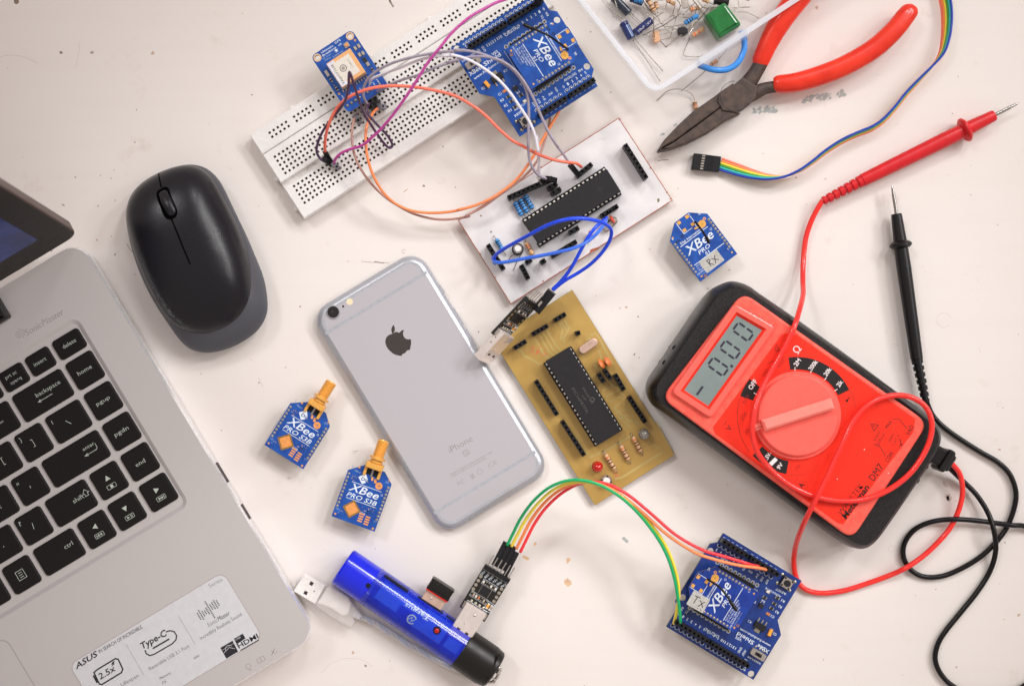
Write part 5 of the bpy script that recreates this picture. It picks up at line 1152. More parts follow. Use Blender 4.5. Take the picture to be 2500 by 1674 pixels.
def cab(b):
    b.tube([(p.x, p.y, 3.0+.6*i*(i > 5)) for i, p in enumerate(path)], [1.9, 1.9, 2.1, 2.2, 2.2, 2.2, 2.2, 2.0], 'clear_plastic', 14, 6)
    for ph_ in (0, math.pi*2/3, math.pi*4/3):
        pts = cr([(p.x, p.y, 3.0+.6*i*(i > 5)) for i, p in enumerate(path)], 14); out = []
        for i, p in enumerate(pts): a = i*.42+ph_; out.append(p+Vector((.55*math.cos(a)*.8, .9*math.cos(a), .9*math.sin(a))))
        b.tube(out, .62, 'braid' if ph_ < 3 else 'cap_stripe', 6, 1, raw=True)
one('cord', cab, uc)
# ================================================================ PLIERS
pp = W('Y4', 840, 500, 9); FPl = Fr((pp.x, pp.y, 0), 32)
pl = thing('pliers', 'worn needle-nose pliers with bright red handle grips and rusty jaws', 'pliers', FPl)
def py(x, y, z): return FPl.l2('Y4', x, y, z)
def jaw(pts, z0, z1, m, bev=.8):
    b = MB(); P = [py(x, y, z1) for x, y in pts]; b.prism(P, z0, z1, m, bev, 3); return b
jaw([(438, 782), (445, 772), (470, 730), (540, 655), (620, 580), (700, 525), (760, 482), (775, 550), (640, 648), (520, 735)], 3, 11.45, 'plier_steel').build('jaw', pl)
jaw([(441, 784), (522, 739), (642, 652), (770, 556), (870, 590), (800, 622), (700, 690), (600, 740), (520, 770), (450, 784)], 2, 11.3, 'plier_steel').build('jaw', pl)
def joint(b):
    P = [py(x, y, 12) for x, y in ((755, 484), (830, 433), (836, 440), (880, 402), (905, 420), (935, 440), (958, 448), (945, 512), (915, 545), (850, 590), (840, 585), (775, 575), (750, 530))]; b.prism(P, 2.5, 12.2, 'plier_steel', .5, 2)
    p = py(840, 500, 12); b.ring(*p, 7.75, 8.0, 12.23, 'plier_line', 40, 60, 300)
one('pivot', joint, pl)
one('handle_shank', lambda b: b.tube([(*py(880, 470, 9), 7), (*py(915, 425, 9), 7.5), (*py(955, 365, 9), 8), (*py(995, 290, 9), 8.5)], [4.6, 4.3, 3.8, 3.8], 'plier_steel', 16, 6, flat=.8), pl)
one('handle_shank', lambda b: b.tube([(*py(900, 500, 9), 7), (*py(945, 480, 9), 7), (*py(1010, 455, 9), 7.5), (*py(1110, 445, 9), 8)], [4.2, 3.9, 3.2, 3.2], 'plier_rust' if False else 'plier_steel', 16, 6, flat=.8), pl)
g1 = MB()
g1.tube([(*py(x, y, 9), z) for x, y, z in ((963, 338, 7.5), (975, 315, 8), (1005, 245, 9), (1045, 165, 9.5), (1095, 85, 10), (1140, 25, 10), (1185, -30, 10), (1230, -90, 10), (1290, -180, 9), (1360, -270, 8), (1375, -290, 8))],
        [3.6, 4.6, 5.0, 5.6, 6.0, 6.2, 6.2, 6.0, 5.6, 4.6, 2.0], 'grip_red', 24, 7, flat=.85); g1.build('grip', pl)
g2 = MB()
g2.tube([(*py(x, y, 9), z) for x, y, z in ((1043, 437, 7.5), (1070, 436, 8), (1160, 428, 9), (1300, 388, 9.5), (1430, 333, 10), (1560, 255, 10), (1660, 165, 10), (1725, 85, 9.5), (1755, 52, 9), (1768, 35, 9))],
        [3.6, 4.7, 5.1, 5.3, 5.3, 5.3, 5.2, 5.0, 4.3, 2.6], 'grip_red', 24, 7, flat=.85); g2.build('grip', pl)
def gr(b):
    for x, y, r in ((1085, 143, .9), (1160, 410, .9), (1180, 60, .7), (1190, 95, .6), (1705, 152, .9), (1445, 380, .8), (1130, 460, .5), (1050, 290, .4), (1110, 195, .4), (1035, 405, .6)):
        p = py(x, y, 14); b.ball((*p, 14.1 if r < .5 else 13.9), r, 'grime', .35, 8)
# ================================================================ TEST LEADS
def probe(th, F, v, tip0, tip1, col0, colr, body, bend, m, wire_m, rr):
    """tip0-tip1 metal tip; body = handle end near cable; bend = strain relief end"""
    z = 6.0
    def P(q): p = F.l(v, *q, z); return Vector((p.x, p.y, z))
    T0, T1, C, B_, E = P(tip0), P(tip1), P(col0), P(body), P(bend)
    one('metal_tip', lambda b: b.lathe(T0, T1+(T1-T0)*.2, [(0, .08), (1.8, .6), (6, .95), ((T1-T0).length*1.15, 1.0)], 'steel', 14), th)
    def hb(b):
        L1 = (C-T1).length; L2 = (B_-T1).length
        b.lathe(T1, B_, [(0, 1.0), (.05, rr*.74), (.5, rr*.8), (L1-2.2, rr*.98), (L1-1.4, colr*.85), (L1-.5, colr), (L1+.5, colr), (L1+1.4, colr*.85), (L1+2.0, rr*1.02), (L1+12, rr*1.08), (L2*.75, rr*1.0), (L2-.4, rr*.92), (L2, rr*.8)], m, 24)
    one('handle', hb, th)
    def sr(b):
        L3 = (E-B_).length; pr = [(-.5, rr*.7)]; n = 6
        for i in range(n):
            d = L3*i/n; r0 = rr*(.86-.22*i/n); pr += [(d+.05, r0), (d+L3/n*.62, r0*.98), (d+L3/n*.64, r0*.72), (d+L3/n*.98, r0*.70)]
        pr += [(L3, rr*.62), (L3+1.5, rr*.6)]; b.lathe(B_, E, pr, m, 20)
    one('strain_relief', sr, th)
    return E
FRr = Fr((*W('Y4', 1800, 790, 0).xy, 0), 0)
tr_ = thing('test_lead', 'bright red test lead looping over the meter to a red probe', 'test lead', FRr)
E = probe(tr_, FRr, 'Y4', (2318, 534), (2188, 600), (2032, 672), 6.6, (1498, 940), (1312, 1038), 'probe_red', 'wire_red', 3.75)
def wpts(F, lst):
    out = []
    for v, x, y, z in lst: p = F.l(v, x, y, z); out.append((p.x, p.y, z))
    return out
rl = [('Y4', 1330, 1030, 6), ('Y4', 1295, 1045, 6), ('D', 1858, 500, 4), ('D', 1843, 545, 3), ('D', 1837, 600, 4), ('Y3', 884, 60, 9), ('Y3', 885, 130, 18), ('Y3', 866, 210, 30), ('Y3', 842, 290, 37), ('Y3', 805, 375, 38), ('Y3', 755, 470, 38), ('Y3', 700, 565, 39), ('Y3', 655, 655, 41), ('Y3', 622, 760, 43), ('Y3', 610, 860, 43), ('Y3', 630, 960, 41),
      ('Y3', 685, 1045, 38), ('Y3', 770, 1125, 37), ('Y3', 870, 1187, 37), ('Y3', 980, 1225, 37), ('Y3', 1100, 1242, 37), ('Y3', 1230, 1230, 37), ('Y3', 1350, 1180, 37), ('Y3', 1455, 1100, 37), ('Y3', 1530, 1000, 37), ('Y3', 1572, 900, 37), ('Y3', 1578, 810, 37),
      ('Y3', 1545, 735, 37), ('Y3', 1480, 688, 37), ('Y3', 1395, 672, 37), ('Y3', 1300, 690, 38), ('Y3', 1215, 740, 39), ('Y3', 1150, 820, 40), ('Y3', 1105, 915, 41), ('Y3', 1060, 1010, 41), ('Y3', 1010, 1120, 41), ('Y3', 945, 1250, 40), ('Y3', 895, 1350, 33), ('Y3', 858, 1440, 18), ('Y3', 842, 1500, 8),
      ('X4', 75, 965, 3), ('X4', 82, 1030, 2), ('X4', 105, 1080, 2), ('X4', 150, 1110, 2), ('X4', 220, 1120, 2), ('X4', 320, 1107, 2), ('X4', 430, 1073, 2), ('X4', 540, 1033, 3), ('X4', 620, 995, 6), ('X4', 700, 940, 5), ('X4', 775, 870, 4), ('X4', 832, 800, 4), ('X4', 870, 720, 5), ('X4', 888, 640, 6), ('X4', 880, 560, 8), ('X4', 850, 510, 10), ('X4', 800, 468, 13)]
one('wire', lambda b: b.tube(wpts(FRr, rl), 1.42, 'wire_red', 12, 6), tr_)
FBk = Fr((*W('D', 2075, 700, 0).xy, 0), 0)
tb_ = thing('test_lead', 'black test lead with a black probe and tangled black wire at the right edge', 'test lead', FBk)
probe(tb_, FBk, 'D', (2040, 422), (2050, 489), (2060, 560), 5.9, (2097, 822), (2116, 912), 'probe_black', 'wire_black', 3.55)
bl = [('X4', 708, 170, 6), ('X4', 722, 215, 4), ('X4', 748, 268, 2), ('X4', 800, 322, 2), ('X4', 880, 380, 2), ('X4', 975, 440, 2), ('X4', 1060, 490, 2), ('X4', 1118, 550, 2), ('X4', 1146, 635, 2), ('X4', 1135, 720, 2), ('X4', 1098, 810, 2), ('X4', 1045, 880, 2), ('X4', 975, 945, 2), ('X4', 885, 1000, 2),
      ('X4', 790, 1038, 2), ('X4', 700, 1040, 2), ('X4', 635, 1003, 2), ('X4', 603, 940, 2), ('X4', 612, 872, 2), ('X4', 660, 812, 2), ('X4', 740, 776, 3), ('X4', 840, 764, 6), ('X4', 950, 770, 5), ('X4', 1060, 784, 5), ('X4', 1130, 793, 6), ('X4', 1200, 802, 3), ('X4', 1330, 880, 2), ('X4', 1420, 1150, 2), ('X4', 1350, 1420, 2),
      ('X4', 1195, 1560, 2), ('X4', 1100, 1600, 2), ('X4', 960, 1615, 2), ('X4', 850, 1572, 2), ('X4', 785, 1510, 2), ('X4', 757, 1440, 2), ('X4', 768, 1370, 2), ('X4', 805, 1305, 2), ('X4', 880, 1212, 2), ('X4', 958, 1115, 2), ('X4', 1020, 1015, 2), ('X4', 1048, 920, 5), ('X4', 1042, 830, 7), ('X4', 1012, 735, 5), ('X4', 955, 645, 4), ('X4', 880, 570, 4), ('X4', 830, 522, 7), ('X4', 780, 480, 12)]
one('wire', lambda b: b.tube(wpts(FBk, bl), 1.4, 'wire_black', 12, 6), tb_)

# ================================================================ METER
zM = 33
mc = W('Y3', 850, 775, zM); FMt = Fr((mc.x, mc.y, 0), 54.4)
mt = thing('meter', 'red handheld electrical meter in a black rubber case, its screen reading -0.00', 'meter', FMt)
def m3(x, y, z=zM): return FMt.l2('Y3', x, y, z)
hol = [(480, 60), (540, 62), (595, 85), (640, 118), (840, 255), (1100, 440), (1380, 648), (1545, 770), (1598, 825), (1618, 890), (1600, 965), (1540, 1065), (1440, 1215), (1330, 1375), (1262, 1462), (1205, 1497), (1140, 1492), (1060, 1445), (960, 1372), (700, 1180), (450, 998), (150, 780), (80, 728), (47, 655), (58, 590), (110, 510), (220, 345), (340, 170), (400, 100)]
hp = ccw([tuple(q)[:2] for q in cr([(*m3(x, y, 20), 0) for x, y in hol], 4, True)]); nn = len(hp)
b = MB(); prof = [(3, .5), (1.2, 2.0), (.2, 6), (0, 18), (.6, 25), (1.8, 29.5), (3.6, 32)]
rg = [([(x*(1-0)) for x in (0,)], 0)]
rg = [(inset(hp, d), z) for d, z in prof]
b.add([(q[0], q[1], z) for r, z in rg for q in r], [(k*nn+i, k*nn+(i+1)%nn, (k+1)*nn+(i+1)%nn, (k+1)*nn+i) for k in range(len(prof)-1) for i in range(nn)], 'rubber', True)
b.poly(rg[-1][0], 32, 'rubber_dust'); b.poly(rg[0][0], .5, 'rubber')
b.build('rubber_case', mt)
for lst in (((360, 195), (300, 268), (243, 345), (186, 418), (132, 498)), ((1540, 1060), (1493, 1135), (1436, 1210), (1380, 1288), (1325, 1365))):
    for x, y in lst: p = m3(x, y, 18); oy = -1.3 if lst[0][0] == 360 else 3.2; one('grip_rib', lambda b: b.box(p[0], p[1]+oy, 2.8, 5.4, 6, 26, 'rubber', 0, .8, 1.0), mt)
def redb(b):
    P = [m3(*q, zM+1.5) for q in ((562, 116), (1562, 822), (1150, 1452), (122, 688))]; b.prism(rc4(P, 6.5), 24, zM+1.5, 'meter_red', 1.2, 4)
one('front_cover', redb, mt)
zF = zM+1.5
def lcdf(b):
    O = [m3(*q, zF+1.5) for q in ((535, 178), (725, 300), (700, 345), (400, 800), (370, 860), (350, 862), (165, 700), (180, 650), (490, 195))]
    O = [m3(*q, zF+1.8) for q in ((520, 185), (722, 318), (362, 862), (162, 690))]
    Hh = [m3(*q, zF+.6) for q in ((528, 246), (660, 322), (372, 727), (246, 644))]
    cx = sum(q[0] for q in O)/4; cy_ = sum(q[1] for q in O)/4
    w0 = math.hypot(O[0][0]-O[3][0], O[0][1]-O[3][1]); h0_ = math.hypot(O[0][0]-O[1][0], O[0][1]-O[1][1])
    hq = ccw(Hh); ho = inset(hq, -1.6); b.prism(rc4(inset(hq, -5.0), 3), zF-1, zF+2.4, 'meter_pink', 1.0, 3, holes=[ho])
    b.add([(x, y, zF+2.3) for x, y in ho]+[(x, y, zF+1.0) for x, y in inset(hq, -.2)], [(i, (i+1)%4, 4+(i+1)%4, 4+i) for i in range(4)], 'meter_label')
lb = one('screen_frame', lcdf, mt)
def lcd(b):
    Hh = [m3(*q, zF+.8) for q in ((528, 246), (660, 322), (372, 727), (246, 644))]; b.poly(inset(ccw(Hh), -.3), zF+.9, 'lcd')
    def dig(cx, cy, segs):
        w_, h_, s, z = 5.0, 9.6, 1.15, zF+.93
        def bar(x0, y0, x1, y1):
            dx, dy = x1-x0, y1-y0; L_ = math.hypot(dx, dy); ux, uy = dx/L_, dy/L_; g = .35; a = (x0+ux*g, y0+uy*g); c = (x1-ux*g, y1-uy*g); nx_, ny_ = -uy*s/2, ux*s/2; k = s/2
            b.poly([(cx+p[0], cy+p[1]) for p in (a, (a[0]+ux*k+nx_, a[1]+uy*k+ny_), (c[0]-ux*k+nx_, c[1]-uy*k+ny_), c, (c[0]-ux*k-nx_, c[1]-uy*k-ny_), (a[0]+ux*k-nx_, a[1]+uy*k-ny_))], z, 'lcd_seg')
        X, Y = w_/2, h_/2
        S = {'a': (-X, Y, X, Y), 'b': (X, Y, X, 0), 'c': (X, 0, X, -Y), 'd': (-X, -Y, X, -Y), 'e': (-X, 0, -X, -Y), 'f': (-X, Y, -X, 0), 'g': (-X, 0, X, 0)}
        for q in segs: bar(*S[q])
    for x, y in ((427, 519), (492, 428), (562, 331)): dig(*m3(x, y, zF+1), 'abcdef')
    c = m3(328, 648, zF+1); b.poly(rrect(*c, 5.4, 1.2), zF+.93, 'lcd_seg'); c = m3(500, 516, zF+1); b.poly(rrect(*c, 1.3, 1.5), zF+.93, 'lcd_seg')
one('screen', lcd, mt)
def lab(b):
    P = [m3(*q, zF) for q in ((790, 338), (850, 345), (1490, 800), (1480, 870), (1100, 1368), (1070, 1360), (410, 880), (398, 845), (770, 345))]; b.prism(P, zF-.02, zF+.08, 'meter_label')
one('front_label', lab, mt)
dc = m3(850, 782, zF); zl = zF+.11; mp = .4527/K*(CAMH-zF)/CAMH
def face(b):
    rot = FMt.ang
    def sector(a0, a1, r0, r1): b.ring(dc[0], dc[1], r0*mp, r1*mp, zl, 'label_black', 24, a0-rot, a1-rot)
    sector(26, 98, 248, 316); sector(142, 161, 248, 322); sector(222, 260, 248, 320)
    for a0, a1 in ((101, 120), (163, 218), (262, 278), (8, 25)): b.ring(dc[0], dc[1], 318*mp, 321*mp, zl, 'label_dim', 20, a0-rot, a1-rot); b.ring(dc[0], dc[1], 250*mp, 252*mp, zl, 'label_dim', 20, a0-rot, a1-rot)
    z = zl+.03
    def tt(s, x, y, wd, h, m='label_white', an=0, bo=.02): b.textc(s, m3(x, y), wd*mp, h*mp, an, z, m, 0, bo)
    tt('2M', 850, 495, 42, 24); tt('200k', 935, 510, 62, 24); tt('20k', 1013, 545, 50, 24); tt('2k', 1078, 608, 36, 24); tt('OFF', 610, 614, 58, 26); tt('Ω', 848, 426, 36, 40, 'label_white', 0, 0)
    for a in (92, 72, 52, 33, 152): 
        a = R(a-rot); b.line([(dc[0]+242*mp*math.cos(a), dc[1]+242*mp*math.sin(a)), (dc[0]+262*mp*math.cos(a), dc[1]+262*mp*math.sin(a))], .35, z, 'label_white')
    tt('1.5V-', 690, 1000, 52, 22); tt('9V', 756, 1052, 36, 22); b.box(*m3(722, 1028), 4.2, 2.0, z-.01, z+.02, 'label_white', -10, 0)
    tt('V', 748, 430, 28, 30, 'label_dim'); b.line([m3(728, 425), m3(745, 398)], .35, z, 'label_dim'); tt('V', 482, 848, 28, 30, 'label_dim'); b.line([m3(452, 835), m3(470, 808)], .3, z, 'label_dim')
    tt('A', 872, 1155, 28, 30, 'label_black'); b.line([m3(838, 1140), m3(852, 1118)], .3, z, 'label_dim')
    for s, x, y in (('600', 572, 694), ('200', 562, 785), ('20', 575, 868), ('200', 678, 552), ('600', 762, 500), ('200m', 850, 1060)): tt(s, x, y, 48 if len(s) > 2 else 30, 22, 'label_dim', 0, -.01)
    a = m3(1122, 695); b.poly([(a[0]-1.2, a[1]-.9), (a[0]-1.2, a[1]+.9), (a[0]+.6, a[1])], z, 'label_black'); b.line([(a[0]+.8, a[1]-.9), (a[0]+.8, a[1]+.9)], .25, z, 'label_black'); b.line([(a[0]-2, a[1]), (a[0]+2, a[1])], .2, z, 'label_black')
    def t2(s, a_, c_, h, m='label_black', sh=0, bo=0): b.text(s, m3(*a_), m3(*c_), h*mp, z, m, sh, bo)
    t2('DM7', (1262, 1135), (1318, 1058), 40); t2('COM', (1338, 1034), (1370, 988), 24); t2('VAΩ', (1452, 890), (1480, 842), 24); t2('MAX', (1335, 852), (1362, 815), 18)
    t2('WAVETEK', (1088, 1318), (1208, 1160), 30, 'label_black', .1, -.01); t2('Meterman', (1112, 1340), (1240, 1168), 34, 'label_black', .1, .03)
    t2('500V', (1272, 922), (1300, 868), 16, 'label_dim'); t2('200mA', (1290, 938), (1325, 880), 16, 'label_dim'); t2('300V', (1352, 925), (1375, 880), 16, 'label_dim'); t2('CAT II', (1372, 945), (1402, 890), 16, 'label_dim')
    a = m3(1262, 838); b.line([(a[0]-1.9, a[1]-1.5), (a[0]+1.9, a[1]-1.5), (a[0], a[1]+1.9)], .3, z, 'label_black', True); b.line([(a[0], a[1]-.6), (a[0], a[1]+.7)], .35, z, 'label_black')
    b.line([m3(1262, 935), m3(1290, 948)], .2, z, 'label_black'); b.line([m3(1290, 938), m3(1325, 1000)], .25, z, 'label_black'); b.line([m3(1262, 935), m3(1290, 938)], .2, z, 'label_black')
    b.line([m3(1365, 800), m3(1400, 802), m3(1440, 850)], .25, z, 'label_black'); b.line([m3(1402, 905), m3(1410, 940)], .4, z, 'label_black'); b.line([m3(1398, 945), m3(1420, 935)], .4, z, 'label_black')
    for x, y in ((1100, 940), (1212, 963), (1065, 1122), (1340, 1090), (1480, 1060)): b.poly(circ(*m3(x, y), .28, 8), z+.02, 'label_white')
one('markings', face, mt)
def dial(b):
    b.lathe((*dc, zF), (*dc, zF+5), [(0, 238*mp), (1.0, 238*mp), (1.6, 233*mp), (1.6, 222*mp), (2.6, 218*mp), (3.6, 214*mp), (4.0, 208*mp)], 'meter_pink', 64)
    b.poly(circ(dc[0], dc[1], 209*mp, 64), zF+3.0, 'meter_pink')
dl = one('dial', dial, mt)
def knob(b):
    a, c = m3(672, 838, zF+9), m3(1050, 718, zF+9); b.seg(a, c, 62*mp, zF+2.6, zF+8.6, 'meter_bar', 1.2); 
    p0 = m3(628, 852, zF+6); b.seg(p0, a, 34*mp, zF+2.6, zF+4.4, 'meter_bar', .5)
    b.line([m3(632, 850, zF+4.5), m3(664, 840, zF+4.5)], .3, zF+4.45, 'label_dim')
kb = one('knob', knob, mt)
def exitb(b):
    ctr_ = FMt.l('Y3', 1612, 1000, 15); an_ = math.degrees(math.atan2(m3(1655, 1030, 15)[1]-m3(1570, 975, 15)[1], m3(1655, 1030, 15)[0]-m3(1570, 975, 15)[0]))
    b.box(ctr_.x, ctr_.y, 16, 9.5, 8, 19, 'rubber', an_, 1.2, 1.5); 
    d = Vector((math.cos(R(an_)), math.sin(R(an_)))); b.box(ctr_.x+d.x*4, ctr_.y+d.y*4, 4.5, 12.5, 7, 20, 'rubber', an_, 1, 1.5)
one('cable_outlet', exitb, mt)

# ================================================================ RIBBON CABLE
FR_ = Fr((*W('Y4', 770, 850, 0).xy, 0), 0)
rc = thing('ribbon_cable', 'rainbow ribbon cable with a black plug, curving up past the pliers', 'cable', FR_)
path = [(762, 852, 3.2, 0), (800, 865, 3.2, 4), (860, 885, 3.4, 16), (930, 905, 3.8, 36), (1010, 920, 4.4, 60), (1090, 918, 5, 82), (1170, 890, 5.6, 96), (1240, 845, 5.8, 102), (1310, 790, 5.8, 105), (1390, 738, 5.8, 106), (1470, 700, 5.6, 106), (1550, 668, 5.4, 107),
        (1610, 628, 5.4, 108), (1670, 565, 5.4, 108), (1730, 490, 5.4, 108), (1800, 415, 5.4, 104), (1870, 340, 5.6, 94), (1915, 275, 5.8, 78), (1935, 200, 5.6, 62), (1942, 120, 5.2, 50), (1940, 50, 5, 44), (1932, 0, 5, 40), (1915, -80, 5, 40), (1890, -200, 4, 30)]
ctrs = cr([(*FR_.l2('Y4', x, y, z), z) for x, y, z, _ in path], 6); tw = [q[0] for q in cr([(a, 0, 0) for *_, a in path], 6)]
cols = ['w_rainbow_red', 'w_orange', 'w_yellow', 'w_dkgreen', 'w_teal', 'w_cable_blue']; cols2 = cols
for k, cn in enumerate(cols):
    pts = []
    for i, p in enumerate(ctrs):
        t = ctrs[min(i+1, len(ctrs)-1)]-ctrs[max(i-1, 0)]; t.z = 0; t.normalize(); nrm = Vector((-t.y, t.x, 0)); a = R(tw[i]); off = (2.5-k)*1.17
        pts.append(p+nrm*off*math.cos(a)+Vector((0, 0, -off*math.sin(a)*.98))+Vector((0, 0, 0)))
    one('wire', lambda b: b.tube(pts, .64, cn, 8, 1, raw=True), rc)
def conn(b):
    P = [FR_.l2('Y4', x, y, 4.5) for x, y in ((628, 797), (768, 815), (756, 893), (614, 878))]
    b.prism(P, .5, 5.2, 'header_black', .25)
    A, B_, C, D = [Vector(FR_.l2('Y4', x, y, 5.2)) for x, y in ((628, 797), (768, 815), (756, 893), (614, 878))]
    for i in range(6):
        t = (i+.5)/6; p = A.lerp(D, t); q = B_.lerp(C, t)
        s0 = p.lerp(q, .36); an_ = math.degrees(math.atan2((q-p).y, (q-p).x)); b.poly(rrect(s0.x, s0.y, 1.6, .75, 0, an_), 5.23, 'tin'); s1 = p.lerp(q, .62); b.poly(rrect(s1.x, s1.y, 4.2, .9, 0, an_), 5.22, 'pin_hole')
        if i: s2 = A.lerp(D, i/6); s3 = B_.lerp(C, i/6); b.line([tuple(s2.lerp(s3, .66)), tuple(s3)], .15, 5.235, 'pin_hole')
one('plug', conn, rc)

# ================================================================ PARTS TRAY
c0 = W('X1', 795, 1150, 0); dA = Vector((W('X1', 60, 40, 0)-W('X1', 800, 975, 0))).xy.normalized(); dB = Vector((W('X1', 2342, 150, 0)-W('X1', 900, 1090, 0))).xy.normalized()
FT = Fr((c0.x, c0.y, 0), math.degrees(math.atan2(dB.y, dB.x)))
tray = thing('parts_tray', 'clear plastic tray of loose electronic parts with a blue handle at the top', 'tray', FT)
dAl = (FT.M.to_3x3().inverted() @ Vector((dA.x, dA.y, 0))).xy
def tp(s, t, o=0): return (s+dAl.x*t, dAl.y*t)
LA, LBt, HT = 120, 150, 17
base = [tp(0, 0), tp(LBt, 0), tp(LBt, LA), tp(0, LA)]
def trayf(b):
    o0 = rc4(base, 5); o1 = inset(o0, -1.6); i1 = inset(o1, 1.7); i0 = inset(o0, 1.5); n = len(o0)
    rl_ = [(o0, .3), (o1, HT), (inset(o1, -1.2), HT), (inset(o1, -1.2), HT+1.4), (i1, HT+1.4), (i0, 1.8)]
    b.add([(q[0], q[1], z) for r, z in rl_ for q in r], [(k*n+i, k*n+(i+1)%n, (k+1)*n+(i+1)%n, (k+1)*n+i) for k in range(5) for i in range(n)], 'tray_plastic', True)
one('walls', trayf, tray)
o1_ = inset(rc4(base, 5), -1.6); one('rim', lambda b: b.prism(inset(o1_, -1.3), HT+.2, HT+1.5, 'tray_rim', holes=[inset(o1_, 1.5)]), tray)
one('floor', lambda b: b.prism(inset(rc4(base, 5), 1.0), .3, 1.4, 'tray_floor'), tray)
lg0, lg1 = FT.l2('X1', 1400, 690, HT), FT.l2('X1', 1870, 370, HT)
one('handle_lug', lambda b: b.prism(rrect((lg0[0]+lg1[0])/2, -1.6, abs(lg1[0]-lg0[0])+6, 5.4, 2, 0, 5), 9, HT+3, 'tray_plastic', .8, 2), tray)
hp_ = [(1352, 770), (1385, 790), (1450, 822), (1540, 848), (1630, 858), (1720, 846), (1800, 808), (1865, 745), (1905, 670), (1930, 590), (1930, 510), (1912, 430), (1900, 380)]
one('handle', lambda b: b.tube([(*FT.l2('X1', x, y, 12), 12) for x, y in hp_], [1.9, 1.9]+[1.62]*9+[1.9, 1.9], 'handle_blue', 14, 5), tray)
# contents, each a thing of its own
def X1(x, y, z=4): return W('X1', x, y, z)
def cap(label, a, c, r, z, m, stripe=None, txt=None, leads=(), grp='electrolytic capacitors in the tray'):
    A, C = X1(*a, z), X1(*c, z); F = Fr(((A+C)/2).xy.to_3d()+Vector((0, 0, z)), math.degrees(math.atan2(C.y-A.y, C.x-A.x))); L_ = (C-A).length
    th = thing('capacitor', label, 'capacitor', F, grp)
    def f(b):
        b.lathe((-L_/2, 0, 0), (L_/2, 0, 0), [(0, r*.5), (.01, r*.86), (.5, r), (1.5, r), (1.9, r*.88), (2.3, r), (L_-.4, r), (L_, r*.86), (L_+.01, r*.3)], m, 20)
        if stripe:
            for k in range(-2, 3): pass
            st = [( -L_/2+2.4, -.5), (L_/2-.5, -.5), (L_/2-.5, .9), (-L_/2+2.4, .9)]
            b.add([(x, y+.6, math.sqrt(max(0, (r+.03)**2-(y+.6)**2))) for x, y in st], [(0, 1, 2, 3)], stripe)
        if txt: t_ = MB(); t_.textc(txt, (.4, -.5), L_*.78, 1.2, 0, 0, 'w_white'); b.add([(v.x, v.y, math.sqrt(max(0, (r+.04)**2-v.y**2))) for v in t_.v], t_.f, 'w_white')
    one('body', f, th)
    for lp in leads:
        one('lead', lambda b: b.tube([tuple(F.l('X1', x, y, zz-z)) for x, y, zz in lp], .24, 'lead', 6, 4), th)
cap('dark grey capacitor, furthest left in the tray', (335, -30), (525, 165), 2.35, 4, 'cap_dark', None, None, [[(520, 165, 3), (600, 245, 2.6), (700, 330, 2.2)], [(545, 150, 4), (610, 215, 3), (690, 290, 2.4)]])
cap('upright navy capacitor against the left wall of the tray', (455, 275), (560, 470), 2.5, 4, 'cap_navy', 'cap_stripe', None, [[(575, 490, 3), (680, 640, 2), (780, 790, 1.8), (905, 990, 1.8)], [(600, 480, 3), (700, 590, 2), (820, 730, 1.8), (940, 865, 1.8)]])
cap('blue capacitor with white writing lying across the tray', (600, 405), (800, 245), 2.15, 4, 'cap_navy', None, '10uF 16V', [[(810, 245, 4), (870, 200, 4), (960, 140, 5)], [(590, 395, 4), (560, 380, 4)]])
cap('blue capacitor with black writing at the top edge of the tray', (545, -25), (700, 30), 2.2, 5, 'cap_navy', 'cap_stripe', None, [[(700, 20, 5), (760, 120, 4), (820, 190, 3)]])
cap('black capacitor behind the green block', (1560, 0), (1740, 25), 2.4, 6, 'black_body', None, None, [])
def res(label, a, c, r, z, body, bands, leads, grp='resistors lying in the tray', zf=None):
    A, C = X1(*a, z), X1(*c, z); F = Fr(((A+C)/2).xy.to_3d()+Vector((0, 0, z)), math.degrees(math.atan2(C.y-A.y, C.x-A.x))); L_ = (C-A).length
    th = thing('resistor', label, 'resistor', F, grp)
    resistor('body', th, (-L_/2, 0), (L_/2, 0), r, 0, body, bands, False)
    for lp in leads: one('lead', lambda b: b.tube([tuple(F.l('X1', x, y, zz-z)) for x, y, zz in lp], .2, 'lead', 6, 4), th)
    return th
res('blue resistor in the middle of the tray', (1200, 290), (1370, 185), 1.35, 5, 'res_blue', ['band_black', 'band_black', 'band_black', 'res_blue'], [[(1372, 182, 5), (1410, 110, 6), (1465, 55, 7)], [(1195, 295, 5), (1180, 315, 4), (1160, 330, 3)]])
res('tan resistor with red bands beside the green block', (1290, 440), (1445, 345), 1.3, 3, 'res_tan', ['band_red', 'res_tan', 'band_red', 'res_tan'], [[(1280, 450, 3), (1225, 560, 2), (1190, 650, 1.8), (1215, 685, 1.8), (1350, 692, 1.8), (1420, 680, 1.8)], [(1450, 340, 3), (1500, 300, 3.5)]])
res('tan resistor left of the green block, near the top', (1265, 120), (1400, 95), 1.3, 5, 'res_tan', ['band_red', 'res_tan', 'band_brown', 'res_tan'], [[(1405, 95, 5), (1480, 90, 5), (1560, 95, 4)], [(1260, 120, 5), (1180, 180, 6)]])
res('tan resistor standing on end near the top left of the tray', (745, -20), (835, 145), 1.45, 5, 'res_tan', ['band_brown', 'res_tan', 'band_brown', 'band_brown'], [[(835, 150, 5), (880, 220, 4), (920, 290, 3), (1010, 385, 2.2)]])
res('pale tan resistor at the top edge of the tray', (980, 0), (1090, 55), 1.3, 4, 'res_tan', ['band_red', 'band_brown', 'res_tan', 'res_tan'], [[(1090, 60, 4), (1060, 180, 3), (1100, 240, 3)], [(975, 0, 4), (880, 10, 4), (780, 20, 5)]])
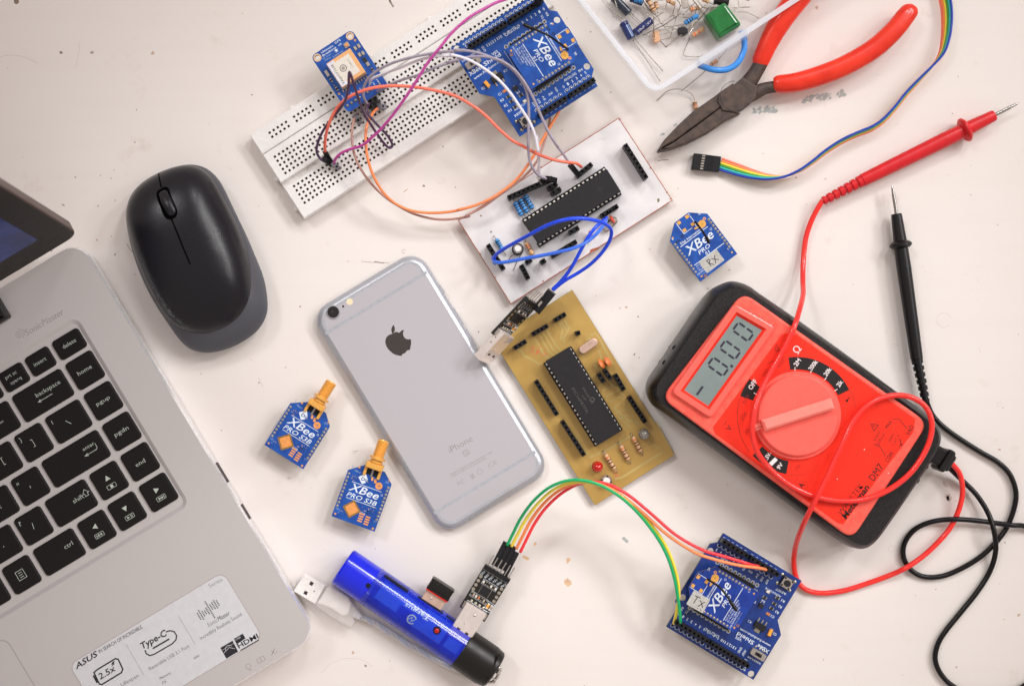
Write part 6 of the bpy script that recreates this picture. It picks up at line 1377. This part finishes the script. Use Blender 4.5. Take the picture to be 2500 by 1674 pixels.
res('second tan resistor tucked behind the standing one', (845, 20), (870, 110), 1.25, 3, 'res_tan', ['band_brown', 'res_tan', 'band_brown', 'res_tan'], [[(870, 115, 3), (880, 160, 3)]])
res('brown banded resistor at the top, over the shiny lamp', (1420, -10), (1500, 30), 1.2, 6, 'res_tan', ['disc_orange', 'res_tan', 'band_brown', 'res_tan'], [[(1500, 30, 6), (1560, 60, 5)]])
res('small blue resistor at the top left of the tray', (590, 0), (690, 20), 1.4, 8, 'res_blue', ['band_black', 'band_black', 'band_black', 'band_black'], [])
res('tan resistor seen under the blue handle', (1515, 790), (1605, 735), 1.15, 2.6, 'res_tan', ['band_black', 'res_tan', 'band_red', 'res_tan'], [[(1510, 795, 2.4), (1440, 880, 2), (1300, 1000, 2), (1160, 1110, 2)], [(1610, 730, 2.4), (1680, 650, 2), (1720, 600, 2)]])
th = res('loose resistor on the table beside the plier jaws', (1326, 1235), (1342, 1330), 1.1, 1.3, 'res_tan', ['band_brown', 'band_brown', 'band_red', 'disc_orange'], [[(1326, 1230, 1.3), (1310, 1180, 1.5), (1270, 1130, 2.5), (1200, 1095, 3.5), (1120, 1086, 3.5), (1040, 1092, 2), (980, 1120, 1.2), (920, 1175, .6), (866, 1226, .4)]])
del th['group']
gA = X1(1668, 248, 8); FG_ = Fr((gA.x, gA.y, 2), 0); gc = thing('capacitor', 'big glossy green block-shaped capacitor in the tray', 'capacitor', FG_)
def gcf(b):
    P = [FG_.l2('X1', x, y, 8) for x, y in ((1437, 190), (1690, 20), (1902, 300), (1625, 475))]; P = rc4(P, 1.8); b.prism(P, 0, 9, 'cap_green', 2.2, 5, smooth=True)
one('body', gcf, gc)
for lp in ([(1460, 200, 4), (1400, 130, 6), (1310, 10, 7), (1270, -40, 7)], [(1850, 150, 4), (1960, 150, 3), (2105, 225, 2.5)], [(1800, 100, 4), (1900, 92, 3), (2000, 88, 3)]):
    one('lead', lambda b: b.tube([tuple(FG_.l('X1', x, y, zz-2)) for x, y, zz in lp], .26, 'lead', 6, 4), gc)
tA = X1(1188, 365, 4); FTr = Fr((tA.x, tA.y, 1.8), 0); tn = thing('transistor', 'black three-legged transistor with its legs stuck in tan tape', 'transistor', FTr)
one('body', lambda b: b.prism([FTr.l2('X1', x, y, 6) for x, y in ((1130, 330), (1210, 315), (1248, 345), (1252, 385), (1215, 415), (1140, 405), (1125, 385))], 0, 4.6, 'black_body', .5, 2), tn)
for k, lp in enumerate(([(1128, 350, 4), (1100, 355, 4), (1070, 340, 4), (890, 375, 3)], [(1128, 372, 4), (1000, 400, 4), (890, 430, 3)], [(1128, 395, 4), (1095, 435, 4), (1060, 455, 4), (900, 490, 3)])):
    one('leg', lambda b: b.tube([tuple(FTr.l('X1', x, y, zz-1.8)) for x, y, zz in lp], .28, 'tin', 6, 4), tn)
one('tape', lambda b: b.prism([FTr.l2('X1', x, y, 4) for x, y in ((820, 370), (895, 365), (912, 490), (850, 515), (822, 480))], 0, 2.0, 'tape_tan', .3), tn)
lA = X1(1205, 40, 8); FLd = Fr((lA.x, lA.y, 7), 0); ld = thing('indicator_lamp', 'clear shiny indicator lamp lying on the loose parts', 'lamp', FLd)
one('bulb', lambda b: b.lathe(FLd.l('X1', 1215, 108, 1), FLd.l('X1', 1190, -60, 1), [(0, .6), (.4, 1.6), (1.5, 2.0), (6, 2.0), (6.1, 2.4), (7.2, 2.4), (7.3, .3)], 'clear_led', 20), ld)
for lp in ([(1185, -60, 8), (1180, -110, 8)], [(1200, -60, 8), (1195, -110, 8)]): one('lead', lambda b: b.tube([tuple(FLd.l('X1', x, y, zz-7)) for x, y, zz in lp], .22, 'lead', 6, 4), ld)
# clipped leads: thin bright wires lying over each other, each its own piece
random.seed(21)
lw = [[(180, -20), (300, 110), (435, 235)], [(350, -20), (380, 100), (435, 280)], [(240, 0), (330, 140), (440, 225)], [(690, 385), (900, 290), (1050, 190), (1190, 140)], [(690, 435), (800, 380), (960, 300), (1160, 165)],
      [(975, 580), (1030, 440), (1060, 350), (1160, 60)], [(980, 575), (1130, 450), (1260, 350), (1420, 200)], [(1180, 190), (1260, 100), (1330, 40)], [(1255, 60), (1300, 200), (1310, 215)], [(1300, -20), (1380, 80), (1460, 140)],
      [(1120, 440), (1160, 465), (1240, 430), (1330, 310), (1400, 260)], [(700, 10), (800, 150), (860, 190)], [(1500, 90), (1430, 180), (1370, 240)], [(1310, 240), (1290, 320), (1240, 410)], [(1950, -10), (2000, 20)], [(1850, -20), (1860, 90), (1800, 130)],
      [(340, 170), (330, 200), (370, 230), (410, 210)], [(720, 400), (800, 470), (850, 490)], [(830, 200), (825, 330), (835, 460)], [(900, 280), (1000, 330), (1170, 300)], [(760, 130), (900, 270), (1000, 300)], [(870, 170), (960, 90), (1000, 20)], [(905, 500), (950, 545), (975, 580)],
      [(1090, -20), (1150, 60), (1120, 150)], [(1480, 130), (1400, 60), (1340, -20)], [(1060, 190), (1180, 210), (1240, 215)], [(1440, 100), (1560, 90), (1640, 95)], [(700, 80), (780, 240), (830, 330)], [(1920, -10), (1990, 15)], [(1340, 130), (1330, 200), (1380, 250)]]
def dirn(p):
    dx, dy = p[-1][0]-p[0][0], p[-1][1]-p[0][1]; return ('near-vertical' if abs(dx) < abs(dy)*.45 else 'near-level' if abs(dy) < abs(dx)*.3 else 'slanting')
for i, p in enumerate(lw):
    zb = 2+random.uniform(1, 6); pts = [X1(x, y, zb+random.uniform(-1, 1)) for x, y in p]
    o = MB(); o.tube(pts, .22, random.choice(['lead', 'lead', 'lead_dark', 'tin']), 6, 5); ob = o.build('clipped_lead', None, pts[0])
    tag(ob, 'thin bare wire end lying among the loose parts in the clear tray', 'wire', 'bare wire ends in the tray')

# ================================================================ JUMPER WIRES
def wire(label, pts, m, r=.78, plugs=(), group='jumper wires', cat='jumper wire', nm='jumper_wire'):
    P = [W(v, x, y, z) for v, x, y, z in pts]; F = Fr((P[0].x, P[0].y, P[0].z), 0)
    th = thing(nm, label, cat, F, group)
    one('wire', lambda b: b.tube([p-P[0] for p in P], r, m, 10, 6), th)
    for pl_ in plugs:
        v, (x0, y0, z0), (x1, y1, z1), wd, mm_ = pl_; A, B_ = W(v, x0, y0, z0)-P[0], W(v, x1, y1, z1)-P[0]
        def f(b):
            t = (B_-A); L_ = t.length; t.normalize(); s_ = t.cross(Vector((0, 0, 1)));
            if s_.length < .1: s_ = Vector((1, 0, 0))
            s_.normalize(); n_ = s_.cross(t); b.X = Matrix((s_, t, n_)).transposed().to_4x4(); b.X.translation = A
            b.box(0, L_/2, wd, L_, -wd/2, wd/2, mm_, 0, .15); b.box(0, L_*.35, wd*.5, L_*.3, wd/2, wd/2+.03, 'pin_hole', 0, 0)
        one('plug', f, th)
    return th
H = 'header_black'
wire('orange-red jumper wire running from the breadboard across to the white board', [('Z4', 610, 1060, 12), ('Z4', 597, 1020, 18), ('Z4', 605, 920, 26), ('Z4', 640, 810, 33), ('Z4', 700, 715, 38), ('Z4', 785, 652, 41), ('Z4', 900, 608, 42), ('Z4', 1020, 590, 41), ('Z4', 1150, 591, 40), ('Z4', 1300, 610, 38), ('Z5', 110, 915, 37), ('Z5', 300, 1020, 35), ('Z5', 425, 1118, 34), ('Z5', 535, 1230, 33), ('Z5', 665, 1342, 31), ('Z6', 565, 278, 29), ('Z6', 680, 340, 27), ('Z6', 800, 383, 25), ('Z6', 900, 403, 23), ('Z6', 980, 412, 22), ('Z6', 1022, 440, 15)], 'w_coral', .82,
     [('Z4', (598, 1040, 16), (640, 1110, 9), 2.5, H)])
wire('magenta jumper wire crossing above the breadboard to its top edge', [('Z4', 658, 1130, 12), ('Z4', 668, 1090, 17), ('Z4', 705, 1050, 20), ('Z4', 765, 1022, 22), ('Z4', 850, 995, 25), ('Z4', 930, 930, 29), ('Z4', 1010, 850, 33), ('Z4', 1100, 735, 38), ('Z4', 1200, 590, 43), ('Z4', 1300, 430, 46), ('Z4', 1385, 325, 48), ('Z5', 60, 350, 48), ('Z5', 150, 258, 47), ('Z5', 270, 160, 46), ('Z5', 400, 85, 44), ('Z5', 520, 25, 42), ('Z5', 640, -15, 38), ('Z5', 760, -60, 40), ('Z5', 880, -70, 40)], 'w_magenta', .76,
     [('Z4', (655, 1120, 14), (690, 1150, 9), 2.5, 'cap_grey'), ('Z5', (880, -75, 40), (915, 50, 31), 2.6, H)])
wire('dark purple jumper wire with a tall loop by the positioning board', [('Z4', 605, 1110, 12), ('Z4', 565, 1085, 17), ('Z4', 540, 1030, 20), ('Z4', 560, 945, 24), ('Z4', 610, 855, 29), ('Z4', 685, 765, 36), ('Z4', 735, 690, 42), ('Z4', 758, 590, 50), ('Z4', 765, 492, 54), ('Z4', 795, 580, 50), ('Z4', 828, 680, 42), ('Z4', 860, 770, 34), ('Z4', 910, 850, 28), ('Z4', 960, 925, 22), ('Z4', 1005, 985, 17), ('Z4', 1040, 1012, 14), ('Z4', 1058, 990, 14), ('Z4', 1030, 935, 16), ('Z4', 975, 875, 19), ('Z4', 915, 810, 21), ('Z4', 882, 760, 21), ('Z4', 895, 715, 19), ('Z4', 935, 690, 14)], 'w_purple', .7,
     [('Z4', (590, 1085, 16), (640, 1125, 9), 2.5, H), ('Z4', (905, 690, 18), (965, 700, 10), 2.5, H)])
wire('grey jumper wire ending at the bundle of plugs on the white board', [('Z4', 925, 728, 14), ('Z4', 890, 712, 19), ('Z4', 862, 660, 24), ('Z4', 865, 590, 28), ('Z4', 915, 515, 33), ('Z4', 1020, 448, 37), ('Z4', 1150, 403, 41), ('Z4', 1300, 371, 44), ('Z4', 1450, 352, 45), ('Z4', 1560, 346, 46), ('Z5', 120, 480, 46), ('Z5', 240, 488, 46), ('Z5', 360, 512, 45), ('Z5', 490, 560, 44), ('Z5', 610, 620, 43), ('Z5', 700, 695, 42), ('Z5', 770, 790, 41), ('Z5', 812, 900, 40), ('Z5', 826, 1020, 38), ('Z5', 825, 1200, 36), ('Z5', 820, 1400, 33), ('Z6', 607, 200, 31), ('Z6', 610, 340, 28), ('Z6', 632, 430, 26), ('Z6', 680, 500, 22), ('Z6', 740, 530, 18), ('Z6', 768, 538, 14)], 'w_grey', .72,
     [('Z6', (755, 530, 18), (820, 545, 13), 2.6, H), ('Z4', (905, 730, 18), (965, 720, 11), 2.5, H)])
wire('grey jumper wire ending at the plug beside the long black chip', [('Z4', 930, 650, 12), ('Z4', 960, 625, 20), ('Z4', 1010, 592, 28), ('Z4', 1120, 548, 35), ('Z4', 1240, 512, 40), ('Z4', 1370, 455, 43), ('Z4', 1500, 415, 44), ('Z5', 60, 595, 45), ('Z5', 160, 570, 45), ('Z5', 280, 545, 45), ('Z5', 420, 545, 45), ('Z5', 560, 582, 45), ('Z5', 680, 662, 44), ('Z5', 765, 760, 43), ('Z5', 825, 855, 42), ('Z5', 882, 965, 40), ('Z5', 940, 1100, 38), ('Z5', 1012, 1255, 36), ('Z5', 1100, 1400, 33), ('Z6', 745, 140, 30), ('Z6', 822, 262, 26), ('Z6', 895, 360, 23), ('Z6', 940, 430, 21), ('Z6', 960, 465, 17)], 'w_grey', .72,
     [('Z6', (938, 430, 22), (995, 500, 13), 2.6, H), ('Z4', (930, 640, 17), (950, 690, 11), 2.5, 'cap_grey')])
wire('white jumper wire arching over the blue adapter board', [('Z4', 905, 600, 16), ('Z4', 915, 545, 24), ('Z4', 1000, 505, 30), ('Z4', 1120, 460, 36), ('Z4', 1240, 412, 40), ('Z4', 1360, 385, 43), ('Z4', 1470, 382, 45), ('Z5', 80, 525, 46), ('Z5', 180, 548, 46), ('Z5', 290, 592, 46), ('Z5', 420, 672, 45), ('Z5', 545, 772, 44), ('Z5', 645, 885, 42), ('Z5', 725, 1000, 40), ('Z5', 795, 1105, 38), ('Z5', 852, 1205, 36), ('Z5', 892, 1320, 34), ('Z5', 915, 1450, 31), ('Z6', 672, 200, 29), ('Z6', 684, 290, 26), ('Z6', 690, 390, 23), ('Z6', 692, 480, 18), ('Z6', 700, 535, 13)], 'w_white', .74,
     [('Z6', (692, 520, 17), (715, 560, 12), 2.5, 'tin'), ('Z6', (705, 550, 14), (760, 555, 12), 2.5, H)])
wire('orange jumper wire making the wide lower loop to the blue adapter board', [('Z4', 975, 735, 12), ('Z4', 940, 755, 16), ('Z4', 905, 810, 20), ('Z4', 880, 880, 22), ('Z4', 876, 960, 23), ('Z4', 884, 1050, 23), ('Z4', 905, 1140, 22), ('Z4', 945, 1235, 20), ('Z4', 1005, 1325, 18), ('Z4', 1085, 1395, 16), ('Z4', 1190, 1440, 14), ('Z4', 1310, 1455, 13), ('Z4', 1450, 1448, 13), ('Z4', 1570, 1422, 14), ('Z6', 60, 775, 15), ('Z6', 170, 748, 16), ('Z6', 300, 695, 17), ('Z6', 430, 612, 18), ('Z6', 530, 522, 18), ('Z6', 600, 430, 18), ('Z6', 660, 335, 17), ('Z6', 720, 225, 16), ('Z6', 782, 120, 15), ('Z6', 830, 40, 14), ('Z6', 850, 0, 13)], 'w_orange', .76,
     [('Z4', (965, 725, 15), (1005, 735, 9.5), 2.6, 'cap_grey')])
wire('brown jumper wire running beside the orange loop', [('Z4', 812, 798, 12), ('Z4', 795, 820, 16), ('Z4', 782, 900, 19), ('Z4', 786, 990, 20), ('Z4', 805, 1075, 20), ('Z4', 842, 1155, 19), ('Z4', 905, 1245, 17), ('Z4', 990, 1332, 15), ('Z4', 1090, 1402, 13), ('Z4', 1200, 1460, 11), ('Z4', 1330, 1495, 10), ('Z4', 1450, 1500, 10), ('Z4', 1580, 1480, 11), ('Z6', 120, 822, 13), ('Z6', 250, 755, 14), ('Z6', 370, 670, 14), ('Z6', 490, 585, 14), ('Z6', 600, 490, 14), ('Z6', 680, 385, 13), ('Z6', 735, 240, 12), ('Z6', 770, 110, 12), ('Z6', 780, 20, 12)], 'w_brown', .66,
     [('Z4', (808, 795, 15), (835, 840, 9.2), 2.6, 'cap_grey')])
# blue wires
wire('blue jumper wire curving right of the chip down to the standing adapter', [('Z6', 330, 1150, 12), ('Z6', 335, 1160, 17), ('Z6', 355, 1125, 22), ('Z6', 420, 1078, 28), ('Z6', 520, 1022, 36), ('Z6', 630, 962, 44), ('Z6', 750, 900, 50), ('Z6', 870, 858, 54), ('Z6', 1000, 842, 54), ('Z6', 1120, 856, 50), ('Z6', 1210, 888, 44), ('Z6', 1255, 935, 38), ('Z6', 1245, 1010, 33), ('Z6', 1190, 1100, 29), ('Z6', 1105, 1190, 25), ('Z6', 1005, 1262, 22), ('Z6', 905, 1320, 20), ('Z6', 840, 1368, 18), ('Z6', 800, 1402, 17)], 'w_blue', .95, [], 'blue jumper wires')
wire('straighter blue jumper wire from the standing adapter up to a black socket', [('Z6', 795, 1398, 17), ('Z6', 850, 1345, 19), ('Z6', 910, 1275, 22), ('Z6', 965, 1190, 25), ('Z6', 1020, 1085, 28), ('Z6', 1080, 980, 30), ('Z6', 1145, 900, 29), ('Z6', 1192, 862, 24), ('Z6', 1215, 842, 15), ('Z6', 1218, 838, 11)], 'w_blue', .95, [], 'blue jumper wires')
wire('light blue jumper wire crossing low over the white board between two sockets', [('Z6', 345, 1195, 12), ('Z6', 338, 1175, 18), ('Z6', 380, 1188, 22), ('Z6', 460, 1178, 25), ('Z6', 570, 1157, 28), ('Z6', 700, 1135, 32), ('Z6', 830, 1108, 36), ('Z6', 950, 1078, 38), ('Z6', 1050, 1035, 37), ('Z6', 1135, 968, 33), ('Z6', 1185, 910, 28), ('Z6', 1212, 868, 22), ('Z6', 1213, 850, 14)], 'w_lightblue', .95, [], 'blue jumper wires')
# plug of the blue wires on the standing adapter
bpA, bpB = W('X3', 1330, 520, 14), W('X3', 1620, 165, 16); FQ = Fr(bpA, 0)
pq = thing('wire_plug', 'black two-way plug holding the blue wires beside the amber board', 'plug', FQ)
def bq(b):
    t = (bpB-bpA); L_ = t.length; t.normalize(); s_ = t.cross(Vector((0, 0, 1))).normalized(); n_ = s_.cross(t); b.X = Matrix((s_, t, n_)).transposed().to_4x4()
    b.box(0, L_/2, 5.0, L_, -5.0, 1.8, 'header_black', 0, .2); b.box(-1.2, L_*.5, .2, L_*.9, 1.8, 1.84, 'pin_hole', 0, 0); b.box(-.8, L_*.35, 1.2, 3.2, 1.79, 1.85, 'tin', 0, 0)
one('housing', bq, pq)
# four-way coloured wires between the flat adapter and the lower board
def q4(lst): return [('D', x, y, z) for x, y, z in lst]
hA = dict(group='coloured wires of the flat adapter')
wire('green jumper wire arching from the flat adapter to the lower board', q4([(1160, 1246, 14), (1172, 1222, 17), (1192, 1183, 23), (1222, 1143, 31), (1262, 1111, 38), (1310, 1097, 42), (1360, 1104, 42), (1408, 1128, 40), (1450, 1163, 37), (1490, 1210, 33), (1520, 1258, 30), (1540, 1312, 28), (1551, 1370, 25), (1556, 1415, 21), (1555, 1430, 16)]), 'w_green', .82, [], **hA)
wire('yellow jumper wire beside the green one, ending at the left corner of the lower board', q4([(1170, 1249, 14), (1182, 1225, 17), (1203, 1187, 22), (1232, 1149, 29), (1270, 1117, 35), (1315, 1102, 39), (1364, 1107, 39), (1413, 1131, 37), (1457, 1165, 34), (1497, 1209, 31), (1528, 1258, 28), (1547, 1312, 26), (1553, 1355, 24), (1547, 1400, 20), (1541, 1425, 15)]), 'w_yellow', .82, [], **hA)
wire('orange jumper wire next to the red one, ending on the lower adapter board', q4([(1181, 1254, 14), (1194, 1228, 17), (1214, 1190, 21), (1242, 1153, 27), (1279, 1121, 32), (1322, 1104, 36), (1368, 1106, 37), (1418, 1130, 36), (1468, 1170, 34), (1526, 1222, 32), (1588, 1262, 31), (1640, 1280, 30), (1690, 1292, 28), (1735, 1298, 25), (1752, 1302, 20)]), 'w_orange', .85, [], **hA)
wire('red jumper wire of the flat adapter, ending on the lower adapter board', q4([(1190, 1262, 14), (1203, 1235, 17), (1223, 1196, 20), (1250, 1159, 25), (1288, 1125, 30), (1332, 1104, 34), (1384, 1105, 36), (1435, 1130, 36), (1487, 1172, 35), (1545, 1222, 33), (1605, 1256, 31), (1650, 1270, 29), (1690, 1282, 27), (1722, 1292, 24), (1735, 1294, 19)]), 'w_red', .85, [], **hA)
a0_, a1_ = W('X5', 532, 312, 13), W('X5', 656, 70, 13); 
FQ2 = Fr((a0_.x, a0_.y, 11), math.degrees(math.atan2(a1_.y-a0_.y, a1_.x-a0_.x))-90)
pq2 = thing('wire_plug', 'row of black wire plugs pushed onto the pins of the flat adapter', 'plug', FQ2); Lq = (a1_-a0_).length
def pf(k):
    def f(b):
        b.box(-3.9+2.6*k, Lq/2+(.9 if k < 3 else -1.2), 2.54, Lq+.6, 0, 2.6, 'header_black', 0, .18); b.box(-3.9+2.6*k, Lq*.35, 1.0, 3.4, 2.58, 2.62, 'pin_hole', 0, 0)
    return f
for k in range(4): one('housing', pf(k), pq2)
